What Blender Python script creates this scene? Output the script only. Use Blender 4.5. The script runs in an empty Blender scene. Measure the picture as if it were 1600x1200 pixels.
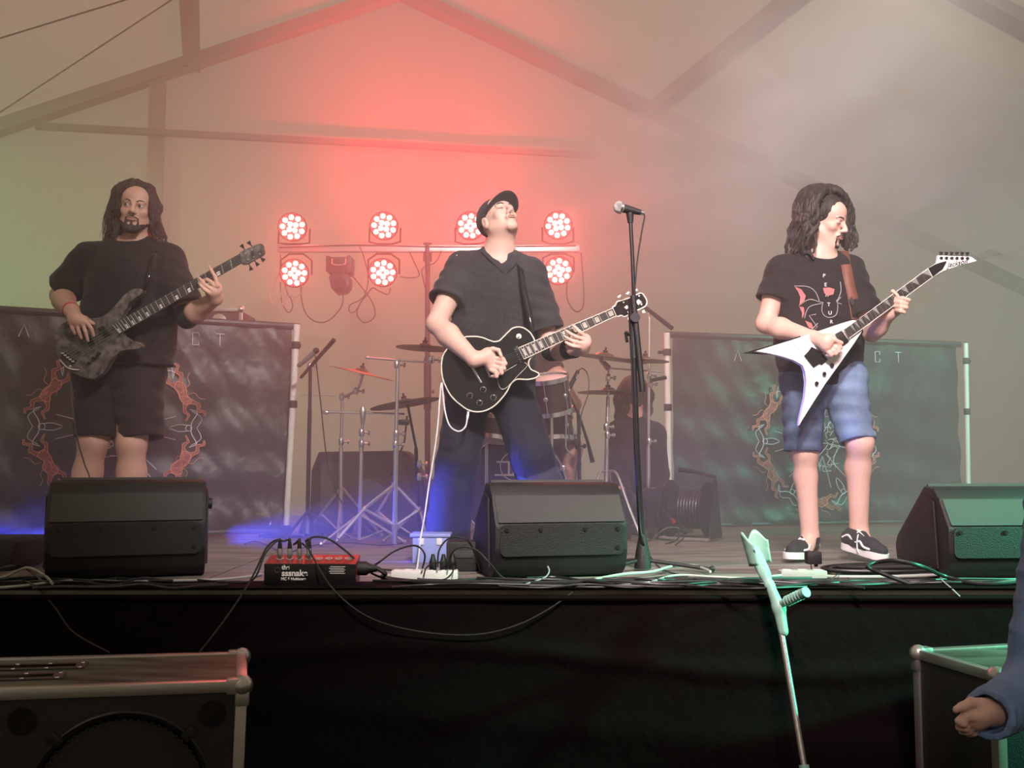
import bpy, bmesh, math, random
import numpy as np
from mathutils import Vector, Matrix, Euler
random.seed(7); np.random.seed(7)
scn = bpy.context.scene
COL = scn.collection
PI = math.pi
# ------------------------------------------------------------------ camera
F = 1550.0                      # focal length in pixels of the 1600 x 1200 frame
PITCH = math.atan(120.0 / F)
CZ = 1.5                        # eye height above the tent ground
SZ = 1.05                       # stage deck height
cam = bpy.data.cameras.new('camera'); cam.lens = F / 1600 * 36; cam.sensor_width = 36
cam.clip_start = 0.05; cam.clip_end = 200
co = bpy.data.objects.new('camera', cam); COL.objects.link(co)
co.location = (0, 0, CZ); co.rotation_euler = (PI / 2 + PITCH, 0, 0)
scn.camera = co
vs = scn.view_settings
scn.display_settings.display_device = 'sRGB'
vs.view_transform = 'Standard'; vs.look = 'None'; vs.gamma = 1.0; vs.use_curve_mapping = False
vs.exposure = 0.0
scn.cycles.max_bounces = 6; scn.cycles.diffuse_bounces = 3; scn.cycles.glossy_bounces = 2
scn.cycles.transmission_bounces = 4; scn.cycles.transparent_max_bounces = 8; scn.cycles.volume_bounces = 2
scn.cycles.volume_step_rate = 2.0; scn.cycles.volume_max_steps = 64
scn.cycles.use_denoising = True
scn.cycles.sample_clamp_indirect = 3.0
scn.cycles.caustics_reflective = False; scn.cycles.caustics_refractive = False
# ------------------------------------------------------------------ world (daylight outside the tent)
W = bpy.data.worlds.new('daylight'); scn.world = W; W.use_nodes = True
wb = W.node_tree.nodes['Background']
wb.inputs[0].default_value = (0.97, 0.92, 0.88, 1); wb.inputs[1].default_value = 1.5

def P(px, py, Y):
    """photograph position + real depth -> world point"""
    u = (px - 800) / F; v = (600 - py) / F
    d = Vector((u, math.cos(PITCH) - v * math.sin(PITCH), math.sin(PITCH) + v * math.cos(PITCH)))
    t = Y / d.y
    return Vector((d.x * t, Y, CZ + d.z * t))
def PF(px, py, z=SZ):
    """point of the photograph lying on the horizontal plane z"""
    u = (px - 800) / F; v = (600 - py) / F
    d = Vector((u, math.cos(PITCH) - v * math.sin(PITCH), math.sin(PITCH) + v * math.cos(PITCH)))
    t = (z - CZ) / d.z
    return Vector((d.x * t, d.y * t, z))

# ------------------------------------------------------------------ lamps
def spot(name, loc, tgt, col, power, size_deg, blend=0.5, radius=0.08):
    l = bpy.data.lights.new(name, 'SPOT'); l.color = col; l.energy = power
    l.spot_size = math.radians(size_deg); l.spot_blend = blend; l.shadow_soft_size = radius
    o = bpy.data.objects.new(name, l); COL.objects.link(o); o.location = loc
    o.rotation_euler = (Vector(tgt) - Vector(loc)).to_track_quat('-Z', 'Y').to_euler()
    return o
def point(name, loc, col, power, radius=0.05):
    l = bpy.data.lights.new(name, 'POINT'); l.color = col; l.energy = power; l.shadow_soft_size = radius
    o = bpy.data.objects.new(name, l); COL.objects.link(o); o.location = loc
    return o
# front-of-house stage lamps
spot('front_wash_white', (0.5, 0.9, 4.2), (0.4, 6.2, 1.9), (1.0, 0.90, 0.88), 1050, 72, 0.7, 0.2)
spot('front_lamp_left', (-3.6, 0.8, 3.9), (-1.9, 4.7, 1.9), (1.0, 0.70, 0.64), 1100, 40, 0.9, 0.15)
spot('front_lamp_warm', (-2.6, 0.2, 4.3), (0.3, 4.7, 2.0), (1.0, 0.66, 0.58), 1900, 58, 0.7, 0.15)
spot('front_lamp_pink', (1.0, 0.0, 4.4), (1.6, 4.6, 1.8), (1.0, 0.62, 0.66), 750, 50, 0.8, 0.15)
spot('side_lamp_teal', (5.6, 2.5, 3.0), (1.95, 3.5, 1.05), (0.10, 1.0, 0.58), 2400, 22, 0.7, 0.12)
spot('banner_lamp_teal', (4.9, 3.6, 4.0), (2.7, 6.7, 1.9), (0.12, 1.0, 0.66), 1200, 38, 0.9, 0.12)
spot('side_lamp_green', (-4.6, 4.2, 3.0), (-4.2, 8.0, 2.2), (0.25, 1.0, 0.4), 420, 80, 0.9, 0.12)
spot('floor_lamp_blue', (-2.75, 5.05, 1.13), (-1.4, 4.75, 1.08), (0.03, 0.05, 1.0), 45, 60, 0.8, 0.05)
spot('floor_lamp_blue', (-1.30, 4.50, 1.16), (1.6, 4.56, 1.42), (0.08, 0.10, 1.0), 620, 30, 0.9, 0.05)
# unseen red spot added behind the bar for the glow on wall and haze
spot('added_glow_red', (-0.25, 7.05, 2.9), (-0.80, 9.2, 5.0), (1.0, 0.012, 0.035), 1250, 74, 1.0, 0.1)
# unseen white spot added under the roof to brighten the smoke
spot('smoke_fill_white', (2.1, 4.5, 4.3), (2.6, 7.5, 3.75), (1.0, 0.95, 0.97), 330, 84, 1.0, 0.1)
spot('spectator_fill', (0.2, -1.6, 3.3), (1.7, 2.5, 1.0), (1.0, 0.85, 0.85), 80, 34, 0.9, 0.15)  # unseen fill spot added to brighten the spectator's sleeve and hand

# ------------------------------------------------------------------ materials
MATS = {}
def pm(name, base, rough=0.5, metal=0.0, var=0.0, nscale=12, bump=0.0, bscale=40, spec=0.5, emit=None, estr=0, sheen=0, col2=None, transl=0, stretch=None, alpha=1):
    if name in MATS: return MATS[name]
    m = bpy.data.materials.new(name); m.use_nodes = True; MATS[name] = m
    nt = m.node_tree; b = nt.nodes['Principled BSDF']; L = nt.links
    b.inputs['Base Color'].default_value = (*base, 1); b.inputs['Roughness'].default_value = rough
    b.inputs['Metallic'].default_value = metal; b.inputs['Specular IOR Level'].default_value = spec
    if sheen: b.inputs['Sheen Weight'].default_value = sheen
    if emit is not None:
        b.inputs['Emission Color'].default_value = (*emit, 1); b.inputs['Emission Strength'].default_value = estr
    if alpha < 1: b.inputs['Alpha'].default_value = alpha
    if var or bump:
        tc = nt.nodes.new('ShaderNodeTexCoord'); mp = nt.nodes.new('ShaderNodeMapping')
        L.new(tc.outputs['Object'], mp.inputs[0])
        if stretch: mp.inputs['Scale'].default_value = stretch
    if var:
        n = nt.nodes.new('ShaderNodeTexNoise'); n.inputs['Scale'].default_value = nscale; n.inputs['Detail'].default_value = 5
        L.new(mp.outputs[0], n.inputs['Vector'])
        r = nt.nodes.new('ShaderNodeValToRGB'); L.new(n.outputs['Fac'], r.inputs[0])
        c2 = col2 if col2 else tuple(min(1, c * (1 + var)) for c in base)
        c1 = base if col2 else tuple(c * (1 - var) for c in base)
        r.color_ramp.elements[0].color = (*c1, 1); r.color_ramp.elements[1].color = (*c2, 1)
        r.color_ramp.elements[0].position = 0.3; r.color_ramp.elements[1].position = 0.7
        L.new(r.outputs[0], b.inputs['Base Color'])
    if bump:
        n2 = nt.nodes.new('ShaderNodeTexNoise'); n2.inputs['Scale'].default_value = bscale; n2.inputs['Detail'].default_value = 4
        L.new(mp.outputs[0], n2.inputs['Vector'])
        bp = nt.nodes.new('ShaderNodeBump'); bp.inputs['Strength'].default_value = bump; bp.inputs['Distance'].default_value = 0.02
        L.new(n2.outputs['Fac'], bp.inputs['Height']); L.new(bp.outputs[0], b.inputs['Normal'])
    if transl:
        out = nt.nodes['Material Output']; t = nt.nodes.new('ShaderNodeBsdfTranslucent'); mx = nt.nodes.new('ShaderNodeMixShader')
        t.inputs[0].default_value = (*base, 1); mx.inputs[0].default_value = transl
        L.new(b.outputs[0], mx.inputs[1]); L.new(t.outputs[0], mx.inputs[2]); L.new(mx.outputs[0], out.inputs['Surface'])
    return m
M_TENT = pm('tent_fabric', (0.50, 0.455, 0.345), 0.85, var=0.05, nscale=1.2, bump=0.25, bscale=2.2, transl=0.28)
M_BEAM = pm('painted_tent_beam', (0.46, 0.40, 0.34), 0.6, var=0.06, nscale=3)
M_BEAMD = pm('haze_lightened_bar', (0.33, 0.295, 0.25), 0.6)  # lightened tone puts the haze over the right rafter into the colour
M_WIRE = pm('steel_wire', (0.10, 0.09, 0.08), 0.5, 0.3)
M_BLACK = pm('black_plastic', (0.014, 0.013, 0.013), 0.5, bump=0.25, bscale=240)
M_GRILL = pm('grey_black_grille', (0.05, 0.05, 0.047), 0.62, bump=0.35, bscale=320)
M_DARK = pm('dark_metal', (0.03, 0.03, 0.032), 0.38, 0.5)
M_CHROME = pm('chrome', (0.85, 0.85, 0.87), 0.22, 1.0)
M_ALU = pm('brushed_aluminium', (0.58, 0.56, 0.55), 0.36, 0.85, bump=0.05, bscale=60)
M_WHITEP = pm('white_tube_paint', (0.85, 0.84, 0.8), 0.4, var=0.04)
M_CABLE = pm('black_cable_rubber', (0.02, 0.02, 0.02), 0.42)
M_CABLEG = pm('grey_cable_rubber', (0.42, 0.45, 0.42), 0.4)
M_CABLEW = pm('white_cable', (0.8, 0.8, 0.78), 0.4)
M_SKIRT = pm('black_stage_cloth', (0.0060, 0.0030, 0.0032), 0.8, bump=0.3, bscale=14, sheen=0, spec=0.08)
M_DECK = pm('weathered_deck_board', (0.10, 0.088, 0.08), 0.42, var=0.5, nscale=5, bump=0.35, bscale=14, col2=(0.32, 0.285, 0.26), stretch=(0.35, 3.2, 1))
M_GROUND = pm('trampled_ground', (0.05, 0.045, 0.035), 0.9, var=0.3, nscale=6, bump=0.5, bscale=20)
M_BANNER = pm('black_vinyl_banner', (0.030, 0.025, 0.029), 0.42, var=0.3, nscale=3, bump=0.8, bscale=6, spec=0.6)
M_SKIN = pm('skin', (0.62, 0.36, 0.27), 0.52, var=0.07, nscale=14, bump=0.06, bscale=60)
M_SKIN2 = pm('fair_skin', (0.74, 0.47, 0.38), 0.52, var=0.07, nscale=14, bump=0.06, bscale=60)
M_LIP = pm('lips', (0.52, 0.26, 0.21), 0.5)
M_EYE = pm('eye_white', (0.50, 0.46, 0.43), 0.3)
M_IRIS = pm('eye_iris', (0.05, 0.03, 0.02), 0.2)
M_HAIR = pm('dark_brown_hair', (0.040, 0.026, 0.020), 0.55, var=0.5, nscale=60, bump=0.6, bscale=120, stretch=(1, 1, 0.12))
M_HAIR2 = pm('black_brown_hair', (0.028, 0.022, 0.020), 0.55, var=0.5, nscale=60, bump=0.6, bscale=120, stretch=(1, 1, 0.12))
M_SHIRT = pm('black_cotton', (0.020, 0.017, 0.018), 0.85, var=0.2, nscale=6, bump=0.25, bscale=10, sheen=0.08, spec=0.2)
M_SHIRT2 = pm('charcoal_cotton', (0.040, 0.036, 0.040), 0.85, var=0.2, nscale=6, bump=0.3, bscale=12, sheen=0.1, spec=0.2)
M_NAVY = pm('navy_trouser_cloth', (0.030, 0.032, 0.050), 0.8, var=0.15, nscale=5, bump=0.35, bscale=9, sheen=0.08)
M_DENIM = pm('light_blue_denim', (0.15, 0.225, 0.35), 0.85, var=0.35, nscale=9, bump=0.4, bscale=14)
M_DENIMD = pm('mid_blue_denim', (0.17, 0.27, 0.48), 0.85, var=0.2, nscale=9, bump=0.4, bscale=20)
M_WHITE = pm('white_gloss', (0.86, 0.84, 0.83), 0.22)
M_IVORY = pm('ivory_binding', (0.85, 0.80, 0.68), 0.35)
M_LPB = pm('black_gloss_lacquer', (0.012, 0.012, 0.012), 0.16)
M_BASSW = pm('smoky_burl_wood', (0.016, 0.013, 0.012), 0.3, var=0.5, nscale=38, col2=(0.22, 0.19, 0.17))
M_ROSE = pm('dark_rosewood', (0.030, 0.022, 0.019), 0.5, var=0.3, nscale=30)
M_CYMB = pm('dark_bronze_cymbal', (0.20, 0.14, 0.08), 0.36, 0.9, bump=0.1, bscale=90)
M_DRUM = pm('dark_drum_shell', (0.045, 0.035, 0.035), 0.22, 0.2)
M_HEAD = pm('coated_drum_head', (0.62, 0.58, 0.54), 0.5, var=0.05)
M_BHEAD = pm('black_drum_head', (0.045, 0.045, 0.055), 0.32)
M_CREAM = pm('cream_print', (0.82, 0.76, 0.64), 0.5)
M_RED = pm('red_anodised_metal', (0.26, 0.02, 0.02), 0.35, 0.3)
M_SILVERTXT = pm('silver_print', (0.85, 0.83, 0.80), 0.5)
M_PRINTW = pm('pale_banner_print', (0.88, 0.86, 0.95), 0.5)
M_PRINTG = pm('grey_banner_print', (0.36, 0.34, 0.36), 0.5)
M_PRINTO = pm('orange_banner_print', (0.92, 0.40, 0.27), 0.5)
M_PRINTR = pm('brick_red_banner_print', (0.42, 0.10, 0.08), 0.5, var=0.4, nscale=40)
M_CRUTCH = pm('crutch_plastic_teal_light', (0.34, 0.60, 0.50), 0.42, bump=0.1, bscale=300)  # light grey plastic; the teal lamp light is tinted into this base colour
M_LEATHER = pm('brown_leather_strap', (0.20, 0.075, 0.05), 0.6, var=0.2)
M_SOLE = pm('white_shoe_rubber', (0.85, 0.85, 0.86), 0.5)
M_CANVAS = pm('black_canvas', (0.02, 0.02, 0.025), 0.8)
M_LED = pm('lit_led_lens', (1, 0.9, 0.8), 0.3, emit=(1.0, 0.80, 0.62), estr=5.0)
M_CRATE = pm('translucent_blue_crate', (0.32, 0.38, 0.75), 0.35)
M_PINK = pm('pink_red_print', (0.62, 0.17, 0.17), 0.6)
M_WRIST = pm('red_woven_wristband', (0.55, 0.10, 0.08), 0.7)

# ------------------------------------------------------------------ object helpers
def tag(o, label=None, cat=None, group=None, kind=None):
    if label: o['label'] = label
    if cat: o['category'] = cat
    if group: o['group'] = group
    if kind: o['kind'] = kind
    return o
def thing(name, label, cat, loc=(0, 0, 0), group=None, kind=None):
    o = bpy.data.objects.new(name, None); COL.objects.link(o); o.location = loc
    o.empty_display_size = 0.1
    return tag(o, label, cat, group, kind)
def world_of(o):
    m = Matrix.LocRotScale(o.location, o.rotation_euler, o.scale)
    return m if o.parent is None else world_of(o.parent) @ o.matrix_parent_inverse @ m
def setparent(o, parent):
    if parent is not None:
        o.parent = parent; o.matrix_parent_inverse = world_of(parent).inverted()
def link(name, me, mat, parent=None, label=None, sharp=35, smooth=True):
    if mat is not None: me.materials.append(mat)
    if smooth:
        me.polygons.foreach_set('use_smooth', [True] * len(me.polygons))
        if sharp: me.set_sharp_from_angle(angle=math.radians(sharp))
    o = bpy.data.objects.new(name, me); COL.objects.link(o); setparent(o, parent)
    if label: o['label'] = label
    return o

class MB:
    def __init__(s): s.v = []; s.f = []
    def add(s, vs, fs):
        n = len(s.v); s.v += [tuple(v) for v in vs]; s.f += [tuple(i + n for i in f) for f in fs]; return s
    def box(s, c, size, rot=None, bev=0.0):
        c = Vector(c); hx, hy, hz = [q / 2 for q in size]; R = rot if rot is not None else Matrix.Identity(3)
        if bev <= 0:
            vs = [c + R @ Vector((x * hx, y * hy, z * hz)) for x in (-1, 1) for y in (-1, 1) for z in (-1, 1)]
            return s.add(vs, [(0, 1, 3, 2), (4, 6, 7, 5), (0, 4, 5, 1), (2, 3, 7, 6), (0, 2, 6, 4), (1, 5, 7, 3)])
        bm = bmesh.new(); bmesh.ops.create_cube(bm, size=1)
        for v in bm.verts: v.co = Vector((v.co.x * 2 * hx, v.co.y * 2 * hy, v.co.z * 2 * hz))
        bmesh.ops.bevel(bm, geom=list(bm.edges), offset=min(bev, hx * .9, hy * .9, hz * .9), segments=2, affect='EDGES', profile=0.6)
        bm.verts.index_update()
        s.add([c + R @ v.co for v in bm.verts], [[v.index for v in f.verts] for f in bm.faces]); bm.free(); return s
    def tube(s, pts, r, n=8, cap=True, smooth=0):
        pts = [Vector(p) for p in pts]
        if smooth: pts = catmull(pts, smooth)
        rr = r if isinstance(r, (list, tuple)) else [r] * len(pts)
        if len(rr) != len(pts):
            rr = [rr[0] + (rr[-1] - rr[0]) * i / (len(pts) - 1) for i in range(len(pts))] if len(rr) == 2 else [rr[min(len(rr) - 1, int(i * len(rr) / len(pts)))] for i in range(len(pts))]
        rings = []; up = None; base = len(s.v)
        for i, p in enumerate(pts):
            a = pts[max(0, i - 1)]; b = pts[min(len(pts) - 1, i + 1)]; t = (b - a)
            if t.length < 1e-9: t = Vector((0, 0, 1))
            t.normalize()
            if up is None: up = t.orthogonal().normalized()
            up = (up - t * up.dot(t))
            if up.length < 1e-6: up = t.orthogonal()
            up.normalize(); w = t.cross(up)
            for k in range(n):
                a_ = 2 * PI * k / n; s.v.append(tuple(p + (up * math.cos(a_) + w * math.sin(a_)) * rr[i]))
        for i in range(len(pts) - 1):
            for k in range(n):
                a0 = base + i * n + k; a1 = base + i * n + (k + 1) % n
                s.f.append((a0, a1, a1 + n, a0 + n))
        if cap:
            s.f.append(tuple(base + k for k in reversed(range(n)))); e = base + (len(pts) - 1) * n
            s.f.append(tuple(e + k for k in range(n)))
        return s
    def lathe(s, origin, axis, prof, n=24, cap=True):
        """prof: list of (along, radius)"""
        o = Vector(origin); ax = Vector(axis).normalized(); u = ax.orthogonal().normalized(); w = ax.cross(u)
        base = len(s.v)
        for (h, r) in prof:
            for k in range(n):
                a = 2 * PI * k / n; s.v.append(tuple(o + ax * h + (u * math.cos(a) + w * math.sin(a)) * max(r, 1e-5)))
        for i in range(len(prof) - 1):
            for k in range(n):
                a0 = base + i * n + k; a1 = base + i * n + (k + 1) % n
                s.f.append((a0, a1, a1 + n, a0 + n))
        if cap:
            s.f.append(tuple(base + k for k in reversed(range(n)))); e = base + (len(prof) - 1) * n
            s.f.append(tuple(e + k for k in range(n)))
        return s
    def ball(s, c, r, n=12, scale=(1, 1, 1), rot=None):
        c = Vector(c); R = rot if rot is not None else Matrix.Identity(3); base = len(s.v); m = max(4, n // 2)
        for i in range(m + 1):
            th = PI * i / m
            for k in range(n):
                a = 2 * PI * k / n
                s.v.append(tuple(c + R @ Vector((math.sin(th) * math.cos(a) * r * scale[0], math.sin(th) * math.sin(a) * r * scale[1], math.cos(th) * r * scale[2]))))
        for i in range(m):
            for k in range(n):
                a0 = base + i * n + k; a1 = base + i * n + (k + 1) % n
                s.f.append((a0, a0 + n, a1 + n, a1))
        return s
    def torus(s, c, axis, R, r, n=32, m=8):
        c = Vector(c); ax = Vector(axis).normalized(); u = ax.orthogonal().normalized(); w = ax.cross(u)
        base = len(s.v)
        for i in range(n):
            a = 2 * PI * i / n; d = u * math.cos(a) + w * math.sin(a)
            for k in range(m):
                b = 2 * PI * k / m; s.v.append(tuple(c + d * (R + r * math.cos(b)) + ax * r * math.sin(b)))
        for i in range(n):
            for k in range(m):
                s.f.append((base + i * m + k, base + ((i + 1) % n) * m + k, base + ((i + 1) % n) * m + (k + 1) % m, base + i * m + (k + 1) % m))
        return s
    def prism(s, poly, off, bev=0.0):
        """poly: planar 3-D outline, extruded by the vector off"""
        off = Vector(off); poly = [Vector(p) for p in poly]
        if bev <= 0:
            n = len(poly)
            return s.add(poly + [p + off for p in poly], [tuple(range(n)), tuple(range(2 * n - 1, n - 1, -1))] + [((i + 1) % n, i, i + n, (i + 1) % n + n) for i in range(n)])
        bm = bmesh.new(); a = [bm.verts.new(p) for p in poly]; b = [bm.verts.new(p + off) for p in poly]
        n = len(poly); bm.faces.new(a); bm.faces.new(list(reversed(b)))
        for i in range(n): bm.faces.new((a[(i + 1) % n], a[i], b[i], b[(i + 1) % n]))
        ed = [e for e in bm.edges if (e.verts[0] in a and e.verts[1] in a) or (e.verts[0] in b and e.verts[1] in b)]
        if bev < 1: bmesh.ops.bevel(bm, geom=ed, offset=bev, segments=2, affect='EDGES', profile=0.6)
        else: bmesh.ops.bevel(bm, geom=list(bm.edges), offset=bev - 1, segments=2, affect='EDGES', profile=0.6)
        bm.verts.index_update()
        s.add([v.co.copy() for v in bm.verts], [[v.index for v in f.verts] for f in bm.faces]); bm.free(); return s
    def build(s, name, mat, parent=None, label=None, sharp=35, smooth=True):
        me = bpy.data.meshes.new(name); me.from_pydata(s.v, [], s.f); me.update()
        bm = bmesh.new(); bm.from_mesh(me); bmesh.ops.recalc_face_normals(bm, faces=bm.faces); bm.to_mesh(me); bm.free()
        return link(name, me, mat, parent, label, sharp, smooth)

def catmull(pts, sub):
    pts = [Vector(p) for p in pts]; out = []
    for i in range(len(pts) - 1):
        p0 = pts[max(0, i - 1)]; p1 = pts[i]; p2 = pts[i + 1]; p3 = pts[min(len(pts) - 1, i + 2)]
        for k in range(sub):
            t = k / sub
            out.append(0.5 * ((2 * p1) + (p2 - p0) * t + (2 * p0 - 5 * p1 + 4 * p2 - p3) * t * t + (3 * p1 - p0 - 3 * p2 + p3) * t ** 3))
    out.append(pts[-1]); return out
def catloop(pts, sub):
    n = len(pts); out = []
    for i in range(n):
        p0, p1, p2, p3 = [Vector(pts[(i + k) % n]) for k in (-1, 0, 1, 2)]
        for k in range(sub):
            t = k / sub
            out.append(0.5 * ((2 * p1) + (p2 - p0) * t + (2 * p0 - 5 * p1 + 4 * p2 - p3) * t * t + (3 * p1 - p0 - 3 * p2 + p3) * t ** 3))
    return out
def text_mesh(name, txt, size, mat, parent, mtx, depth=0.0015, align='CENTER', shear=0, spacing=1.0, label=None, bold=0):
    c = bpy.data.curves.new(name, 'FONT'); c.body = txt; c.size = size; c.extrude = depth / 2; c.align_x = align; c.align_y = 'CENTER'
    c.shear = shear; c.offset = bold; c.space_character = spacing
    o = bpy.data.objects.new(name + '_c', c); COL.objects.link(o)
    dg = bpy.context.evaluated_depsgraph_get(); me = bpy.data.meshes.new_from_object(o.evaluated_get(dg))
    bpy.data.objects.remove(o); me.transform(mtx)
    return link(name, me, mat, parent, label, smooth=False)

# ------------------------------------------------------------------ signed-distance sculpting (continuous bodies, cloth, hair)
def vec(a): return np.array([a[0], a[1], a[2]], dtype=np.float32)
class Field:
    def __init__(s, lo, hi, h):
        s.lo = np.array(lo, float); s.h = h; s.n = np.ceil((np.array(hi, float) - s.lo) / h).astype(int) + 1
        s.ax = [(s.lo[i] + h * np.arange(s.n[i])).astype(np.float32) for i in range(3)]
        s.d = np.full(tuple(s.n), 0.5, np.float32)
    def sl(s, lo, hi):
        a = np.clip(np.floor((np.array(lo) - s.lo) / s.h).astype(int), 0, s.n); b = np.clip(np.ceil((np.array(hi) - s.lo) / s.h).astype(int) + 1, 0, s.n)
        return tuple(slice(x, y) for x, y in zip(a, b))
    def grid(s, S): return s.ax[0][S[0]][:, None, None], s.ax[1][S[1]][None, :, None], s.ax[2][S[2]][None, None, :]
    def comb(s, S, v, k, op):
        d = s.d[S]
        if op == 'sub': v = -v; d = -d
        if op == 'int': d = -d; v = -v
        if k > 0:
            hh = np.maximum(k - np.abs(d - v), 0) / k; r = np.minimum(d, v) - hh * hh * k * 0.25
        else: r = np.minimum(d, v)
        if op in ('sub', 'int'): r = -r
        s.d[S] = r
    def cone(s, a, b, ra, rb, k=0.02, op='add', flat=None):
        """round cone a->b; flat=(axis, factor) squashes it along an axis"""
        if op == 'sub': pass
        a = vec(a); b = vec(b); m = max(ra, rb) * 1.3 + k + 3 * s.h
        S = s.sl(np.minimum(a, b) - m, np.maximum(a, b) + m)
        if any(q.stop <= q.start for q in S): return s
        X, Y, Z = s.grid(S); px, py, pz = X - a[0], Y - a[1], Z - a[2]
        ba = b - a; g = 1.0
        if flat is not None:
            n = vec(Vector(flat[0]).normalized()); f = 1 / flat[1] - 1; t = (px * n[0] + py * n[1] + pz * n[2]) * f
            px, py, pz = px + t * n[0], py + t * n[1], pz + t * n[2]
            q = float(ba @ n) * f; ba = ba + q * n; g = 0.5 + 0.5 * min(1, flat[1])
        L = float(ba @ ba) + 1e-12
        h = np.clip((px * ba[0] + py * ba[1] + pz * ba[2]) / L, 0, 1)
        v = (np.sqrt((px - h * ba[0]) ** 2 + (py - h * ba[1]) ** 2 + (pz - h * ba[2]) ** 2) - (ra + (rb - ra) * h)) * g
        s.comb(S, v if op != 'sub' else v, k, op if op != 'sub' else 'subr'); return s
    def chain(s, pts, rs, k=0.02, op='add', flat=None):
        for i in range(len(pts) - 1): s.cone(pts[i], pts[i + 1], rs[i], rs[i + 1], k, op, flat)
        return s
    def sleeve(s, a, b, ra, rb, k=.03, hollow=.8, depth=.05, flat=None, wr=0.0, fr=25):
        """open tube of cloth from a to b, cut square at b and hollow there"""
        a = Vector(a); b = Vector(b); d = (b - a).normalized(); e = b + d * .12
        t = Field(s.lo, s.lo + (s.n - 1) * s.h, s.h) if False else None
        A = vec(a); B = vec(b); m = max(ra, rb) * 1.35 + k + 3 * s.h
        S = s.sl(np.minimum(A, B) - m, np.maximum(A, B) + m)
        if any(q.stop <= q.start for q in S): return s
        X, Y, Z = s.grid(S)
        def cap(p, q, r0, r1):
            px, py, pz = X - p[0], Y - p[1], Z - p[2]; pq = q - p
            if flat is not None:
                n = vec(Vector(flat[0]).normalized()); f = 1 / flat[1] - 1; t = (px * n[0] + py * n[1] + pz * n[2]) * f
                px, py, pz = px + t * n[0], py + t * n[1], pz + t * n[2]; pq = pq + float(pq @ n) * f * n
            h = np.clip((px * pq[0] + py * pq[1] + pz * pq[2]) / (float(pq @ pq) + 1e-12), 0, 1)
            return np.sqrt((px - h * pq[0]) ** 2 + (py - h * pq[1]) ** 2 + (pz - h * pq[2]) ** 2) - (r0 + (r1 - r0) * h)
        L = (b - a).length; re_ = ra + (rb - ra) * (L + .12) / L
        v = cap(A, vec(e), ra, re_)
        if wr: v = v + wr * (np.sin(X * fr + Z * fr * 1.7 + 2) * np.sin(Z * fr * 2.1 - X * fr * .7 + Y * 9) + .5 * np.sin(Z * fr * 3.3 + Y * fr * 2 + X * fr * 1.3))
        dn = vec(d); v = np.maximum(v, (X - B[0]) * dn[0] + (Y - B[1]) * dn[1] + (Z - B[2]) * dn[2])
        v = np.maximum(v, -cap(vec(b - d * depth), vec(e), rb * hollow * .9, re_ * hollow * 1.04))
        s.comb(S, v.astype(np.float32), k, 'add'); return s
    def ell(s, c, r, R=None, k=0.02, op='add'):
        c = vec(c); m = max(r) + k + 3 * s.h; S = s.sl(c - m, c + m)
        if any(q.stop <= q.start for q in S): return s
        X, Y, Z = s.grid(S); px, py, pz = X - c[0], Y - c[1], Z - c[2]
        if R is not None:
            R = np.array(R, dtype=np.float32); px, py, pz = (R[0, 0] * px + R[1, 0] * py + R[2, 0] * pz, R[0, 1] * px + R[1, 1] * py + R[2, 1] * pz, R[0, 2] * px + R[1, 2] * py + R[2, 2] * pz)
        k0 = np.sqrt((px / r[0]) ** 2 + (py / r[1]) ** 2 + (pz / r[2]) ** 2) + 1e-6
        k1 = np.sqrt((px / r[0] ** 2) ** 2 + (py / r[1] ** 2) ** 2 + (pz / r[2] ** 2) ** 2) + 1e-6
        s.comb(S, k0 * (k0 - 1) / k1, k, op if op != 'sub' else 'subr'); return s
    def cut(s, p, n, ball=None):
        """remove everything on the +n side of the plane, within ball=(centre, radius)"""
        p = vec(p); n = vec(Vector(n).normalized())
        S = s.sl(vec(ball[0]) - ball[1], vec(ball[0]) + ball[1]) if ball else tuple(slice(0, q) for q in s.n)
        X, Y, Z = s.grid(S); v = (X - p[0]) * n[0] + (Y - p[1]) * n[1] + (Z - p[2]) * n[2]
        if ball:
            c = vec(ball[0]); dist = np.sqrt((X - c[0]) ** 2 + (Y - c[1]) ** 2 + (Z - c[2]) ** 2) - ball[1]
            v = np.minimum(v, -dist)
        s.d[S] = np.maximum(s.d[S], v); return s
    def wrinkle(s, amp, fr, seed=0, stretch=(1, 1, 1)):
        rng = np.random.RandomState(seed); X, Y, Z = s.ax[0][:, None, None], s.ax[1][None, :, None], s.ax[2][None, None, :]
        S = tuple(slice(0, q) for q in s.n)
        near = np.abs(s.d) < 0.05; idx = np.nonzero(near)
        x = s.ax[0][idx[0]]; y = s.ax[1][idx[1]]; z = s.ax[2][idx[2]]; w = np.zeros_like(x)
        for o in range(5):
            f = fr * (1.5 ** o); k = rng.normal(size=3) * np.array(stretch); k = k / np.linalg.norm(k) * f; k2 = rng.normal(size=3); k2 = k2 / np.linalg.norm(k2) * f * 0.6
            ph = rng.uniform(0, 6.28, 2)
            t = np.sin(k[0] * x + k[1] * y + k[2] * z + ph[0] + 1.6 * np.sin(k2[0] * x + k2[1] * y + k2[2] * z + ph[1]))
            w += (1 - np.abs(t) ** 0.6 * 1.4) / (1.35 ** o)
        s.d[idx] += (-amp * 0.4 * w).astype(np.float32); return s
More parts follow.
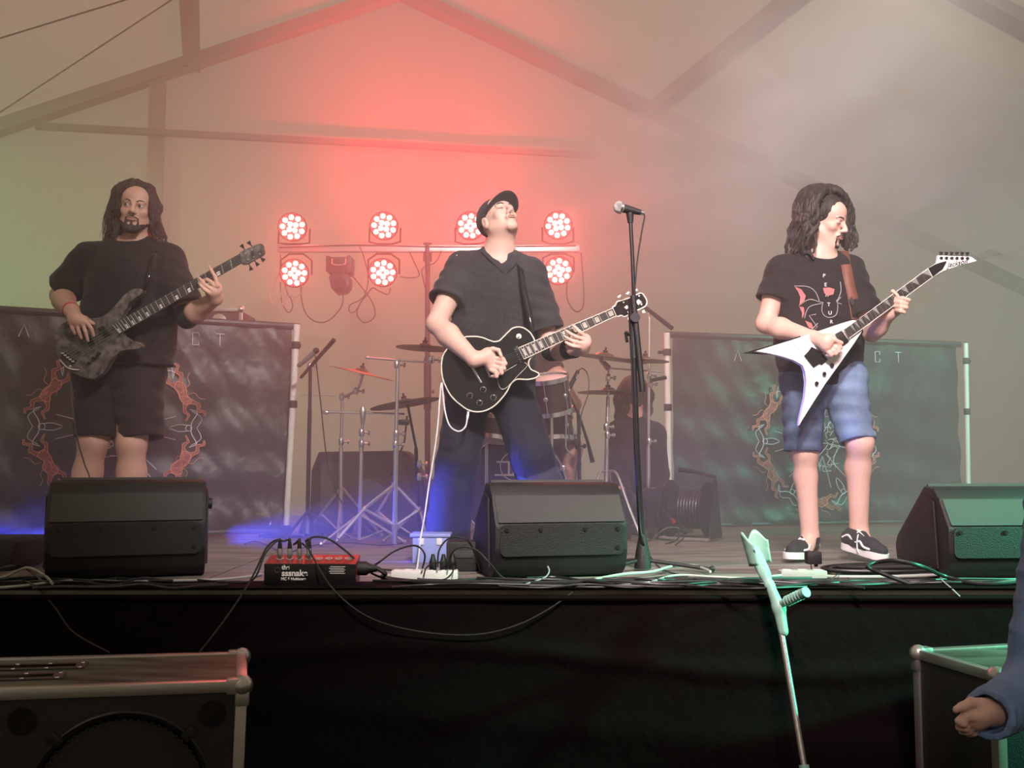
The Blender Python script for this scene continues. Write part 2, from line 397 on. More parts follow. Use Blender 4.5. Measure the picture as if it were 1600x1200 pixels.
    def mesh(s, name, mat, parent=None, label=None):
        d = s.d; ins = d < 0
        c = np.zeros(tuple(s.n - 1), np.uint8)
        for i in (0, 1):
            for j in (0, 1):
                for k in (0, 1): c += ins[i:i + c.shape[0], j:j + c.shape[1], k:k + c.shape[2]]
        act = (c > 0) & (c < 8); I, J, K = np.nonzero(act); N = len(I)
        ids = np.full(c.shape, -1, np.int32); ids[I, J, K] = np.arange(N)
        acc = np.zeros((N, 3)); cnt = np.zeros(N)
        for axis in range(3):
            for u in (0, 1):
                for w in (0, 1):
                    o = [0, 0, 0]; oo = [q for q in range(3) if q != axis]; o[oo[0]] = u; o[oo[1]] = w; o2 = list(o); o2[axis] = 1
                    d0 = d[I + o[0], J + o[1], K + o[2]]; d1 = d[I + o2[0], J + o2[1], K + o2[2]]
                    m = (d0 < 0) != (d1 < 0); t = np.where(m, d0 / np.where(m, d0 - d1, 1), 0)
                    p = np.array(o, float)[None, :].repeat(N, 0); p[:, axis] = t
                    acc += p * m[:, None]; cnt += m
        vs_ = (acc / cnt[:, None] + np.stack([I, J, K], 1)) * s.h + s.lo
        quads = []
        for axis in range(3):
            A = [slice(None)] * 3; B = [slice(None)] * 3; A[axis] = slice(0, -1); B[axis] = slice(1, None)
            s0 = ins[tuple(A)]; s1 = ins[tuple(B)]; e = np.stack(np.nonzero(s0 != s1), 1)
            o1, o2 = [(1, 2), (2, 0), (0, 1)][axis]
            ok = (e[:, o1] > 0) & (e[:, o2] > 0) & (e[:, o1] < c.shape[o1]) & (e[:, o2] < c.shape[o2]); e = e[ok]
            sg = s0[tuple(e.T)]
            def cid(a, b):
                q = e.copy(); q[:, o1] -= a; q[:, o2] -= b; return ids[tuple(q.T)]
            q = np.stack([cid(1, 1), cid(0, 1), cid(0, 0), cid(1, 0)], 1)
            q[~sg] = q[~sg][:, ::-1]; quads.append(q)
        q = np.concatenate(quads); q = q[(q >= 0).all(1)]
        tv = vs_ - vs_.mean(0)
        if (np.cross(tv[q[:, 0]], tv[q[:, 1]]) * tv[q[:, 2]]).sum() < 0: q = q[:, ::-1]
        me = bpy.data.meshes.new(name); me.vertices.add(len(vs_)); me.vertices.foreach_set('co', vs_.astype(np.float32).ravel())
        me.loops.add(len(q) * 4); me.loops.foreach_set('vertex_index', q.astype(np.int32).ravel())
        me.polygons.add(len(q)); me.polygons.foreach_set('loop_start', np.arange(0, len(q) * 4, 4, dtype=np.int32))
        me.update(calc_edges=True); me.validate()
        return link(name, me, mat, parent, label, sharp=None)
_c = Field.comb
def _comb(s, S, v, k, op):
    if op == 'subr':      # smooth subtraction: max(d, -v)
        d = s.d[S]; w = -v
        if k > 0:
            hh = np.maximum(k - np.abs(d - w), 0) / k; s.d[S] = np.maximum(d, w) + hh * hh * k * 0.25
        else: s.d[S] = np.maximum(d, w)
        return
    _c(s, S, v, k, op)
Field.comb = _comb
HAZE = 0.155; SMOKE = True; LEDW = 10
# ================================================================== tent
TA = math.radians(16.9); E1 = Vector((math.cos(TA), math.sin(TA), 0)); E2 = Vector((-math.sin(TA), math.cos(TA), 0)); T0 = Vector((0, 9.3, 0))
def ray(px, py):
    u = (px - 800) / F; v = (600 - py) / F
    return Vector((u, math.cos(PITCH) - v * math.sin(PITCH), math.sin(PITCH) + v * math.cos(PITCH)))
CAMP = Vector((0, 0, CZ))
def hit(px, py, p0, n):
    d = ray(px, py); return CAMP + d * ((p0 - CAMP).dot(n) / d.dot(n))
def G(px, py, off=0.0): return hit(px, py, T0 - E2 * off, E2)
def gs(p): return (p - T0).dot(E1), p.z
def TP(s, z, back=0.0): return T0 + E1 * s + Vector((0, 0, z)) - E2 * back
(s1, z1), (s2, z2) = gs(G(0, 190)), gs(G(560, 2)); ml = (z2 - z1) / (s2 - s1)
(s3, z3), (s4, z4) = gs(G(1400, 350)), gs(G(1600, 445)); mr = (z4 - z3) / (s4 - s3)
sa = (z3 - z1 + ml * s1 - mr * s3) / (ml - mr); za = z1 + ml * (sa - s1)
ZE = 2.3
sL = sa - (za - ZE) / ml; sR = sa - (za - ZE) / mr
roof = lambda s: za + ml * (s - sa) if s < sa else za + mr * (s - sa)
DEPTH = 13.0
def gridmesh(name, fn, nu, nv, mat, **kw):
    vs_ = [fn(i / nu, j / nv) for i in range(nu + 1) for j in range(nv + 1)]
    fs = [(i * (nv + 1) + j, (i + 1) * (nv + 1) + j, (i + 1) * (nv + 1) + j + 1, i * (nv + 1) + j + 1) for i in range(nu) for j in range(nv)]
    me = bpy.data.meshes.new(name); me.from_pydata([tuple(v) for v in vs_], [], fs); me.update()
    o = link(name, me, mat, kw.get('parent'), None, sharp=kw.get('sharp'))
    return o
def wallfn(u, v):
    s = sL + (sR - sL) * u; z = roof(s) * v
    return TP(s, z, 0.012 * math.sin(s * 5) * math.sin(z * 1.1) + 0.01 * math.sin(s * 2.3 + z * 2))
ST = dict(kind='structure')
tag(gridmesh('wall_back', wallfn, 90, 26, M_TENT), kind='structure')
def roofl(u, v): s = sL + (sa - sL) * u; return TP(s, roof(s) + 0.03, DEPTH * v)
def roofr(u, v): s = sa + (sR - sa) * u; return TP(s, roof(s) + 0.03, DEPTH * v)
tag(gridmesh('ceiling', roofl, 8, 16, M_TENT), kind='structure'); tag(gridmesh('ceiling', roofr, 8, 16, M_TENT), kind='structure')
tag(gridmesh('wall_left', lambda u, v: TP(sL, ZE * v, DEPTH * u), 12, 4, M_TENT), kind='structure')
tag(gridmesh('wall_right', lambda u, v: TP(sR, ZE * v, DEPTH * u), 12, 4, M_TENT), kind='structure')
def wf(u, v):
    s = sL + (sR - sL) * u; return TP(s, roof(s) * v, DEPTH)
tag(gridmesh('front_light_block', wf, 40, 6, M_TENT), kind='structure')  # unseen sheet added to shut out daylight from the audience end
gb = MB(); gb.box((0, 4, -0.05), (30, 26, 0.1)); tag(gb.build('floor', M_GROUND), kind='structure')
def bar(a, b, w, h, mat, name, up=Vector((0, 0, 1)), kind='structure', parent=None, bev=0.0):
    a, b = Vector(a), Vector(b); d = (b - a); L = d.length; d.normalize(); x = d.cross(up).normalized(); z = x.cross(d)
    R = Matrix((x, d, z)).transposed(); m = MB(); m.box((a + b) / 2, (w, L, h), R, bev)
    o = m.build(name, mat, parent)
    if parent is None and kind: o['kind'] = kind
    return o
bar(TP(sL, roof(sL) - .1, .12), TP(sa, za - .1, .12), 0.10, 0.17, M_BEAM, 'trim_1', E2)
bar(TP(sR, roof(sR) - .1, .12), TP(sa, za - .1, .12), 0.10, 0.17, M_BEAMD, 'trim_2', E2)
p = gs(G(248, 130)); bar(TP(p[0], 0, .12), TP(p[0], roof(p[0]) - .12, .12), 0.12, 0.13, M_BEAM, 'trim_3', E1)
a = G(55, 197, .22); b = G(930, 243, .22); bar(a, b, 0.05, 0.055, M_BEAMD, 'trim_4', E2)
# purlins running under the roof towards the audience
for i, (x, y, w) in enumerate(((301, 92, .14), (1010, 135, .14))):
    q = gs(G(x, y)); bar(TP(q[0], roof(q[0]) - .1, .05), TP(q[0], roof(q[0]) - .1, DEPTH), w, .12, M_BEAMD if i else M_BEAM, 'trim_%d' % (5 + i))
def RH(px, py, side=1, below=.05):
    m = mr if side > 0 else ml; n = (Vector((0, 0, 1)) - E1 * m).normalized()
    return hit(px, py, TP(sa, za - below), n)
q = RH(1572, 14); bk = -(q - T0).dot(E2)
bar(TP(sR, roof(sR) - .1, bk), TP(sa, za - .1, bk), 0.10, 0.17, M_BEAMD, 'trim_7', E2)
bar(G(1535, 400, .3), G(1640, 366, .3), .08, .1, M_BEAM, 'trim_8', E2)
bar(TP(sR - .05, ZE, 0), TP(sR - .05, ZE, DEPTH), .1, .1, M_BEAM, 'trim_9'); bar(TP(sL + .05, ZE, 0), TP(sL + .05, ZE, DEPTH), .1, .1, M_BEAM, 'trim_10')
for i, (a, b) in enumerate((((-40, 72), (215, -6)), ((-60, 215), (280, -8)))):
    m = MB(); m.tube([RH(*a, -1, .12), RH(*b, -1, .12)], 0.006, 6)
    tag(m.build('tension_wire', M_WIRE), ['thin steel wire crossing the tent roof at the upper left, the upper shorter one', 'long thin steel wire slanting under the tent roof at the left edge, the lower one'][i], 'wire', 'roof wires')
for i, (a, b) in enumerate((((1450, 305), (1640, 333)), ((1540, 62), (1640, 90)))):
    m = MB(); m.tube([G(*a, .35), G(*b, .35)], 0.005, 6)
    tag(m.build('tension_wire', M_WIRE), ['thin wire on the right tent wall above the roof beam', 'thin wire at the upper right corner of the tent'][i], 'wire', 'roof wires')
# small grey floodlight at the right edge
t = thing('wall_floodlight', 'small dark floodlight at the right edge above the beam', 'lamp', G(1598, 355, .2))
m = MB(); m.box(G(1600, 355, .2), (.1, .08, .12), bev=.02); m.build('housing', M_DARK, t)
m = MB(); m.tube([G(1600, 355, .2), G(1600, 372, .1)], .01); m.build('bracket', M_DARK, t)

# ================================================================== stage
X0, X1, YF, YB = -4.3, 5.1, 3.56, 8.2
st = thing('stage_deck', None, None, (0, YF, 0)); st['kind'] = 'structure'
nx, ny = 6, 5; pw = (X1 - X0) / nx; pd = (YB - YF - .05) / ny
for i in range(nx):
    for j in range(ny):
        y0 = YF + .05 + j * pd
        for k in range(4):     # boards of each deck panel
            bw = pd / 4; m = MB(); m.box((X0 + (i + .5) * pw, y0 + (k + .5) * bw, SZ - .03 + random.uniform(-.0015, .0)), (pw - .008, bw - .005, .06))
            m.build('deck_board', M_DECK, st, smooth=False)
m = MB(); m.box(((X0 + X1) / 2, YF + .02, SZ - .055), (X1 - X0, .05, .10), bev=.008); m.build('edge_rail', M_BEAMD, st)
for x in (X0 + .1, -2, 0, 2, X1 - .1):
    for y in (YF + .3, YB - .1):
        m = MB(); m.tube([(x, y, 0), (x, y, SZ - .06)], .03, 10); m.build('support_post', M_ALU, st)
def skirt(u, v):
    x = X0 + (X1 - X0) * u; z = (SZ - .035) * (1 - v)
    amp = .008 + .03 * v
    fold = math.sin(x * 5.1 + .6 * math.sin(x * 2)) * amp * .5 + math.sin(x * 13 + 2 * z) * .004 * (v + .2)
    sag = .014 * math.exp(-((v - .16 - .10 * (math.sin(x * 1.15 + .4)) ** 2) / .035) ** 2) + .010 * math.exp(-((v - .42 - .1 * math.sin(x * .9)) / .06) ** 2)
    return Vector((x, YF - .025 + fold * .6 - sag - .012 * v, z + .004))
sk = gridmesh('stage_skirt', skirt, 300, 60, M_SKIRT); tag(sk, 'black cloth skirt hanging down the front of the stage', 'stage skirt')
m = MB(); m.tube([(X0, YF - .03, SZ - .03), (X1, YF - .03, SZ - .03)], .012, 8); m.build('rolled_hem', M_SKIRT, sk)

# ================================================================== banners
def bpt(c, u, v): return c
def strokes(mb, pts, r): mb.tube(pts, r, 5)
def make_banner(TLx, TLy, Yl, TRx, TRy, Yr, zb, ring_px, name_label, letters):
    A = P(TLx, TLy, Yl); B = P(TRx, TRy, Yr); ex = Vector((B.x - A.x, B.y - A.y, 0)); Wd = ex.length; ex.normalize(); fw = Vector((ex.y, -ex.x, 0))
    zt0, zt1 = A.z, B.z
    t = thing('stage_banner', name_label, 'banner', (A.x, A.y, SZ))
    def fn(u, v):
        x = u * Wd; zt = zt0 + (zt1 - zt0) * u; z = zt + (zb - zt) * v
        w = .010 * math.sin(z * 23 + 1.3 * math.sin(x * 3.1) + x) * (.25 + v * v) + .006 * math.sin(x * 17 + 3 * z) * math.sin(z * 9 + x * 2) + .004 * math.sin(x * 31 + z * 22)
        return Vector((A.x, A.y, 0)) + ex * x + fw * w + Vector((0, 0, z))
    gridmesh('fabric', fn, 130, 90, M_BANNER, parent=t)
    def bp(x, z, o=.026): return Vector((A.x, A.y, 0)) + ex * x + fw * o + Vector((0, 0, z))
    def onb(px, py):        # photograph point on the banner -> local (x, z)
        q = hit(px, py, A, fw); return (q - Vector((A.x, A.y, 0))).dot(ex), q.z
    m = MB(); m.tube([bp(-.02, zt0, 0), bp(Wd + .03, zt1, 0)], .022, 10); m.build('top_sleeve', M_BANNER, t)
    m = MB(); m.tube([bp(0, zb + .01, 0), bp(Wd, zb + .01, 0)], .014, 8); m.build('bottom_sleeve', M_BANNER, t)
    # lettering
    for ch, px, py in letters:
        x, z = onb(px, py); h = .036; w = .026; mb = MB()
        if ch == 'A': mb.tube([bp(x - w, z - h), bp(x, z + h), bp(x + w, z - h)], .0022, 5)
        if ch == 'C': mb.tube([bp(x + w, z + h * .4), bp(x + w, z + h), bp(x - w * .4, z + h), bp(x - w * .4, z - h), bp(x + w, z - h), bp(x + w, z - h * .4)], .0022, 5)
        if ch == 'T': mb.tube([bp(x - w, z + h), bp(x + w, z + h)], .0022, 5); mb.tube([bp(x, z + h), bp(x, z - h)], .0022, 5)
        mb.build('letter', M_PRINTW, t)
    cx, cz = onb(*ring_px); R = .405
    W_ = MB(); O_ = MB()
    def loc(ang, r, tx, rx):   # ring frame: tangential tx, radial rx
        a = math.radians(ang); return cx + math.cos(a) * (r + rx) - math.sin(a) * tx, cz + math.sin(a) * (r + rx) + math.cos(a) * tx
    def poly(mb, ang, r, pts, rad, o=.026, sub=5):
        q = [loc(ang, r, a, b) for a, b in pts]; q = [Vector((a, b, 0)) for a, b in q]
        if sub: q = catmull(q, sub)
        mb.tube([bp(v.x, v.y, o) for v in q], rad, 5)
    for i in range(6):
        ang = 30 + 60 * i; rr = random.Random(i)
        # contorted burning figure lying along the ring, its limbs spread
        body = [(-.075, -.005), (-.06, .028), (-.02, .018), (.015, .034), (.05, .03), (.07, .004), (.055, -.026), (.015, -.018), (-.03, -.034), (-.065, -.025)]
        q = catloop([Vector((*loc(ang, R, a + rr.uniform(-.006, .006), b + rr.uniform(-.006, .006)), 0)) for a, b in body], 3); n = len(q)
        Rr = MB(); Rr.prism([bp(v.x, v.y, .024) for v in q], fw * .002); fig = Rr.build('burning_figure', M_PRINTR, t)
        O_.tube([bp(v.x, v.y, .027) for v in q] + [bp(q[0].x, q[0].y, .027)], .0024, 5)
        def limb(pts, w0, w1):
            c = catmull([Vector((*loc(ang, R, a, b), 0)) for a, b in pts], 4); l = []; r_ = []
            for k, p_ in enumerate(c):
                d_ = (c[min(len(c) - 1, k + 1)] - c[max(0, k - 1)]).normalized(); nn = Vector((-d_.y, d_.x, 0)) * (w0 + (w1 - w0) * k / (len(c) - 1)) * (1 + .25 * math.sin(k * 1.7)); l.append(p_ + nn); r_.append(p_ - nn)
            mb = MB(); V = [bp(v.x, v.y, .0245) for pr_ in zip(l, r_) for v in pr_]; mb.add(V, [(2 * k, 2 * k + 1, 2 * k + 3, 2 * k + 2) for k in range(len(l) - 1)]); mb.build('burning_limb', M_PRINTR, fig)
            O_.tube([bp(v.x, v.y, .027) for v in l + r_[::-1]], .0019, 4)
        for sx in (-1, 1):
            limb([(sx * .06, .015), (sx * .10, .045), (sx * .13, .030), (sx * .155, .055), (sx * .175, .045)], .012, .004)
            limb([(sx * .055, -.012), (sx * .095, -.040), (sx * .125, -.030), (sx * .15, -.060)], .011, .003)
            poly(O_, ang, R, [(sx * .02, .03), (sx * .03, .06), (sx * .07, .07), (sx * .09, .095)], .0018)
        for k in range(7):
            a0 = rr.uniform(-.06, .03); b0 = rr.uniform(-.025, .02)
            poly(O_, ang, R, [(a0, b0), (a0 + .02, b0 + rr.uniform(-.02, .03)), (a0 + .05, b0 + rr.uniform(-.02, .02))], .0013)
        # pale figure between them with its legs towards the centre
        an = 60 * i
        poly(W_, an, R, [(-.11, -.01), (-.09, .03), (-.03, .0), (.03, .0), (.09, .03), (.11, -.01)], .0028)
        poly(W_, an, R, [(-.10, .0), (-.06, .055), (-.0, .03)], .002); poly(W_, an, R, [(.10, .0), (.06, .055), (.0, .03)], .002)
        hd = [(.018 * math.cos(t_), -.015 + .018 * math.sin(t_)) for t_ in [k * PI / 4 for k in range(9)]]; poly(W_, an, R, hd, .0022, sub=0)
        poly(W_, an, R, [(-.016, -.02), (-.02, -.07), (-.004, -.12)], .0024); poly(W_, an, R, [(.016, -.02), (.02, -.07), (.004, -.12)], .0024)
        # long pale struts to the centre star
        poly(W_, an + 30, 0, [(-.04, .10), (-.07, .20), (-.10, .31)], .002); poly(W_, an + 30, 0, [(.04, .10), (.07, .20), (.10, .31)], .002)
        poly(W_, an, 0, [(-.11, .12), (.0, .20), (.11, .12)], .0016, sub=0)
        for k in range(7):
            a0 = rr.uniform(-.06, .06); b0 = rr.uniform(.02, .17)
            poly(W_, an, 0, [(a0, b0), (a0 + rr.uniform(-.04, .04), b0 + .03), (a0 + rr.uniform(-.06, .06), b0 + .06)], .0019)
    W_.build('pale_line_print', M_PRINTW, t)['kind'] = 'stuff'; O_.build('flame_outline_print', M_PRINTO, t)['kind'] = 'stuff'
    tr = MB(); x, z = Wd - .12, zb + .06
    tr.prism([bp(x, z - .012), bp(x + .012, z - .012), bp(x + .012, z + .014)], fw * .001); tr.build('corner_mark', M_PRINTW, t)
    return t
make_banner(-60, 480, 5.38, 456, 510, 6.06, SZ + .02, (183, 668), 'black banner at the left with a ring of burning figures behind the bass player', [('A', 38, 517), ('A', 268, 534), ('C', 303, 530), ('T', 343, 532)])
make_banner(1050, 523, 6.48, 1494, 538, 7.06, SZ + .02, (1273, 690), 'black banner at the right with a ring of burning figures behind the white guitar', [('A', 1150, 556), ('C', 1366, 558), ('T', 1400, 559)])
def banner_pole(px, pyt, pb, Y, label, w=.019):
    a = P(px, pyt, Y); b = P(pb, 720 + 697 / Y, Y); b.z = SZ
    t = thing('banner_pole', label, 'pole', b, 'white banner poles')
    m = MB(); m.tube([b + Vector((0, 0, .03)), a], w, 14); m.build('tube', M_WHITEP, t)
    for f in (.62, .9): c = b.lerp(a, f); m = MB(); m.lathe(c - Vector((0, 0, .022)), (0, 0, 1), [(0, w * 1.25), (.005, w * 1.4), (.039, w * 1.4), (.044, w * 1.25)], 14); m.build('collar', M_BLACK, t)
    m = MB(); m.lathe(a, (0, 0, 1), [(0, w), (.006, w * .8), (.009, 0.001)], 12); m.build('cap', M_BLACK, t)
    m = MB(); m.box(b + Vector((0, 0, .008)), (.26, .26, .016), bev=.005); m.lathe(b + Vector((0, 0, .016)), (0, 0, 1), [(0, w * 1.8), (.05, w * 1.5)], 12); m.build('foot_plate', M_DARK, t)
    c = b.lerp(a, .9); m = MB(); m.tube([c, c + Vector((-.09 if px > 480 and px < 1100 else .0, 0, 0)) + Vector((0.03, -.0, .0))], .012, 8); m.build('hook', M_DARK, t)
    return t
banner_pole(464, 507, 447, 5.98, 'white tube pole at the right edge of the left banner', .019)
banner_pole(1042, 520, 1046, 6.42, 'white tube pole at the left edge of the right banner')
banner_pole(1509, 536, 1514, 7.02, 'white tube pole at the right edge of the right banner', .016)

def flap(u, v):
    x = X0 + (X1 - X0) * u; y = YF - .03 + .20 * v + .012 * math.sin(x * 3.7) * v; return Vector((x, y, SZ + .0045 + .003 * math.sin(x * 9 + v * 3) * math.sin(v * PI)))
fl = gridmesh('folded_top', flap, 220, 6, M_SKIRT, parent=sk); fl.modifiers.new('s', 'SOLIDIFY').thickness = .002
# ================================================================== loudspeakers
def ZR(deg): return Matrix.Rotation(math.radians(deg), 3, 'Z')
def loc_build(t, R, o):
    """helper: returns a function that maps local (x right, y away, z up) to world"""
    return lambda x, y, z: Vector(o) + R @ Vector((x, y, z))
def wedge(px, py, yaw, w, label, sc=1.0):
    o = PF(px, py); R = ZR(yaw); q = loc_build(None, R, o)
    t = thing('monitor_wedge', label, 'loudspeaker', o, 'black floor monitor wedges')
    prof = [(.05, 0), (.0, .035), (-.02, .10), (-.02, .195), (.045, .30), (.085, .338), (.16, .345), (.40, .14), (.42, .10), (.40, .0)]
    prof = [(a * sc, b * sc) for a, b in prof]
    m = MB(); m.prism([q(-w / 2, a, b) for a, b in prof], R @ Vector((w, 0, 0)), bev=1.014); m.build('cabinet', M_BLACK, t, sharp=28)
    # sloping grey face and the recessed amplifier panel with its screws
    def face(x0, x1, a, b, off, th, cr):
        d = Vector((0, b[0] - a[0], b[1] - a[1])); L = d.length; d.normalize(); n = Vector((0, -d.z, d.y))
        base = Vector((0, a[0], a[1])); pts = []
        for cx, cy, s0 in ((x1 - cr, L - cr, 0), (x0 + cr, L - cr, 90), (x0 + cr, cr, 180), (x1 - cr, cr, 270)):
            for k in range(5):
                an = math.radians(s0 + k * 22.5); pts.append(base + Vector((1, 0, 0)) * (cx + cr * math.cos(an)) + d * (cy + cr * math.sin(an)) + n * off)
        return [Vector(o) + R @ p for p in pts], R @ (n * th), base, d, n
    pl, off, *_ = face(-w / 2 + .014, w / 2 - .014, (-.02 * sc, .203 * sc), (.043 * sc, .297 * sc), -.002, .004, .006)
    m = MB(); m.prism(pl, off); m.build('upper_face', M_GRILL, t, label='dark grey textured sloping face')
    pl, off, *_ = face(-w / 2 + .02, w / 2 - .02, (-.02 * sc, .085 * sc), (-.02 * sc, .197 * sc), -.001, .006, .022)
    m = MB(); m.prism(pl, off); pn = m.build('rear_panel', M_BLACK, t)
    for sx in (-w / 2 + .045, -w / 6, w / 6, w / 2 - .045):
        m = MB(); m.lathe(q(sx, -.027 * sc, .178 * sc), R @ Vector((0, -1, 0)), [(0, .009), (.003, .008)], 10); m.build('screw', M_DARK, pn)
    m = MB(); m.lathe(q(w / 2 - .045, -.027 * sc, .11 * sc), R @ Vector((0, -1, 0)), [(0, .009), (.003, .008)], 10); m.build('screw', M_DARK, pn)
    g = MB(); g.prism([q(-w / 2 + .03, .175 * sc, .343 * sc), q(w / 2 - .03, .175 * sc, .343 * sc), q(w / 2 - .03, .395 * sc, .155 * sc), q(-w / 2 + .03, .395 * sc, .155 * sc)], R @ Vector((0, .008, .010))); g.build('speaker_grille', M_GRILL, t)
    for s in (-1, 1):
        for k in range(2):      # long grip openings of the side handles
            y0 = .12 + .075 * k
            m = MB(); m.prism([q(s * (w / 2 + .001), (y0 + .0) * sc, .09 * sc), q(s * (w / 2 + .001), (y0 + .05) * sc, .075 * sc), q(s * (w / 2 + .001), (y0 + .045) * sc, .22 * sc - .02 * k), q(s * (w / 2 + .001), (y0 + .0) * sc, .24 * sc - .03 * k)], R @ Vector((s * .004, 0, 0)))
            m.build('grip_opening', M_LPB, t)
        m = MB(); m.prism([q(s * w / 2, .05 * sc, .04 * sc), q(s * w / 2, .37 * sc, .03 * sc), q(s * w / 2, .30 * sc, .20 * sc), q(s * w / 2, .14 * sc, .31 * sc), q(s * w / 2, .07 * sc, .29 * sc)], R @ Vector((s * .010, 0, 0)), bev=.004); m.build('side_cheek', M_BLACK, t)
    m = MB(); m.lathe(q(w / 2 + .004, .13, .255 * sc), R @ Vector((1, 0, 0)), [(0, .022), (.02, .022), (.022, .016)], 14); m.build('knob', M_BLACK, t)
    for x in (-w / 2 + .06, w / 2 - .06):
        for y in (.08, .36):
            m = MB(); m.lathe(q(x, y * sc, 0), (0, 0, 1), [(0, .016), (.012, .018)], 10); m.build('rubber_foot', M_CABLE, t)
    return t
wedge(197, 905, 19, .575, 'black floor wedge at the left in front of the bass player', 1.09)
wedge(877, 904, 13, .53, 'black floor wedge in the middle beside the microphone stand', 1.06)
wedge(1612, 907, 4, .66, 'green lit black floor wedge at the right edge of the stage', 1.02)
# black case corner at the far left edge
t = thing('cable_case', 'black case corner on the deck at the far left edge', 'case', PF(-25, 895))
o = PF(-25, 893); m = MB(); m.prism([o + Vector((-.2, 0, 0)), o + Vector((.10, 0, 0)), o + Vector((.125, 0, .12)), o + Vector((.10, 0, .13)), o + Vector((-.2, 0, .13))], (0, .3, 0), bev=1.01); m.build('body', M_BLACK, t)
m = MB(); m.box(o + Vector((-.02, -.004, .07)), (.08, .012, .03), bev=.004); m.build('catch', M_DARK, t)

# black slanted monitor behind the cymbal stands
def drumfill():
    o = P(566, 720 + 697 / 6.0, 6.0); o.z = SZ
    t = thing('drum_monitor', 'large dark slanted monitor speaker on the deck behind the cymbal stands', 'loudspeaker', o)
    z = lambda py: P(566, py, 6.0).z - SZ
    X = lambda px: P(px, 750, 6.0).x - o.x
    prof = [(X(484), 0.02), (X(486), z(735)), (X(497), z(706)), (X(628), z(704)), (X(640), z(712)), (X(684), z(795)), (X(676), .02)]
    m = MB(); m.prism([o + Vector((a, 0, b)) for a, b in prof], (0, .42, 0), bev=1.012); m.build('cabinet', M_SHIRT, t)
    m = MB(); m.prism([o + Vector((a, -.006, b)) for a, b in [(X(500), .06), (X(502), z(722)), (X(625), z(720)), (X(655), z(790)), (X(655), .06)]], (0, .008, 0)); m.build('speaker_grille', M_GRILL, t)
    m = MB(); m.lathe(o + Vector((X(570), -.007, .20)), (0, 1, 0), [(0, .14), (.004, .15)], 28); m.build('woofer_ring', M_DARK, t)
    for x in (X(505), X(660)):
        m = MB(); m.lathe(o + Vector((x, .08, 0)), (0, 0, 1), [(0, .02), (.022, .02)], 10); m.build('rubber_foot', M_CABLE, t)
    m = MB(); m.tube([o + Vector((X(690), .1, .02)), o + Vector((X(686), .1, z(800)))], .008); m.build('side_strut', M_ALU, t)
drumfill()

# subwoofer cabinets on the ground in front of the stage
M_CABTOP = pm('scratched_dark_board', (0.030, 0.034, 0.026), 0.38, var=.5, nscale=7, bump=.5, bscale=12, col2=(.15, .17, .13), stretch=(.5, 2.5, 1))
def subcab(o, yaw, w, d, h, drivers, label, nplate=True, side_left=False, tilt=0):
    """o: front right (or front left) upper corner on the ground plan; x local to the right, y away"""
    R = ZR(yaw) @ Matrix.Rotation(math.radians(tilt), 3, 'Y'); q = lambda x, y, z: Vector((o.x, o.y, 0)) + R @ Vector((x, y, z))
    x0, x1 = (-w, 0) if not side_left else (0, w)
    t = thing('subwoofer_cabinet', label, 'loudspeaker', Vector((o.x, o.y, 0)), 'black subwoofers with metal edges')
    m = MB(); m.box(q((x0 + x1) / 2, d / 2, h / 2 + .02), (w - .01, d - .01, h - .05), R, .004); m.build('cabinet', M_BLACK, t)
    m = MB(); m.box(q((x0 + x1) / 2, d / 2, h - .004), (w - .04, d - .04, .006), R); m.build('top_board', M_CABTOP, t)
    e = .032
    def edge(a, b, n='edge_profile'):
        a, b = q(*a), q(*b); m = MB(); dd = (b - a); L = dd.length; dd.normalize()
        up = Vector((0, 0, 1)) if abs(dd.z) < .5 else R @ Vector((0, 1, 0)); x = dd.cross(up).normalized(); z = x.cross(dd)
        m.box((a + b) / 2, (e, L, e), Matrix((x, dd, z)).transposed(), .005); m.build(n, M_ALU, t)
    Z = h - .012
    for y in (.014, d - .014): edge((x0 + .03, y, Z), (x1 - .03, y, Z)); edge((x0 + .03, y, .03), (x1 - .03, y, .03))
    for x in (x0 + .014, x1 - .014):
        edge((x, .03, Z), (x, d - .03, Z))
        for y in (.014, d - .014): edge((x, y, .04), (x, y, Z - .03))
    for x in (x0 + .012, x1 - .012):
        for y in (.012, d - .012):
            for z in (.03, Z):
                m = MB(); m.ball(q(x, y, z), .030, 12); m.box(q(x + (.02 if x < (x0 + x1) / 2 else -.02), y, z), (.05, .04, .044), R, .008); m.box(q(x, y, z + (-.03 if z > .3 else .03)), (.04, .04, .05), R, .008); m.build('ball_corner', M_ALU, t)
    for cx, cz, r in drivers:
        g = MB(); g.lathe(q(cx, .004, cz), R @ Vector((0, -1, 0)), [(0, r * .98), (0.0, r), (.008, r * 1.02), (.012, r), (.008, r * .965), (.0, r * .96)], 56, cap=False)
        dr = g.build('woofer_ring', M_DARK, t, label='thin bright rim around the woofer')
        g = MB(); g.lathe(q(cx, .003, cz), R @ Vector((0, -1, 0)), [(0, r * .93), (-.001, r * .95), (.004, r * .93), (-.02, r * .80), (-.05, r * .3), (-.045, .001)], 48, cap=False); g.build('cone', M_LPB, dr)
        zz = MB(); pts = []
        for k in range(145):
            an = 2 * PI * k / 144; rr = r * (.90 if k % 2 else .925); pts.append(q(cx + rr * math.cos(an), -.006, cz + rr * math.sin(an)))
        zz.tube(pts, .0016, 4); zz.build('zigzag_surround', M_GRILL, dr)
        for an in (45, 135, 225, 315):
            a = math.radians(an); m = MB(); m.box(q(cx + r * 1.03 * math.cos(a), -.008, cz + r * 1.03 * math.sin(a)), (.04, .014, .03), R @ Matrix.Rotation(-a, 3, 'Y'), .004); m.build('grille_clamp', M_DARK, dr)
    return t, q, R
oL = PF(374, 1066, .88)
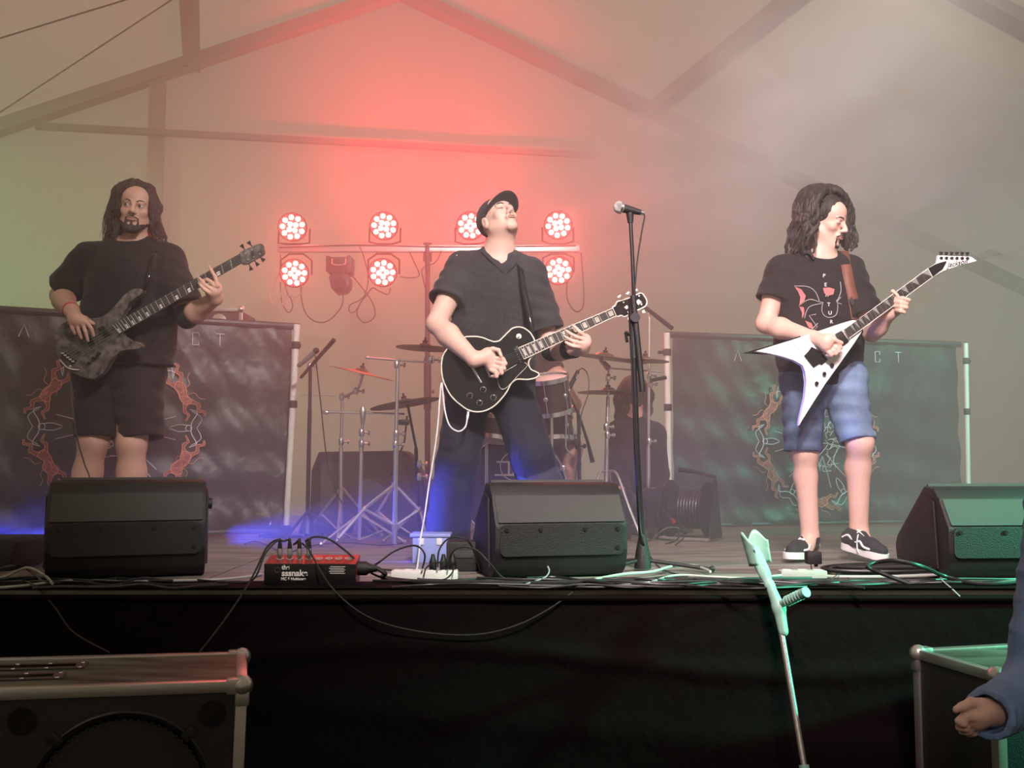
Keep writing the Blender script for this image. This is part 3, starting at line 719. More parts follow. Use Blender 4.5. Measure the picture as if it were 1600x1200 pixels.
t, q, R = subcab(oL, 15.5, 1.22, .45, .88, [(-.32, .575, .235), (-.86, .575, .235)], 'big black subwoofer with scratched top and metal edges at the lower left', tilt=1.4)
for cx, cz in ((-.09, .797), (-.575, .797), (-1.11, .797)):
    m = MB(); m.lathe(q(cx, -.002, cz), R @ Vector((0, 1, 0)), [(0, .036), (0.001, .031)], 24); m.build('port_hole', M_LPB, t, label='round black port')
# recessed handle plates with rows of bright screws on the lid
for r, (yy, xa, xb) in enumerate(((.16, -1.1, -.50), (.30, -1.1, -.46))):
    m = MB(); m.box(q((xa + xb) / 2, yy, .881), (xb - xa, .085, .004), R, .001); pl = m.build('slotted_plate', M_GRILL, t)
    m = MB(); m.box(q((xa + xb) / 2, yy, .884), (xb - xa - .06, .028, .002), R); m.build('slot', M_LPB, pl)
    for k in range(7):
        for s in (-1, 1):
            m = MB(); m.lathe(q(xb - .015 - k * .09, yy + s * .033, .883), (0, 0, 1), [(0, .006), (.003, .005)], 8); m.build('screw', M_CHROME, pl)
    m = MB(); m.lathe(q(xb - .28, yy, .885), (0, 0, 1), [(0, .016), (.012, .014), (.014, .004)], 12); m.build('lid_knob', M_DARK, pl)
oR = PF(1556, 1052, .88)
t, q, R = subcab(oR, 14.5, .95, .38, .88, [(.33, .42, .255)], 'black subwoofer with green lit metal edges at the lower right', side_left=True)

# ================================================================== crutch leaning on the stage
def crutch():
    Yt, Yb = 3.47, 3.02
    top = P(1216, 960, 3.42); bot = P(1256, 1195, 3.27); d = (bot - top).normalized(); tip = top + d * ((0 - top.z) / d.z)
    t = thing('forearm_crutch', 'pale grey forearm crutch with curved cuff leaning against the stage front', 'crutch', tip)
    m = MB(); m.tube([tip + -d * .03, bot + d * .12], .0125, 14); m.build('lower_tube', M_ALU, t)
    m = MB(); m.tube([bot + d * .16, top + d * .02], .0105, 14); m.build('upper_tube', M_ALU, t)
    m = MB(); m.lathe(tip, -d, [(0, .021), (.012, .023), (.03, .016), (.05, .0145)], 14); m.build('rubber_tip', M_CABLE, t)
    m = MB(); m.tube([bot - d * .0, bot + d * .18], .0165, 12); m.build('adjusting_sleeve', M_CRUTCH, t)
    fl = Field((top.x - .2, 3.2, top.z - .12), (top.x + .25, 3.75, top.z + .36), .0035)
    a = P(1224, 987, 3.40); b = P(1217, 950, 3.42); c = P(1203, 915, 3.44); e = P(1183, 872, 3.47)
    fl.cone(a, b, .017, .021, .01); fl.cone(b, c, .021, .016, .015); fl.cone(c, e, .016, .014, .01, flat=((0, 1, 0), .6))
    fl.cone(P(1195, 895, 3.455), P(1178, 862, 3.475), .015, .022, .02, flat=((0, 1, 0), .45))
    fl.mesh('shaft_body', M_CRUTCH, t)
    h0 = P(1218, 945, 3.42); h1 = P(1260, 925, 3.30); m = MB(); m.tube([h0, h0.lerp(h1, .3), h0.lerp(h1, .7), h1], [.013, .0165, .0155, .0175], 16, smooth=4)
    for k in range(6): f = .3 + k * .1; m.torus(h0.lerp(h1, f), h1 - h0, .0155, .003, 16, 6)
    m.build('hand_grip', M_CRUTCH, t)
    # open cuff: curved sheet with two lobes
    def cuff(u, v):
        an = math.radians(-60 + 215 * u); r = .044 + .006 * v; lobe = .085 * (1 - .22 * math.cos(2 * (u - .5) * 2 * PI) * (v > .5))
        ax = (P(1188, 850, 3.47) - P(1200, 905, 3.46)).normalized(); base = P(1179, 893, 3.46)
        rt = Vector((1, 0, 0)); rt = (rt - ax * rt.dot(ax)).normalized(); fw = ax.cross(rt)
        c = base + ax * (.02 + lobe * 1.15 * v) + rt * (.030 * 1)
        return c + (-rt * math.cos(an) + fw * math.sin(an)) * r
    m = MB(); nu, nv = 24, 8
    for side in (0, .0035):
        pass
    V = [cuff(i / nu, j / nv) for i in range(nu + 1) for j in range(nv + 1)]
    m.add(V, [(i * (nv + 1) + j, (i + 1) * (nv + 1) + j, (i + 1) * (nv + 1) + j + 1, i * (nv + 1) + j + 1) for i in range(nu) for j in range(nv)])
    cf = m.build('cuff', M_CRUTCH, t); s = cf.modifiers.new('s', 'SOLIDIFY'); s.thickness = .005
crutch()

# ================================================================== stage box with plugs
def stagebox():
    Y = 3.64; a = P(413, 911, Y); b = P(556, 911, Y); a.z = b.z = SZ + .006; w = (b - a).length; h = .088; o = Vector((a.x, Y, SZ + .006))
    t = thing('multicore_stage_box', 'black and red multicore stage box with four plugs near the stage edge', 'stage box', o)
    L = lambda x, y, z: o + Vector((x, y, z))
    m = MB(); m.prism([L(0, 0, 0), L(0, -.003, .07), L(0, .01, .074), L(0, .085, .096), L(0, .10, .09), L(0, .10, 0)], (w, 0, 0), bev=1.003); m.build('housing', M_RED, t, label='red metal housing')
    m = MB(); m.box(L(w / 2, -.005, .036), (w, .006, .072), bev=.002); fp = m.build('front_panel', M_LPB, t)
    R0 = Matrix.Rotation(PI / 2, 4, 'X')
    def tx(s, x, z, size, al='LEFT', mat=M_SILVERTXT, sp=1.0): text_mesh('lettering', s, size, mat, fp, Matrix.Translation(L(x, -.0085, z)) @ R0, .001, al, 0, sp, None, size * .028)
    tx('the', .064, .059, .022); tx('sssnake', .064, .038, .031); tx('MC 8 Multicore', .062, .018, .014)
    for k in range(5): m = MB(); m.box(L(w - .065 - (k % 2) * .004, -.009, .062 - k * .006), (.055, .001, .0018)); m.build('small_print', M_SILVERTXT, fp)
    m = MB(); m.torus(L(.048, -.009, .05), (0, 1, 0), .009, .0016, 16, 5); m.build('emblem', M_GRILL, fp)
    for k in range(8):
        x = .045 + k * (w - .08) / 7; m = MB(); m.lathe(L(x, .045, .083), Vector((0, -.28, 1)), [(0, .014), (.004, .0135), (.0045, .009), (.002, .0085)], 16); sk = m.build('socket', M_ALU, t)
    g = L(w, .05, .05); m = MB(); m.lathe(g, (1, 0, 0), [(0, .026), (.03, .026), (.045, .016), (.07, .012)], 16); m.build('cable_gland', M_BLACK, t)
    plugs = []
    for k in range(4):
        x = .045 + k * (w - .08) / 7; p0 = L(x, .045, .086); ax = Vector((.0, -.12, 1)).normalized()
        pt = thing('microphone_plug', ['leftmost silver and black plug in the stage box', 'second plug from the left in the stage box', 'third plug from the left in the stage box', 'fourth plug from the left in the stage box'][k], 'plug', p0, 'plugs in the stage box')
        m = MB(); m.lathe(p0, ax, [(0, .0095), (.036, .0095), (.038, .0085)], 14); m.build('metal_shell', M_CHROME, pt)
        m = MB(); m.lathe(p0 + ax * .038, ax, [(0, .0085), (.012, .0075), (.035, .0045), (.037, .003)], 12); m.build('rubber_boot', M_CABLE, pt)
        plugs.append(p0 + ax * .07)
    return t, plugs, g + Vector((.07, 0, 0))
SB, PLUGS, GLAND = stagebox()

# ================================================================== small boxes on the deck
o = PF(672, 880); Yb = o.y; t = thing('plastic_crate', 'blue lit translucent box at the feet of the singer', 'box', o)
w = .175; h = .125; m = MB(); m.prism([o + Vector((x, y, 0)) for x, y in ((-w / 2 + .01, 0), (w / 2 - .01, 0), (w / 2 - .01, .14), (-w / 2 + .01, .14))], (0, 0, h - .01), bev=.004); m.build('body', M_CRATE, t)
m = MB(); m.box(o + Vector((0, .07, h - .004)), (w + .004, .155, .014), bev=.005); m.build('lid', M_CRATE, t)
for x in (-.04, .04): m = MB(); m.box(o + Vector((x, -.002, h - .03)), (.024, .008, .03), bev=.002); m.build('latch', M_WHITEP, t)
o = PF(722, 893); t = thing('power_supply_box', 'small black box between the blue box and the middle wedge', 'box', o)
m = MB(); m.box(o + Vector((0, .06, .06)), (.13, .12, .12), bev=.006); m.build('body', M_BLACK, t); m = MB(); m.box(o + Vector((0, -.002, .07)), (.09, .006, .03), bev=.002); m.build('label_plate', M_GRILL, t)
def strip(px0, px1, py, mat, label, n=6, hh=.035):
    a = PF(px0, py); b = PF(px1, py); w = (b - a).length; c = (a + b) / 2; t = thing('power_strip', label, 'power strip', c)
    m = MB(); m.box(c + Vector((0, 0, hh / 2)), (w, .055, hh), bev=.006); m.build('body', mat, t)
    for k in range(n):
        x = -w / 2 + w * (k + .5) / n; m = MB(); m.lathe(c + Vector((x, 0, hh)), (0, 0, 1), [(0, .018), (.002, .018), (.0015, .014), (-.001, .0135)], 16); m.build('outlet', M_WHITEP, t)
    return t, c, w, hh
t, c, w, hh = strip(612, 716, 905, M_WHITEP, 'white power strip with black plugs left of the middle wedge')
for k, x in enumerate((.06, .10, .135)):
    p0 = c + Vector((x - .03, 0, hh)); pt = thing('mains_plug', ['left black mains plug in the white power strip', 'middle black mains plug in the white power strip', 'right black mains plug in the white power strip'][k], 'plug', p0, 'mains plugs')
    m = MB(); m.lathe(p0, (0, 0, 1), [(0, .014), (.03, .015), (.04, .011), (.06, .006)], 12); m.build('plug_body', M_CABLE, pt)
t, c, w, hh = strip(1218, 1290, 903, pm('worn_grey_plastic', (.42, .40, .38), .6, var=.1), 'worn pale power strip in front of the shoes at the right', 3, .03)
o = PF(1271, 897); t = thing('mains_adapter', 'black mains adapter plugged into the worn power strip', 'adapter', o)
o.z += .03; m = MB(); m.box(o + Vector((0, .0, .035)), (.058, .05, .05), bev=.006); m.build('body', M_BLACK, t); m = MB(); m.tube([o + Vector((.01, 0, .012)), o + Vector((.012, 0, 0))], .008); m.build('pin_base', M_BLACK, t)
m = MB(); m.tube([o + Vector((-.015, -.02, .012)), o + Vector((-.03, -.05, -.02)), o + Vector((-.09, -.0, -.026)), o + Vector((-.1, .05, -.026))], .0025, 6, smooth=5); m.build('thin_lead', M_CABLE, t)

# ================================================================== cable reel
def reel():
    o = PF(1078, 843); t = thing('cable_reel', 'black cable reel on a metal frame left of the right banner', 'cable reel', o)
    R = ZR(-32); q = lambda x, y, z: o + R @ Vector((x, y, z)); ax = R @ Vector((1, 0, 0)); C0 = .175
    for x, r in ((-.115, .165), (.115, .155)):
        m = MB(); m.lathe(q(x, 0, C0), ax, [(-.006, r - .01), (-.004, r), (.004, r), (.006, r - .01)], 40); m.build('flange', M_BLACK, t)
    m = MB(); m.lathe(q(-.11, 0, C0), ax, [(0, .07), (.22, .07)], 28); m.build('hub', M_DARK, t)
    for k in range(7):
        m = MB(); m.torus(q(-.03 + k * .018, 0, C0), ax, .105 + .008 * ((k * 3) % 3), .0088, 40, 8); m.build('cable_turn', M_CABLE, t)
    m = MB(); m.lathe(q(-.115, 0, C0), -ax, [(0, .055), (.02, .055), (.03, .045)], 24); m.build('socket_block', M_DARK, t)
    for k in range(4):
        an = k * PI / 2; m = MB(); m.box(q(-.15, .03 * math.cos(an), C0 + .03 * math.sin(an)), (.02, .022, .022), R, .004); m.build('socket_cap', M_BLACK, t)
    m = MB(); m.tube([q(-.13, .12, .012), q(-.13, -.12, .012), q(.15, -.12, .012), q(.15, .12, .012), q(-.13, .12, .012)], .01, 8)
    m.build('base_frame', M_ALU, t)
    m = MB(); m.prism([q(.15, -.10, .01), q(.15, .10, .01), q(.15, .03, .33), q(.15, -.03, .33)], ax * .008); m.build('side_plate', M_DARK, t)
    m = MB(); m.tube([q(.155, 0, .30), q(.155, 0, .36), q(.05, 0, .385), q(-.06, .0, .40)], [.012, .012, .012, .016], 10); m.build('handle', M_DARK, t)
reel()

# ================================================================== stands and cymbals
def seg(mb, a, b, r, n=10): mb.tube([Vector(a), Vector(b)], r, n)
def knob(c, r=.014, nm='clamp', mat=M_CHROME, par=None, ax=(0, 0, 1), h=.04):
    m = MB(); m.lathe(Vector(c) - Vector(ax) * h / 2, ax, [(0, r * .8), (h * .15, r), (h * .85, r), (h, r * .8)], 12)
    m.lathe(Vector(c), (1, .3, 0), [(0, r * .4), (r * 2.2, r * .35), (r * 2.3, r * .9), (r * 3, r * .8)], 8); return m.build(nm, mat, par)
def tripod(t, base, h, spread, r=.008, mat=M_CHROME, rot=20, double=True, legs=3):
    """folding legs: three braced legs from a collar at height h"""
    for k in range(legs):
        a = math.radians(rot + 360 / legs * k); d = Vector((math.cos(a), math.sin(a), 0)); m = MB()
        seg(m, base + Vector((0, 0, h)), base + d * spread + Vector((0, 0, .012)), r)
        if double:
            seg(m, base + Vector((0, 0, h * .12)), base + d * spread * .55 + Vector((0, 0, h * .48)), r * .7)
        m.ball(base + d * spread + Vector((0, 0, .014)), r * 1.7, 8); m.build('leg', mat, t)
def straight_stand(name, label, pts, rads, Y, mat, legs=None, group='cymbal stands', collars=(), cat='stand', clampm=M_CHROME):
    """pts: pole from the deck upwards in photograph pixels"""
    b = P(pts[0][0], pts[0][1], Y); b.z = SZ; t = thing(name, label, cat, b, group)
    W3 = [b] + [P(x, y, Y) for x, y in pts[1:]]
    for i in range(len(W3) - 1):
        m = MB(); seg(m, W3[i] + (Vector((0, 0, .02)) if i == 0 else Vector()), W3[i + 1], rads[i], 12); m.build('tube', mat, t)
    if legs: tripod(t, b, *legs)
    for (x, y) in collars: knob(P(x, y, Y), .015, 'clamp', clampm, t)
    return t, W3
def cymbal(px, py, Y, r, tilt, label, tdir=(1, 0, 0), mat=None):
    c = P(px, py, Y); n = (Vector((0, 0, 1)) + Vector(tdir) * tilt).normalized()
    t = thing('cymbal', label, 'cymbal', c, 'cymbals of the drum kit')
    m = MB(); m.lathe(c, n, [(-.012, r), (-.0105, r), (-.004, r * .55), (.0, r * .24), (.012, r * .19), (.018, r * .08), (.019, .006), (.016, .006), (.009, r * .17), (-.003, r * .22), (-.007, r * .55), (-.0135, r * .99)], 48, cap=False)
    m.build('plate', mat or M_CYMB, t)
    m = MB(); m.lathe(c + n * .018, n, [(0, .014), (.012, .015), (.012, .006), (.03, .006), (.032, .001)], 12); m.build('felt_and_nut', M_DARK, t)
    m = MB(); m.lathe(c - n * .03, n, [(0, .008), (.03, .008)], 10); m.build('sleeve', M_CHROME, t)
    return t
Yc = 5.55
# left group ------------------------------------------------------
t, W3 = straight_stand('microphone_boom_stand', 'black boom microphone stand beside the left white pole', [(480, 825), (484, 640), (485, 572)], [.012, .010], 5.75, M_DARK, (.16, .24, .008, M_DARK, 10, False), 'boom stands', [(484, 572)], clampm=M_ALU)
m = MB(); m.tube([P(470, 590, 5.75), P(522, 531, 5.55)], [.009, .013], 10); m.build('boom', M_DARK, t)
m = MB(); m.lathe(P(480, 822, 5.75), (0, 0, 1), [(-.04, .05), (.01, .035), (.06, .014)], 14); m.build('base_hub', M_DARK, t)
mt = thing('instrument_microphone', 'slim chrome microphone on the boom beside the left white pole', 'microphone', P(474, 566, 5.72))
m = MB(); m.tube([P(466, 572, 5.72), P(492, 550, 5.66)], [.012, .016], 12); m.build('body', M_ALU, mt); m = MB(); m.ball(P(494, 548, 5.655), .019, 12); m.build('grille', M_DARK, mt)
m = MB(); m.tube([P(493, 556, 5.7), P(500, 620, 5.7), P(515, 740, 5.68), P(545, 800, 5.6), P(590, 838, 5.4)], .004, 6, smooth=8)
tag(m.build('microphone_cable', M_CABLE), 'thin dark cable hanging from the boom microphone at the left pole', 'cable', 'stage cables')

t, W3 = straight_stand('cymbal_stand', 'cymbal stand with a bent arm, leftmost of the chrome stands', [(533, 838), (533, 700), (535, 628), (535, 618)], [.013, .009, .008], 5.75, M_CHROME, (.30, .26, .008, M_ALU, 35), collars=[(533, 690), (534, 620)])
m = MB(); m.tube([P(534, 620, 5.75), P(548, 615, 5.72), P(560, 606, 5.68), P(567, 586, 5.65)], .008, 8, smooth=5); m.build('angled_arm', M_CHROME, t); knob(P(556, 611, 5.7), .016, 'tilter', M_CHROME, t)
m = MB(); seg(m, P(470, 617, 5.75), P(526, 618, 5.75), .003); m.build('thin_rod', M_ALU, t)
cymbal(565, 580, 5.65, .195, -.24, 'leftmost cymbal, tilted, on the bent arm', (-1, .25, 0))
t, W3 = straight_stand('cymbal_stand', 'chrome stand with a low horizontal boom, second of the chrome stands', [(562, 820), (565, 690), (567, 645)], [.012, .008], 5.45, M_CHROME, (.16, .26, .008, M_CHROME, -12), collars=[(565, 676), (565, 693)])
m = MB(); m.tube([P(508, 644, 5.45), P(567, 645, 5.45), P(632, 647, 5.45)], .0055, 8); m.ball(P(509, 644, 5.45), .014, 10, (1.6, 1, 1)); m.lathe(P(567, 656, 5.45), (0, 0, 1), [(-.03, .007), (0, .013), (.05, .019), (.07, .012)], 14); m.build('boom', M_CHROME, t)
t, W3 = straight_stand('cymbal_stand', 'tallest chrome stand with wide diamond legs left of the singer', [(617, 830), (619, 680), (622, 560)], [.014, .010], 5.2, M_CHROME, None, collars=[(619, 678), (618, 695), (620, 570)])
b = W3[0]
for (x1, y1, x2, y2, dy) in ((569, 795, 528, 842, -.25), (655, 797, 0, 0, .05), (590, 800, 0, 0, .15)):
    m = MB(); c0 = P(617, 757, 5.2); c1 = P(x1, y1, 5.2 + dy * .5); c2 = P(617, 822, 5.2)
    seg(m, c0, c1, .009)
    if x2: seg(m, c1, P(x2, y2, 5.2 + dy), .009)
    seg(m, c1, c2, .008); m.ball(c1, .013, 8); m.build('leg', M_CHROME, t)
m = MB(); m.lathe(P(617, 757, 5.2), (0, 0, 1), [(-.012, .02), (.012, .02)], 12); m.build('leg_collar', M_CHROME, t); m = MB(); m.lathe(P(617, 822, 5.2), (0, 0, 1), [(-.02, .018), (.01, .02)], 12); m.build('foot_collar', M_CHROME, t)
m = MB(); m.tube([P(573, 559, 5.2), P(622, 563, 5.2), P(668, 566, 5.15)], .0055, 8); m.ball(P(574, 559, 5.2), .009, 8, (1.5, 1, 1)); m.build('boom', M_CHROME, t); knob(P(674, 562, 5.15), .016, 'tilter', M_CHROME, t)
cymbal(664, 541, 5.25, .155, .05, 'upper cymbal left of the singer at elbow height')
t, W3 = straight_stand('lighting_stand', 'thick dark pole stand behind the elbow of the singer', [(668, 842), (668, 640), (668, 560), (668, 400)], [.020, .026, .018], 6.75, M_DARK, (.35, .3, .012, M_DARK, 80), None, collars=[(668, 612)], clampm=M_DARK)
cymbal(632, 628, 5.4, .19, .17, 'lower tilted cymbal left of the singer at hip height', (-1, .2, 0))
t, W3 = straight_stand('hi_hat_stand', 'dark stand under the lower tilted cymbal left of the singer', [(655, 838), (650, 700), (637, 632)], [.010, .007], 5.4, M_DARK, (.2, .2, .008, M_CHROME, 50), None, [(655, 725), (655, 745)], clampm=M_CHROME)
m = MB(); m.tube([P(636, 650, 5.38), P(632, 690, 5.38), P(611, 745, 5.35)], .005, 8); m.box(P(631, 660, 5.36), (.06, .05, .03), bev=.01); m.build('mic_clip_arm', M_DARK, t)
# right group -----------------------------------------------------
t, W3 = straight_stand('cymbal_stand', 'cymbal stand behind the microphone stand with a hooked leg', [(946, 845), (948, 700), (950, 620), (951, 572)], [.013, .011, .006], 5.6, M_ALU, None, collars=[(949, 680), (947, 667), (950, 590)])
for dx, dy in ((-26, -.15), (34, -.2), (10, .2)):
    m = MB(); m.tube([P(948, 738, 5.6), P(948 + dx * .45, 740, 5.6 + dy * .3), P(948 + dx, 790, 5.6 + dy * .7), P(948 + dx * 1.6, 842, 5.6 + dy)], .008, 8, smooth=4); m.build('leg', M_ALU, t)
m = MB(); m.tube([P(945, 575, 5.6), P(985, 578, 5.55), P(1034, 581, 5.5)], .0045, 8); m.build('boom', M_CHROME, t)
m = MB(); m.tube([P(937, 560, 5.6), P(951, 576, 5.6)], [.012, .02], 10); m.build('wing_nut', M_CHROME, t)
cymbal(945, 556, 5.5, .235, -.14, 'large upper cymbal right of the fretting hand of the singer', (-1, .5, 0))
cymbal(1008, 561, 5.7, .14, -.05, 'cymbal between the microphone stand and the centre white pole', (-1, .3, 0))
cymbal(950, 610, 5.6, .175, .0, 'flat lower cymbal behind the microphone stand', (-1, .2, 0))
t, W3 = straight_stand('microphone_boom_stand', 'black boom stand with looped cable right of the drum kit', [(905, 850), (905, 700), (903, 640)], [.010, .009], 5.5, M_DARK, (.2, .22, .008, M_DARK, 75, False), 'boom stands', [(903, 697)], clampm=M_DARK)
m = MB(); m.tube([P(884, 604, 5.4), P(905, 650, 5.48), P(918, 690, 5.5), P(926, 722, 5.52)], [.006, .008, .009, .013], 10); m.build('boom', M_DARK, t)
m = MB(); m.ball(P(901, 692, 5.47), .024, 14); m.build('counterweight', M_DARK, t)
mt = thing('instrument_microphone', 'slim microphone pointing down at the rack tom', 'microphone', P(890, 600, 5.42))
m = MB(); m.tube([P(880, 624, 5.38), P(893, 600, 5.42), P(903, 580, 5.45)], [.009, .013, .011], 10); m.build('body', M_DARK, mt); m = MB(); m.tube([P(898, 592, 5.435), P(901, 585, 5.445)], .0135, 10); m.build('ring', M_CHROME, mt)
m = MB(); m.tube([P(903, 580, 5.45), P(911, 576, 5.46), P(919, 588, 5.46), P(919, 615, 5.45), P(908, 650, 5.45), P(905, 700, 5.45), P(898, 760, 5.45), P(893, 845, 5.4)], .0035, 6, smooth=8)
tag(m.build('microphone_cable', M_CABLE), 'thin dark cable looping over the boom right of the drum kit', 'cable', 'stage cables')
t, W3 = straight_stand('microphone_boom_stand', 'tall thin chrome stand just left of the centre white pole', [(1013, 842), (1013, 700), (1014, 590), (1015, 488)], [.013, .010, .008], 5.9, M_CHROME, (.28, .24, .008, M_DARK, 15), 'boom stands', [(1014, 586), (1016, 600), (1014, 690)], clampm=M_CHROME)
m = MB(); m.tube([P(1005, 478, 5.9), P(1050, 513, 5.75)], [.012, .014], 10); m.build('boom', M_DARK, t)
m = MB(); m.lathe(P(1013, 830, 5.9), (0, 0, 1), [(-.06, .05), (.0, .03), (.06, .014)], 14); m.build('base_hub', M_DARK, t)
m = MB(); m.tube([P(1018, 594, 5.85), P(1040, 590, 5.9)], .012, 10); m.build('side_clamp', M_DARK, t)

# ================================================================== drum kit
def drum(c, axis, r, depth, label, name='tom_drum', lugs=6, head=M_HEAD, top=True):
    c = Vector(c); ax = Vector(axis).normalized(); t = thing(name, label, 'drum', c)
    m = MB(); m.lathe(c, ax, [(0, r), (depth, r)], 40); m.build('shell', M_DRUM, t)
    for h in (-.004, depth + .004):
        m = MB(); m.lathe(c + ax * (h - .012), ax, [(0, r + .004), (0, r + .012), (.024, r + .012), (.024, r + .004)], 40, cap=False); m.build('hoop', M_CHROME if name != 'bass_drum' else M_ALU, t)
    m = MB(); m.lathe(c + ax * (depth + .001), ax, [(0, r + .003), (.003, r * .98)], 40); m.build('batter_head', head, t)
    m = MB(); m.lathe(c - ax * .004, ax, [(0, r * .98), (.003, r + .003)], 40); m.build('resonant_head', head, t)
    u = ax.orthogonal().normalized(); w = ax.cross(u)
    for k in range(lugs):
        a = 2 * PI * (k + .5) / lugs; d = u * math.cos(a) + w * math.sin(a); m = MB()
        for f in ((.3, .7) if depth > .2 else (.5,)):
            m.lathe(c + ax * depth * f + d * (r - .002), d, [(0, .014), (.012, .013), (.018, .007)], 10)
        seg(m, c + d * (r + .010) + ax * -.01, c + d * (r + .010) + ax * (depth + .01), .0028, 6); m.build('lug', M_CHROME, t)
    return t
# bass drum, its front head turned towards the audience
bc = P(803, 768, 5.4); bc.z = SZ + .30; bt = drum(bc, Vector((-.10, 1, 0)), .278, .40, 'black bass drum with a cream logo on the front head behind the singer', 'bass_drum', 8, M_BHEAD)
fx = Vector((1, .10, 0)).normalized(); fn_ = Vector((.10, -1, 0)).normalized()
bd = lambda x, z, o=.006: bc + fx * x + Vector((0, 0, z)) + fn_ * o
def bpx(px, py): return bd((px - 803) / 285, (768 - py) / 285)
def bstroke(pts, w, nm='logo_stroke'):
    for i in range(len(pts) - 1):
        a = bpx(*pts[i]); b = bpx(*pts[i + 1]); d = (b - a).normalized(); s = d.cross(fn_) * w / 2; m = MB(); m.prism([a - s, a + s, b + s, b - s], fn_ * .001); m.build(nm, M_CREAM, bt, smooth=False)
bstroke([(776, 727), (812, 727)], .010); bstroke([(773, 747), (818, 747)], .010); bstroke([(795, 728), (795, 746)], .010); bstroke([(802, 729), (802, 746)], .008); bstroke([(802, 729), (811, 746)], .010)
bstroke([(814, 708), (814, 750)], .022)
m = MB(); m.tube([bd((803 - 803) / 285 + .075 * math.cos(a), .12 + .075 * math.sin(a), .008) for a in [math.radians(80 + k * 12) for k in range(18)]], .003, 5); m.build('logo_ring', M_CREAM, bt)
for k in range(8):     # claw hooks on the front hoop
    a = 2 * PI * (k + .5) / 8; d = fx * math.cos(a) + Vector((0, 0, math.sin(a))); m = MB(); m.box(bc + d * .288 - fn_ * .01, (.03, .05, .03), bev=.006); m.build('claw_hook', M_CHROME, bt)
m = MB(); m.torus(bc + fn_ * .018, fn_, .286, .006, 56, 8); m.build('hoop_edge', M_CHROME, bt)
for s in (-1, 1):
    m = MB(); m.tube([bc + Vector((s * .25, .06, -.10)), bc + Vector((s * .33, -.06, -.29))], [.010, .006], 8); m.ball(bc + Vector((s * .25, .06, -.10)), .022, 10); m.build('spur', M_CHROME, bt)
drum(P(760, 690, 5.35), Vector((.05, .25, 1)), .135, .10, 'snare drum seen between the legs of the singer', 'snare_drum', 6)
tt = drum(P(862, 640, 5.35), Vector((-.15, -.30, 1)), .105, .17, 'small dark rack tom right of the singer', lugs=6)
tt = drum(P(858, 690, 5.6), Vector((-.1, .18, 1)), .14, .13, 'second dark tom below the rack tom', lugs=6)
ft = drum(P(872, 745, 5.95), Vector((0, 0, 1)), .13, .26, 'dark floor tom partly behind the drummer', 'floor_tom', 6)
m = MB(); m.tube([P(884, 615, 5.4), P(884, 700, 5.5), P(893, 712, 5.5)], .006, 8); m.build('tom_bracket', M_CHROME, ft)
for x, y in ((.1, .08), (-.1, .08), (0, -.13)): m = MB(); a = P(872, 745, 5.95); seg(m, a + Vector((x * 1.2, y * 1.2, .15)), Vector((a.x + x * 1.3, a.y + y * 1.3, SZ + .005)), .006); m.build('leg', M_CHROME, ft)
# tom and snare holders
for px, py, Y, py2 in ((862, 650, 5.45, 700), (858, 690, 5.62, 760), (760, 692, 5.38, 760)):
    t = thing('drum_holder', 'chrome post holding ' + {862: 'the small rack tom', 858: 'the second tom', 760: 'the snare drum'}[px], 'stand', P(px, py2, Y))
    a = P(px, py, Y); m = MB(); seg(m, a, Vector((a.x, a.y, SZ + .1)), .010); m.build('post', M_CHROME, t)
    tripod(t, Vector((a.x, a.y, SZ)), .16, .16, .006)

# ================================================================== lighting rig
YR = 6.8
ra = P(434, 391, YR); rb = P(905, 387, YR)
rig = thing('lighting_bar', 'pale horizontal lighting bar carrying the red lamps', 'lighting bar', P(668, 390, YR))
m = MB(); m.box((ra + rb) / 2, ((rb - ra).length, .05, .048), bev=.004); m.build('bar', M_ALU, rig)
m = MB(); m.tube([P(668, 408, YR), P(668, 380, YR)], .03, 12); m.build('mount_sleeve', M_DARK, rig)
m = MB(); m.tube([P(436, 387, YR - .03), P(560, 383, YR - .03), P(700, 386, YR - .03), P(900, 384, YR - .03)], .004, 6, smooth=4); m.build('supply_lead', M_CABLE, rig)
lights = [(457, 355, 'top'), (600, 353, 'top'), (735, 353, 'top'), (872, 352, 'top'), (460, 427, 'bottom'), (598, 426, 'bottom'), (738, 425, 'bottom'), (873, 423, 'bottom')]
names = ['first from the left', 'second from the left', 'third from the left', 'rightmost']
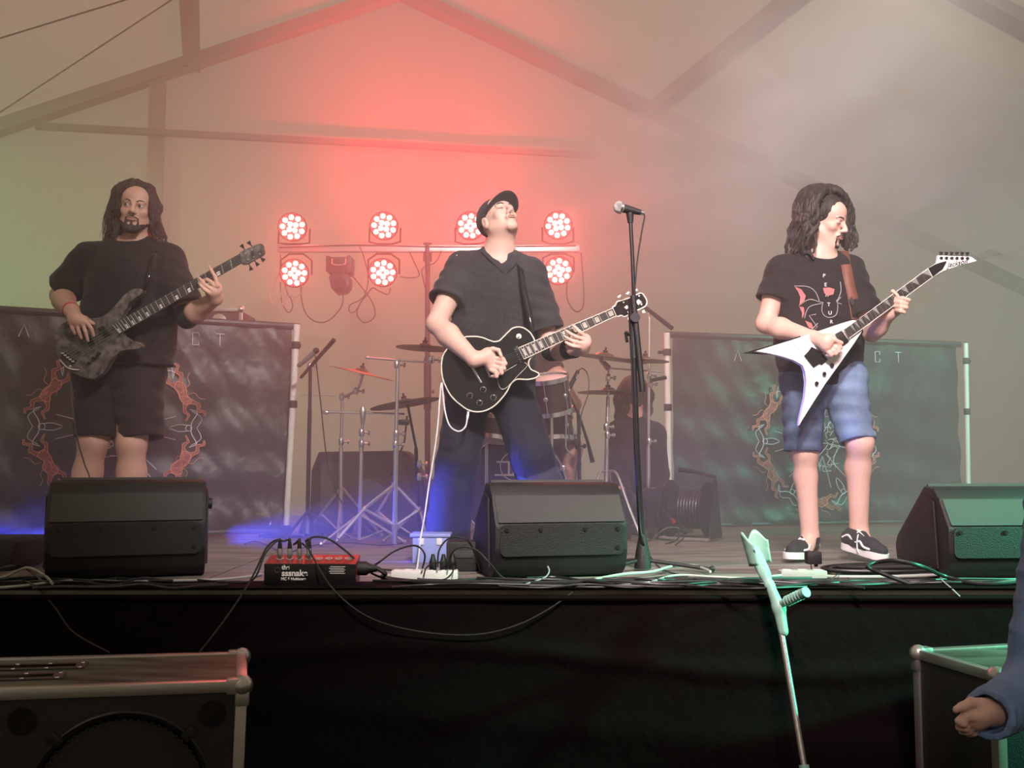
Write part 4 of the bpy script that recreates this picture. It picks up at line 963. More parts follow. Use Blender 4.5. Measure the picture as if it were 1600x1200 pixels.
for i, (px, py, row) in enumerate(lights):
    c = P(px, py, YR - .05); t = thing('stage_lamp', 'glowing red round lamp, %s in the %s row' % (names[i % 4], row), 'stage lamp', c, 'red lamps of the lighting bar')
    fdir = (Vector((c.x * .35, 0, 1.9)) - c).normalized(); back = -fdir
    m = MB(); m.lathe(c + fdir * .01, back, [(0, .098), (-.015, .100), (-.016, .092), (.02, .09), (.02, .1), (.12, .095), (.17, .06), (.175, .001)], 28, cap=False); m.build('housing', M_BLACK, t)
    m = MB(); m.lathe(c + back * .004, back, [(0, .092), (.004, .092)], 28); m.build('face_plate', pm('red_lit_plate', (.5, .04, .04), .4, emit=(1, .02, .02), estr=.6), t)
    u = Vector((1, 0, 0)); w = fdir.cross(u).normalized(); u = w.cross(fdir)
    ph = random.uniform(0, 1)
    for k in range(9): a = 2 * PI * (k + ph) / 9; m = MB(); m.lathe(c + (u * math.cos(a) + w * math.sin(a)) * .068, fdir, [(-.002, .0180), (.006, .0170), (.012, .010), (.013, .001)], 12, cap=False); m.build('lens', M_LED, t)
    for k in range(4): a = 2 * PI * (k + ph) / 4; m = MB(); m.lathe(c + (u * math.cos(a) + w * math.sin(a)) * .027, fdir, [(-.002, .0175), (.006, .0165), (.012, .010), (.013, .001)], 12, cap=False); m.build('lens', M_LED, t)
    by = (ra.z + rb.z) / 2; s = 1 if row == 'top' else -1; m = MB()
    m.tube([c + Vector((-.108, .06, 0)), Vector((c.x - .108, c.y + .05, c.z - s * .10)), Vector((c.x - .05, c.y + .05, by + s * .035)), Vector((c.x + .05, c.y + .05, by + s * .035)), Vector((c.x + .108, c.y + .05, c.z - s * .10)), c + Vector((.108, .06, 0))], .007, 6); m.build('yoke', M_DARK, t)
    point('stage_lamp_glow', c + fdir * .05, (1.0, .035, .045), LEDW, .04)
    spot('stage_lamp_beam', c + fdir * .03, c + fdir, (1.0, .05, .06), LEDW * .7, 50, .8, .06)
t = thing('moving_head_lamp', 'unlit dark moving head lamp hanging under the lighting bar', 'stage lamp', P(530, 398, YR))
m = MB(); m.prism([P(x, y, YR - .07) for x, y in ((509, 400), (514, 399), (518, 403), (541, 403), (546, 398), (550, 402), (549, 424), (544, 427), (514, 427), (509, 423))], (0, .14, 0), bev=.006); m.build('base', M_DARK, t)
m = MB(); m.prism([P(x, y, YR - .08) for x, y in ((513, 432), (519, 427), (541, 427), (546, 433), (545, 447), (538, 455), (524, 457), (517, 450))], (0, .15, 0), bev=.012); m.build('head', M_DARK, t)
m = MB(); m.tube([P(519, 404, YR - .075), P(520, 413, YR - .075), P(538, 413, YR - .075), P(540, 404, YR - .075)], .004, 6, smooth=3); m.build('handle', M_ALU, t)
m = MB(); m.lathe(P(531, 444, YR - .08), (0, -1, 0), [(0, .045), (.01, .045), (.012, .03)], 20); m.build('front_lens', M_LPB, t)
def hang(name, label, pts, Y, r, mat, grp='cables hanging from the lighting bar'):
    m = MB(); m.tube([P(x, y, Y) for x, y in pts], r, 6, smooth=7); return tag(m.build(name, mat), label, 'cable', grp)
hang('hanging_cable', 'pale looped cable hanging under the lower left lamp', [(440, 420), (430, 440), (421, 462), (428, 476), (436, 468), (440, 455), (446, 450), (441, 478), (448, 462), (462, 464), (472, 455), (470, 440)], YR - .02, .005, M_CABLEG)
hang('hanging_cable', 'dark cable looping low from the lower left lamp to the moving head', [(470, 440), (471, 465), (478, 490), (495, 503), (515, 500), (534, 478), (536, 455)], YR - .02, .0045, M_CABLE)
hang('hanging_cable', 'small dark cable loop left of the hanging moving head', [(438, 440), (440, 470), (450, 488), (457, 480), (455, 468), (448, 455), (441, 420), (438, 398)], YR - .01, .004, M_CABLE)
hang('hanging_cable', 'big dark cable loop between the two lower left lamps', [(545, 424), (566, 450), (583, 475), (585, 495), (570, 504), (558, 492), (562, 475), (572, 462), (582, 450), (592, 455), (606, 460), (610, 450)], YR - .02, .0045, M_CABLE)
hang('hanging_cable', 'narrow dark cable loop right of the hanging moving head', [(562, 385), (568, 400), (575, 430), (572, 455), (556, 485), (546, 487), (547, 477), (560, 470), (574, 460)], YR - .03, .004, M_CABLE)
hang('hanging_cable', 'long dark cable dropping from the bar behind the cap of the singer', [(636, 385), (645, 405), (655, 430), (640, 434), (625, 432)], YR - .02, .004, M_CABLE)
hang('hanging_cable', 'cable falling down the thick pole behind the singer', [(690, 392), (680, 410), (660, 420), (662, 440), (668, 470), (665, 520)], YR - .06, .004, M_CABLE)
hang('hanging_cable', 'dark cable loop below the rightmost lower lamp', [(886, 440), (886, 465), (894, 482), (903, 487), (911, 478), (912, 450), (908, 395)], YR - .02, .0045, M_CABLE)

# ================================================================== road case behind the left banner
Yk = 6.45; a = P(250, 505, Yk); b = P(376, 505, Yk); zt = P(376, 481, Yk).z
t = thing('road_case', 'black road case with aluminium edges showing above the left banner', 'case', Vector(((a.x + b.x) / 2, Yk + .2, SZ)))
w = b.x - a.x; c = Vector(((a.x + b.x) / 2, Yk + .22, (zt + SZ + .02) / 2)); m = MB(); m.box(c, (w - .03, .42, zt - SZ - .04), bev=.004); m.build('shell', M_BLACK, t)
for z in (zt - .012, zt - .10): m = MB(); m.box((c.x, Yk + .005, z), (w, .02, .026), bev=.004); m.build('edge_profile', M_ALU, t)
for x in (a.x, b.x): m = MB(); m.box((x, Yk + .005, zt - .056), (.026, .02, .11), bev=.004); m.build('edge_profile', M_ALU, t); m = MB(); m.ball((x, Yk, zt - .01), .026, 10); m.build('ball_corner', M_CHROME, t)
for x in (a.x + .1, b.x - .14): m = MB(); m.lathe((x, Yk, zt - .09), (0, -1, 0), [(0, .05), (.008, .05), (.012, .035)], 18); m.build('butterfly_catch', M_CHROME, t)
for x in (-w / 2 + .08, w / 2 - .08): m = MB(); m.lathe((c.x + x, c.y, SZ + .02), (1, 0, 0), [(-.015, .02), (.015, .02)], 14); m.build('castor', M_CABLE, t)
# ================================================================== people
def frame(yaw, pitch=0, roll=0): return (Matrix.Rotation(math.radians(180 + yaw), 3, 'Z') @ Matrix.Rotation(math.radians(pitch), 3, 'X') @ Matrix.Rotation(math.radians(roll), 3, 'Y'))
def head_sdf(f, C, R, closed=False, s=1.0, gaunt=0.0):
    q = lambda x, y, z: C + R @ Vector((x * s, y * s, z * s)); e = lambda c, r, k=.02, op='add': f.ell(q(*c), [a * s for a in r], R, k, op)
    e((0, -.015, .035), (.075, .093, .083)); e((0, .022, -.022), (.061 - gaunt, .066, .088), .03); e((0, .05, .045), (.055, .045, .045), .03)
    for x in (-1, 1):
        f.cone(q(x * .050, .005, -.052), q(x * .014, .070, -.096), .023 * s, .017 * s, .025)
        e((x * .040, .062, -.024), (.020, .018, .018), .02)
        e((x * .032, .097, .001), (.018, .016, .012), .012, 'sub')
        e((x * .0315, .0765, .000), (.0155, .0150, .0145), .004)
        f.cone(q(x * .014, .091, .018), q(x * .044, .080, .018), .0085 * s, .006 * s, .008)
        e((x * .0125, .100, -.037), (.0088, .011, .0078), .008)
        e((x * .078, -.008, -.012), (.009, .019, .031), .006); e((x * .087, -.002, -.012), (.006, .011, .020), .004, 'sub')
    e((0, .072, -.100), (.018, .016, .015), .02)
    f.cone(q(0, .089, .012), q(0, .114, -.031), .0085 * s, .0115 * s, .012)
    e((0, .090, -.062), (.027, .012, .016), .012)
    for x in (-1, 1): e((x * .006, .1135, -.044), (.0035, .005, .004), .003, 'sub')
    f.cone(q(-.023, .101, -.064), q(.023, .101, -.064), .0028, .0028, .003, 'sub')
def face_parts(root, C, R, closed=False, s=1.0, look=(0, 0), brow=M_HAIR, beard=None, lipm=M_LIP):
    q = lambda x, y, z: C + R @ Vector((x * s, y * s, z * s))
    for x in (-1, 1):
        if not closed:
            m = MB(); m.ball(q(x * .0315, .0795, .000), .0132 * s, 14); ey = m.build('eye', M_EYE, root)
            m = MB(); d = (R @ Vector((look[0], 1, look[1]))).normalized(); m.ball(q(x * .0315, .0795, 0) + d * .0078 * s, .0072 * s, 10); m.build('iris', M_IRIS, ey)
            m = MB(); m.tube([q(x * .018, .0925, .0045), q(x * .028, .0965, .0100), q(x * .038, .0935, .0088), q(x * .046, .0850, .0025)], [.0018, .0026], 6, smooth=3); m.build('upper_eyelid', M_SKIN, root)
        else:
            m = MB(); m.tube([q(x * .019, .0905, -.002), q(x * .031, .0930, -.0065), q(x * .045, .083, -.003)], .0013, 6, smooth=4); m.build('closed_eyelid_line', M_HAIR, root)
        m = MB(); m.tube([q(x * .013, .0985, .0165), q(x * .026, .098, .0235), q(x * .040, .0885, .0235), q(x * .050, .077, .0165)], [.0028, .0020], 6, smooth=3); m.build('eyebrow', brow, root)
    m = MB(); m.tube([q(-.023, .0955, -.0655), q(-.010, .1035, -.0595), q(0, .1035, -.0610), q(.010, .1035, -.0595), q(.023, .0955, -.0655)], [.0016, .0036, .0030, .0036, .0016], 8, smooth=2); m.build('upper_lip', lipm, root)
    m = MB(); m.tube([q(-.021, .0960, -.0670), q(-.008, .1020, -.0705), q(.008, .1020, -.0705), q(.021, .0960, -.0670)], [.0016, .0045, .0045, .0016], 8, smooth=2); m.build('lower_lip', lipm, root)
def lockfill(f, A, B, n, r0, r1, k=.004, jit=.006, wave=.006, seed=1, wl=3.0):
    rg = random.Random(seed)
    for i in range(n):
        t = (i + rg.uniform(.1, .9)) / n; pts = []
        ph = rg.uniform(0, 6.28); am = wave * rg.uniform(.5, 1.4); L = rg.uniform(.86, 1.05)
        gp = [Vector(a).lerp(Vector(b), t) + Vector([rg.uniform(-jit, jit) for _ in range(3)]) for a, b in zip(A, B)]
        gp = catmull(gp, 4); m = max(3, int(len(gp) * min(1, L)))
        for j, p in enumerate(gp[:m]):
            w = j / len(gp); pts.append(p + Vector((math.sin(ph + w * 6.28 * wl) * am * w * 1.6, math.cos(ph + w * 6.28 * wl) * am * w, 0)))
        rs = [r0 + (r1 - r0) * (j / (len(pts) - 1)) ** 1.5 for j in range(len(pts))]
        f.chain(pts, rs, k)
def strands(A, B, n, r, root, mat, seed=3, jit=.012, wave=.008, name='loose_strands'):
    rg = random.Random(seed); m = MB()
    for i in range(n):
        t = rg.random(); ph = rg.uniform(0, 6.28); gp = catmull([Vector(a).lerp(Vector(b), t) + Vector([rg.uniform(-jit, jit) * (j / len(A)) for _ in range(3)]) for j, (a, b) in enumerate(zip(A, B))], 4)
        gp = gp[:max(4, int(len(gp) * rg.uniform(.7, 1)))]
        m.tube([p + Vector((math.sin(ph + j * .8) * wave * j / len(gp), math.cos(ph + j * .7) * wave * .6 * j / len(gp), 0)) for j, p in enumerate(gp)], [r, r * .4], 4)
    o = m.build(name, mat, root); o['kind'] = 'stuff'; return o
def limb_arm(f, S, E, W, s=1.0):
    f.cone(S, E, .054 * s, .041 * s, .03); f.ell(S, (.062 * s,) * 3, None, .04)
    f.ell(Vector(S).lerp(Vector(E), .45), (.049 * s, .049 * s, .06 * s), None, .03)
    m = Vector(E).lerp(Vector(W), .32); f.cone(E, m, .040 * s, .046 * s, .02); f.cone(m, W, .046 * s, .0285 * s, .02)
def limb_leg(f, H, K, A, s=1.0, back=(0, .02, 0), calf=1.0):
    f.cone(H, K, .088 * s, .060 * s, .03); f.ell(Vector(K) - Vector(back) * .6, (.052 * s, .05 * s, .058 * s), None, .02)
    m = Vector(K).lerp(Vector(A), .30) + Vector(back); f.cone(K, m, .054 * s, .057 * s * calf, .03); f.cone(m, A, .057 * s * calf, .036 * s, .03)
    f.cone(Vector(K), Vector(A), .045 * s, .036 * s, .02)
def finger(f, pts, r=.0088): f.chain(pts, [r * (1.08 - .10 * i) for i in range(len(pts))], .004)
def torso_sdf(f, hip, chest, neck, S1, S2, r=1.0, flat=(0, 1, 0), fw=.66):
    F_ = (flat, fw); f.cone(hip, hip.lerp(chest, .45), .150 * r, .140 * r, .04, flat=F_); f.cone(hip.lerp(chest, .45), chest, .140 * r, .165 * r, .04, flat=F_)
    f.cone(S1, S2, .058 * r, .058 * r, .05); f.cone(chest, neck, .12 * r, .07 * r, .06, flat=F_)
def shirt_sdf(f, hem, chest, neck, S1, S2, E1_, E2_, rh, rc, fw=.66, sl=(.62, .62), sr=.072, cuff=.080, flat=(0, 1, 0), nhole=(.075, .06, .06), nh_off=(0, -.03, .03), seed=1, amp=.010, fr=22, hemn=(0, 0, -1)):
    F_ = (flat, fw); mid = hem.lerp(chest, .5)
    f.cone(hem - Vector((0, 0, .05)), mid, rh, (rh + rc) * .5, .05, flat=F_); f.cone(mid, chest, (rh + rc) * .5, rc, .05, flat=F_)
    f.cone(chest, neck - Vector((0, 0, .01)), rc * .80, .085, .07, flat=F_)
    f.cone(S1, S2, .068, .068, .06)
    f.wrinkle(amp, fr, seed, (1, 1, 1.3))
    for S, E, k in ((S1, E1_, sl[0]), (S2, E2_, sl[1])):
        if k <= 0: continue
        f.sleeve(S, S + (E - S) * k, sr, cuff, .035, .84, .05, None, amp * .45, fr)
    f.ell(neck + Vector(nh_off), nhole, None, .006, 'sub')
    f.cut(hem, hemn, (hem + Vector(hemn) * .25, .42))
def surf_of(s, px, py, lift=.003, y0=4.45):
    p = P(px, py, y0); ix = int(round((p.x - s.lo[0]) / s.h)); iz = int(round((p.z - s.lo[2]) / s.h)); col = s.d[ix, :, iz] < 0
    if not col.any(): return p
    j = int(np.argmax(col)); y = s.lo[1] + s.h * j; q = P(px, py, y); ix = int(round((q.x - s.lo[0]) / s.h)); iz = int(round((q.z - s.lo[2]) / s.h)); col = s.d[ix, :, iz] < 0
    if col.any(): y = s.lo[1] + s.h * (int(np.argmax(col)))
    return P(px, py, y - lift)
def shoe(root, heel, toe, ank, sole=M_SOLE, upper=M_CANVAS, vans=False, up=Vector((0, 0, 1)), w=.047, side=1, name='shoe'):
    heel, toe = Vector(heel), Vector(toe); d = (toe - heel); L = d.length; d.normalize(); s = d.cross(up).normalized(); u = s.cross(d)
    q = lambda x, y, z: heel + d * (x * L) + s * (y * w) + u * z
    out = [(0, -.35), (.02, -.62), (.15, -.78), (.35, -.72), (.55, -.85), (.75, -1.0), (.92, -.75), (1.0, -.2), (1.0, .25), (.92, .75), (.75, .95), (.55, .80), (.35, .70), (.15, .75), (.02, .6), (0, .35)]
    lo = catloop([Vector((a, b, 0)) for a, b in out], 3); m = MB(); m.prism([q(v.x, v.y, 0) for v in lo], u * .030, bev=.003); sh = m.build(name, sole, root, label='white rubber sole' if vans else None)
    c = heel + d * L * .5; f = Field(c - Vector((.24,) * 3), c + Vector((.24,) * 3), .004)
    f.chain([q(.10, 0, .055), q(.35, 0, .052), q(.62, 0, .040), q(.86, 0, .036)], [.037, .038, .040, .030], .02)
    f.cone(q(.14, 0, .06), Vector(ank) - u * .01, .036, .040, .02); f.cone(q(.35, 0, .05), Vector(ank) - u * .01, .03, .03, .03)
    f.cut(Vector(ank) + u * .0, u, (Vector(ank) + u * .06, .09)); f.cut(heel + u * .026, -u)
    f.mesh('shoe_upper', upper, sh)
    if vans:
        for k in range(5):
            x = .34 + .085 * k; z = .100 - .013 * k; m = MB(); m.tube([q(x, -.55, z - .016), q(x + .01, -.2, z - .001), q(x + .01, .2, z - .001), q(x, .55, z - .016)], .0042, 6, smooth=3); m.build('lace', M_SOLE, sh)
        m = MB(); m.prism([q(.30, -.35, .100), q(.62, -.33, .066), q(.62, .33, .066), q(.30, .35, .100)], u * .006, bev=.002); m.build('tongue', M_SOLE, sh)
        m = MB(); m.tube([q(.40, side * .62, .088), q(.43, side * .86, .062), q(.47, side * .98, .03), q(.52, side * 1.05, .014)], .003, 6, smooth=3); m.build('loose_lace', M_SOLE, sh)
        for sd in (-1, 1):
            pts = [(.06, .058), (.18, .074), (.30, .062), (.40, .054), (.50, .062), (.60, .044), (.74, .040)]
            m = MB(); m.tube([q(x, sd * (.82 + .06 * math.sin(x * 5) + (.1 if x > .45 else 0) - (z - .05) * 4), z) for x, z in pts], .0052, 6, smooth=4); m.build('side_stripe', M_SOLE, sh)
    return sh

# ------------------------------------------------------------------ bass player (left)
def bassist():
    Y = 4.72; root = thing('person', 'person with long brown hair and goatee in black T-shirt playing a bass', 'person', PF(160, 868))
    S1, S2 = P(140, 404, Y), P(262, 406, Y + .02); E1_, W1 = P(94, 462, Y + .10), P(112, 486, 4.52); E2_, W2 = P(292, 497, 4.66), P(337, 466, 4.50)
    hip, chest, neck = P(186, 582, Y + .03), P(202, 438, Y), P(207, 380, Y); C = P(214, 327, Y - .04); R = frame(11, -2, -5)
    H1, H2 = P(158, 592, Y + .02), P(214, 592, Y + .02); K1, A1 = P(146, 690, Y - .02), P(107, 852, Y); K2, A2 = P(206, 692, Y - .04), P(196, 850, Y - .02)
    f = Field((min(A1.x, E1_.x) - .13, 4.36, SZ - .01), (W2.x + .1, 5.0, C.z + .2), .0045)
    head_sdf(f, C, R); f.cone(neck - Vector((0, -.01, .03)), C + Vector((0, .015, -.07)), .064, .058, .03)
    torso_sdf(f, hip, chest, neck, S1, S2, 1.08); limb_arm(f, S1, E1_, W1, 1.12); limb_arm(f, S2, E2_, W2, 1.08); limb_leg(f, H1, K1, A1, 1.12); limb_leg(f, H2, K2, A2, 1.12)
    for A in (A1, A2): f.cone(A, A + Vector((0, .03, -.07)), .036, .033, .02); f.cone(A + Vector((0, .02, -.07)), A + Vector((.0, -.13, -.09)), .032, .026, .02)
    z = 4.445   # plucking hand over the strings
    f.cone(W1, P(120, 500, z + .01), .030, .034, .02); f.cone(P(116, 500, z + .015), P(131, 503, z + .005), .026, .025, .02)
    for pts in ([(111, 505), (113, 513), (117, 521)], [(120, 507), (123, 518), (127, 528)], [(129, 506), (134, 519), (137, 532)], [(137, 505), (143, 514), (146, 524)]):
        finger(f, [P(x, y, z - .004 + .012 * (i == 2)) for i, (x, y) in enumerate(pts)])
    finger(f, [P(122, 494, z + .01), P(134, 497, z + .02), P(146, 506, z + .025)], .0098)
    z = 4.46    # fretting hand
    f.cone(W2, P(335, 455, z + .005), .029, .033, .02); f.cone(P(338, 448, z + .01), P(329, 457, z + .005), .024, .022, .02)
    for pts in ([(340, 447), (336, 432), (331, 424), (327, 417)], [(335, 447), (329, 440), (324, 437), (320, 437)], [(331, 452), (322, 446), (315, 439), (311, 434)], [(327, 458), (319, 452), (314, 446), (311, 442)]):
        finger(f, [P(x, y, z - .03 + (.008 if i == 0 else 0) + .006 * (i == 3)) for i, (x, y) in enumerate(pts)])
    finger(f, [P(340, 458, z + .02), P(337, 444, z + .045), P(330, 432, z + .05)], .0100)
    f.mesh('body', M_SKIN, root)
    face_parts(root, C, R, False, 1, (.35, -.05))
    hf = Field((C.x - .24, C.y - .16, C.z - .33), (C.x + .24, C.y + .2, C.z + .17), .004)
    hf.ell(C + R @ Vector((0, -.022, .040)), (.083, .100, .086), R, .01); hf.ell(C + R @ Vector((0, -.05, -.05)), (.085, .07, .12), R, .03)
    lockfill(hf, [(P(207, 284, Y - .02)), P(182, 293, Y), P(171, 322, Y + .02), P(166, 350, Y + .01), P(161, 384, Y)], [P(210, 287, Y - .08), P(198, 300, Y - .09), P(193, 322, Y - .09), P(192, 350, Y - .08), P(186, 378, Y - .07)], 15, .015, .005, seed=2, wave=.008)
    lockfill(hf, [(P(215, 284, Y - .02)), P(238, 294, Y), P(248, 322, Y + .02), P(252, 350, Y + .02), P(262, 386, Y + .03)], [P(214, 287, Y - .08), P(231, 303, Y - .085), P(236, 325, Y - .085), P(237, 350, Y - .07), P(244, 380, Y - .03)], 12, .013, .004, seed=5, wave=.010)
    hf.ell(C + R @ Vector((0, .083, .012)), (.052, .055, .070), R, .012, 'sub')
    hf.ell(C + R @ Vector((0, .085, -.07)), (.056, .055, .075), R, .012, 'sub')
    hf.wrinkle(.004, 110, 7, (1, 1, .12)); hf.mesh('hair', M_HAIR, root)
    strands([P(176, 300, Y), P(164, 335, Y), P(160, 365, Y), P(152, 392, Y)], [P(182, 300, Y), P(172, 335, Y - .05), P(172, 365, Y - .05), P(175, 392, Y - .06)], 26, .0018, root, M_HAIR, 4)
    strands([P(240, 300, Y), P(250, 335, Y), P(254, 362, Y), P(268, 392, Y)], [P(236, 300, Y), P(242, 335, Y - .05), P(246, 365, Y - .05), P(248, 390, Y - .06)], 30, .0018, root, M_HAIR, 6)
    b = Field(C - Vector((.14, .16, .2)), C + Vector((.14, .12, .06)), .0035); q = lambda x, y, z: C + R @ Vector((x, y, z))
    for x in (-1, 1): b.cone(q(x * .050, .030, -.075), q(x * .020, .078, -.108), .015, .017, .012); b.cone(q(x * .029, .090, -.070), q(x * .027, .080, -.100), .004, .008, .006); b.cone(q(x * .004, .106, -.053), q(x * .029, .092, -.063), .0040, .0032, .004)
    b.cone(q(-.015, .082, -.112), q(.015, .082, -.112), .020, .020, .01); b.cone(q(0, .098, -.080), q(0, .094, -.094), .005, .008, .006); b.wrinkle(.004, 140, 3)
    b.mesh('beard', M_HAIR2, root)
    s = Field((S1.x - .30, 4.40, hip.z - .12), (S2.x + .26, 5.05, neck.z + .12), .006)
    shirt_sdf(s, P(196, 572, Y + .02), P(203, 440, Y), neck, S1, S2, E1_, E2_, .232, .208, .66, (.80, .86), .080, .092, seed=3, nhole=(.082, .085, .045), nh_off=(0, -.045, .035))
    s.mesh('t_shirt', M_SHIRT, root)
    p = Field((S1.x - .2, 4.40, P(0, 700, Y).z), (S2.x + .05, 5.05, hip.z + .12), .006)
    p.cone(H1 + Vector((.0, 0, .03)), H2 + Vector((0, 0, .03)), .14, .14, .03, flat=((0, 1, 0), .8)); p.wrinkle(.006, 20, 9)
    for H, K in ((H1, P(150, 684, Y - .02)), (H2, P(221, 686, Y - .03))): p.sleeve(H + Vector((0, 0, .02)), K, .122, .101, .02, .86, .05, ((0, 1, 0), .95), .004, 20)
    p.mesh('shorts', M_SHIRT, root)
    for A in (A1, A2): shoe(root, (A.x, A.y + .09, SZ), (A.x - .01, A.y - .19, SZ), A + Vector((0, .02, -.0)), M_BLACK, M_CANVAS)
    m = MB(); d = (W1 - E1_).normalized(); c = W1 - d * .012
    for k, rr in enumerate((.033, .032, .031)): m.torus(c + d * (.011 * k - .010), d, rr + .002, .0045, 24, 6)
    m.build('wristband', M_WRIST, root)
    m = Field(E2_ - Vector((.2,) * 3), E2_ + Vector((.22,) * 3), .0045); d2 = (W2 - E2_).normalized(); a = E2_.lerp(W2, .02)
    m.cone(E2_ - (E2_ - S2).normalized() * .07, E2_, .054, .050, .01); m.cone(E2_, E2_.lerp(W2, .42), .050, .054, .01)
    m.cut(E2_.lerp(W2, .34), d2); m.cut(E2_ - (E2_ - S2).normalized() * .05, -(E2_ - S2)); m.mesh('elbow_sleeve', M_SHIRT, root)
bassist()

# ------------------------------------------------------------------ singer with the black guitar (middle)
def singer():
    Y = 4.66; root = thing('person', 'person in black cap and dark shirt with head thrown back playing a black guitar', 'person', PF(760, 866))
    S1, S2 = P(722, 418, Y), P(829, 428, Y - .03); E1_, W1 = P(682, 506, Y - .15), P(741, 562, 4.372); E2_, W2 = P(862, 548, Y - .04), P(910, 545, 4.46)
    hip, chest, neck = P(768, 596, Y + .06), P(776, 460, Y), P(779, 402, Y - .01); C = P(779, 346, Y - .02); R = frame(30, 33, 4)
    H1, H2 = P(734, 606, Y + .04), P(795, 606, Y + .03); K1, A1 = P(716, 720, Y - .04), P(696, 850, Y); K2, A2 = P(832, 715, Y - .10), P(862, 852, Y - .05)
    f = Field((E1_.x - .12, 4.26, SZ - .01), (W2.x + .12, 4.98, C.z + .2), .0045)
    head_sdf(f, C, R); f.cone(neck - Vector((0, -.01, .03)), C + R @ Vector((0, -.01, -.065)), .064, .060, .03)
    torso_sdf(f, hip, chest, neck, S1, S2, 1.0); limb_arm(f, S1, E1_, W1, 1.12); limb_arm(f, S2, E2_, W2, 1.02); limb_leg(f, H1, K1, A1, 1.0); limb_leg(f, H2, K2, A2, 1.0)
    for A, dx in ((A1, -.02), (A2, .05)): f.cone(A, A + Vector((0, .03, -.06)), .036, .033, .02); f.cone(A + Vector((0, .02, -.06)), A + Vector((dx, -.13, -.075)), .030, .024, .02)
    z = 4.378    # closed picking hand
    f.cone(W1, P(760, 558, z + .01), .031, .035, .02); f.cone(P(764, 552, z + .005), P(768, 572, z + .01), .026, .024, .02)
    for pts in ([(774, 560), (786, 561), (790, 568), (783, 571)], [(774, 566), (785, 569), (788, 576), (781, 579)], [(771, 573), (782, 576), (784, 583), (777, 584)], [(767, 578), (775, 582), (776, 588), (769, 588)]):
        finger(f, [P(x, y, z - .016 + .014 * (i == 0) + .020 * (i == 3)) for i, (x, y) in enumerate(pts)], .0098)
    finger(f, [P(757, 549, z - .004), P(770, 545, z - .014), P(779, 547, z - .02), P(783, 556, z - .022)], .0105)
    z = 4.43     # fretting hand
    f.cone(W2, P(913, 536, z), .029, .032, .02); f.cone(P(914, 529, z), P(908, 541, z), .023, .022, .02)
    for pts in ([(915, 526), (906, 519), (900, 513), (895, 508)], [(914, 531), (902, 527), (892, 522), (885, 517)], [(910, 537), (898, 534), (889, 530), (883, 526)], [(905, 542), (896, 541), (889, 538), (884, 535)]):
        finger(f, [P(x, y, z - .04 + (.018 if i == 0 else 0) + .006 * (i == 3)) for i, (x, y) in enumerate(pts)])
    finger(f, [P(905, 543, z + .0), P(895, 543, z - .01), P(886, 541, z - .018)], .0105)
    f.mesh('body', M_SKIN2, root)
    face_parts(root, C, R, True)
    q = lambda x, y, z: C + R @ Vector((x, y, z))
    c = Field(C - Vector((.22,) * 3), C + Vector((.22,) * 3), .004)
    c.ell(q(0, -.020, .040), (.084, .103, .088), R, .01); c.ell(q(0, -.018, .032), (.077, .096, .082), R, .002, 'sub')
    c.cut(q(0, .09, .034), R @ Vector((0, .28, -1)));
    cp = c.mesh('cap', M_SHIRT2, root)
    m = MB(); nu, nv = 20, 6; V = []
    for i in range(nu + 1):
        a = math.radians(-74 + 148 * i / nu)
        for j in range(nv + 1):
            t = j / nv; r0 = (.080 * math.sin(a), .064 * math.cos(a) + .012); r1 = (.088 * math.sin(a), .064 * math.cos(a) + .012 + .078 * math.cos(a) ** .6)
            x, y = r0[0] + (r1[0] - r0[0]) * t, r0[1] + (r1[1] - r0[1]) * t; V.append(q(x, y, .038 - 3.2 * x * x + .012 * t))
    m.add(V, [(i * (nv + 1) + j, (i + 1) * (nv + 1) + j, (i + 1) * (nv + 1) + j + 1, i * (nv + 1) + j + 1) for i in range(nu) for j in range(nv)])
    br = m.build('cap_brim', M_SHIRT2, root); md = br.modifiers.new('s', 'SOLIDIFY'); md.thickness = .004
    s = Field((S1.x - .28, 4.34, hip.z - .12), (S2.x + .26, 4.98, neck.z + .10), .0055)
    shirt_sdf(s, P(770, 590, Y + .05), P(776, 460, Y), neck, S1, S2, E1_, E2_, .198, .196, .66, (.62, .74), .074, .086, seed=8, nhole=(.072, .09, .05), nh_off=(.0, -.05, .045), amp=.009, fr=26)
    for yy in (4.48, 4.53, 4.58): s.cone(P(779, 392, yy), P(790, 425, yy), .046, .005, .002, 'sub')
    s.mesh('shirt', M_SHIRT2, root)
    for pts in ([(757, 384), (752, 394), (766, 408), (787, 427), (784, 414), (770, 394)], [(803, 390), (810, 402), (804, 416), (792, 427), (794, 414), (799, 398)]):
        V = [surf_of(s, x, y, .010) for x, y in pts]; V = [v if v.y < 4.68 else P(x, y, 4.62) for v, (x, y) in zip(V, pts)]; c = sum(V, Vector()) / len(V); n = len(V)
        m = MB(); m.add(V + [c], [(i, (i + 1) % n, n) for i in range(n)]); o = m.build('collar_flap', M_SHIRT2, root); o.modifiers.new('s', 'SOLIDIFY').thickness = .004
    m = MB(); m.tube([surf_of(s, 790, 429, .001), surf_of(s, 791, 450, .001), surf_of(s, 789, 480, .001), surf_of(s, 786, 510, .001)], .0035, 6, smooth=3); m.build('button_placket', M_SHIRT2, root)
    for y in (438, 462, 488): m = MB(); m.lathe(surf_of(s, 790, y, .003), (0, -1, 0), [(0, .0055), (.003, .005)], 10); m.build('button', M_BLACK, root)
    p = Field((A1.x - .2, 4.30, SZ + .01), (A2.x + .22, 5.0, hip.z + .12), .006)
    p.cone(H1 + Vector((0, 0, .03)), H2 + Vector((0, 0, .03)), .125, .125, .03, flat=((0, 1, 0), .85))
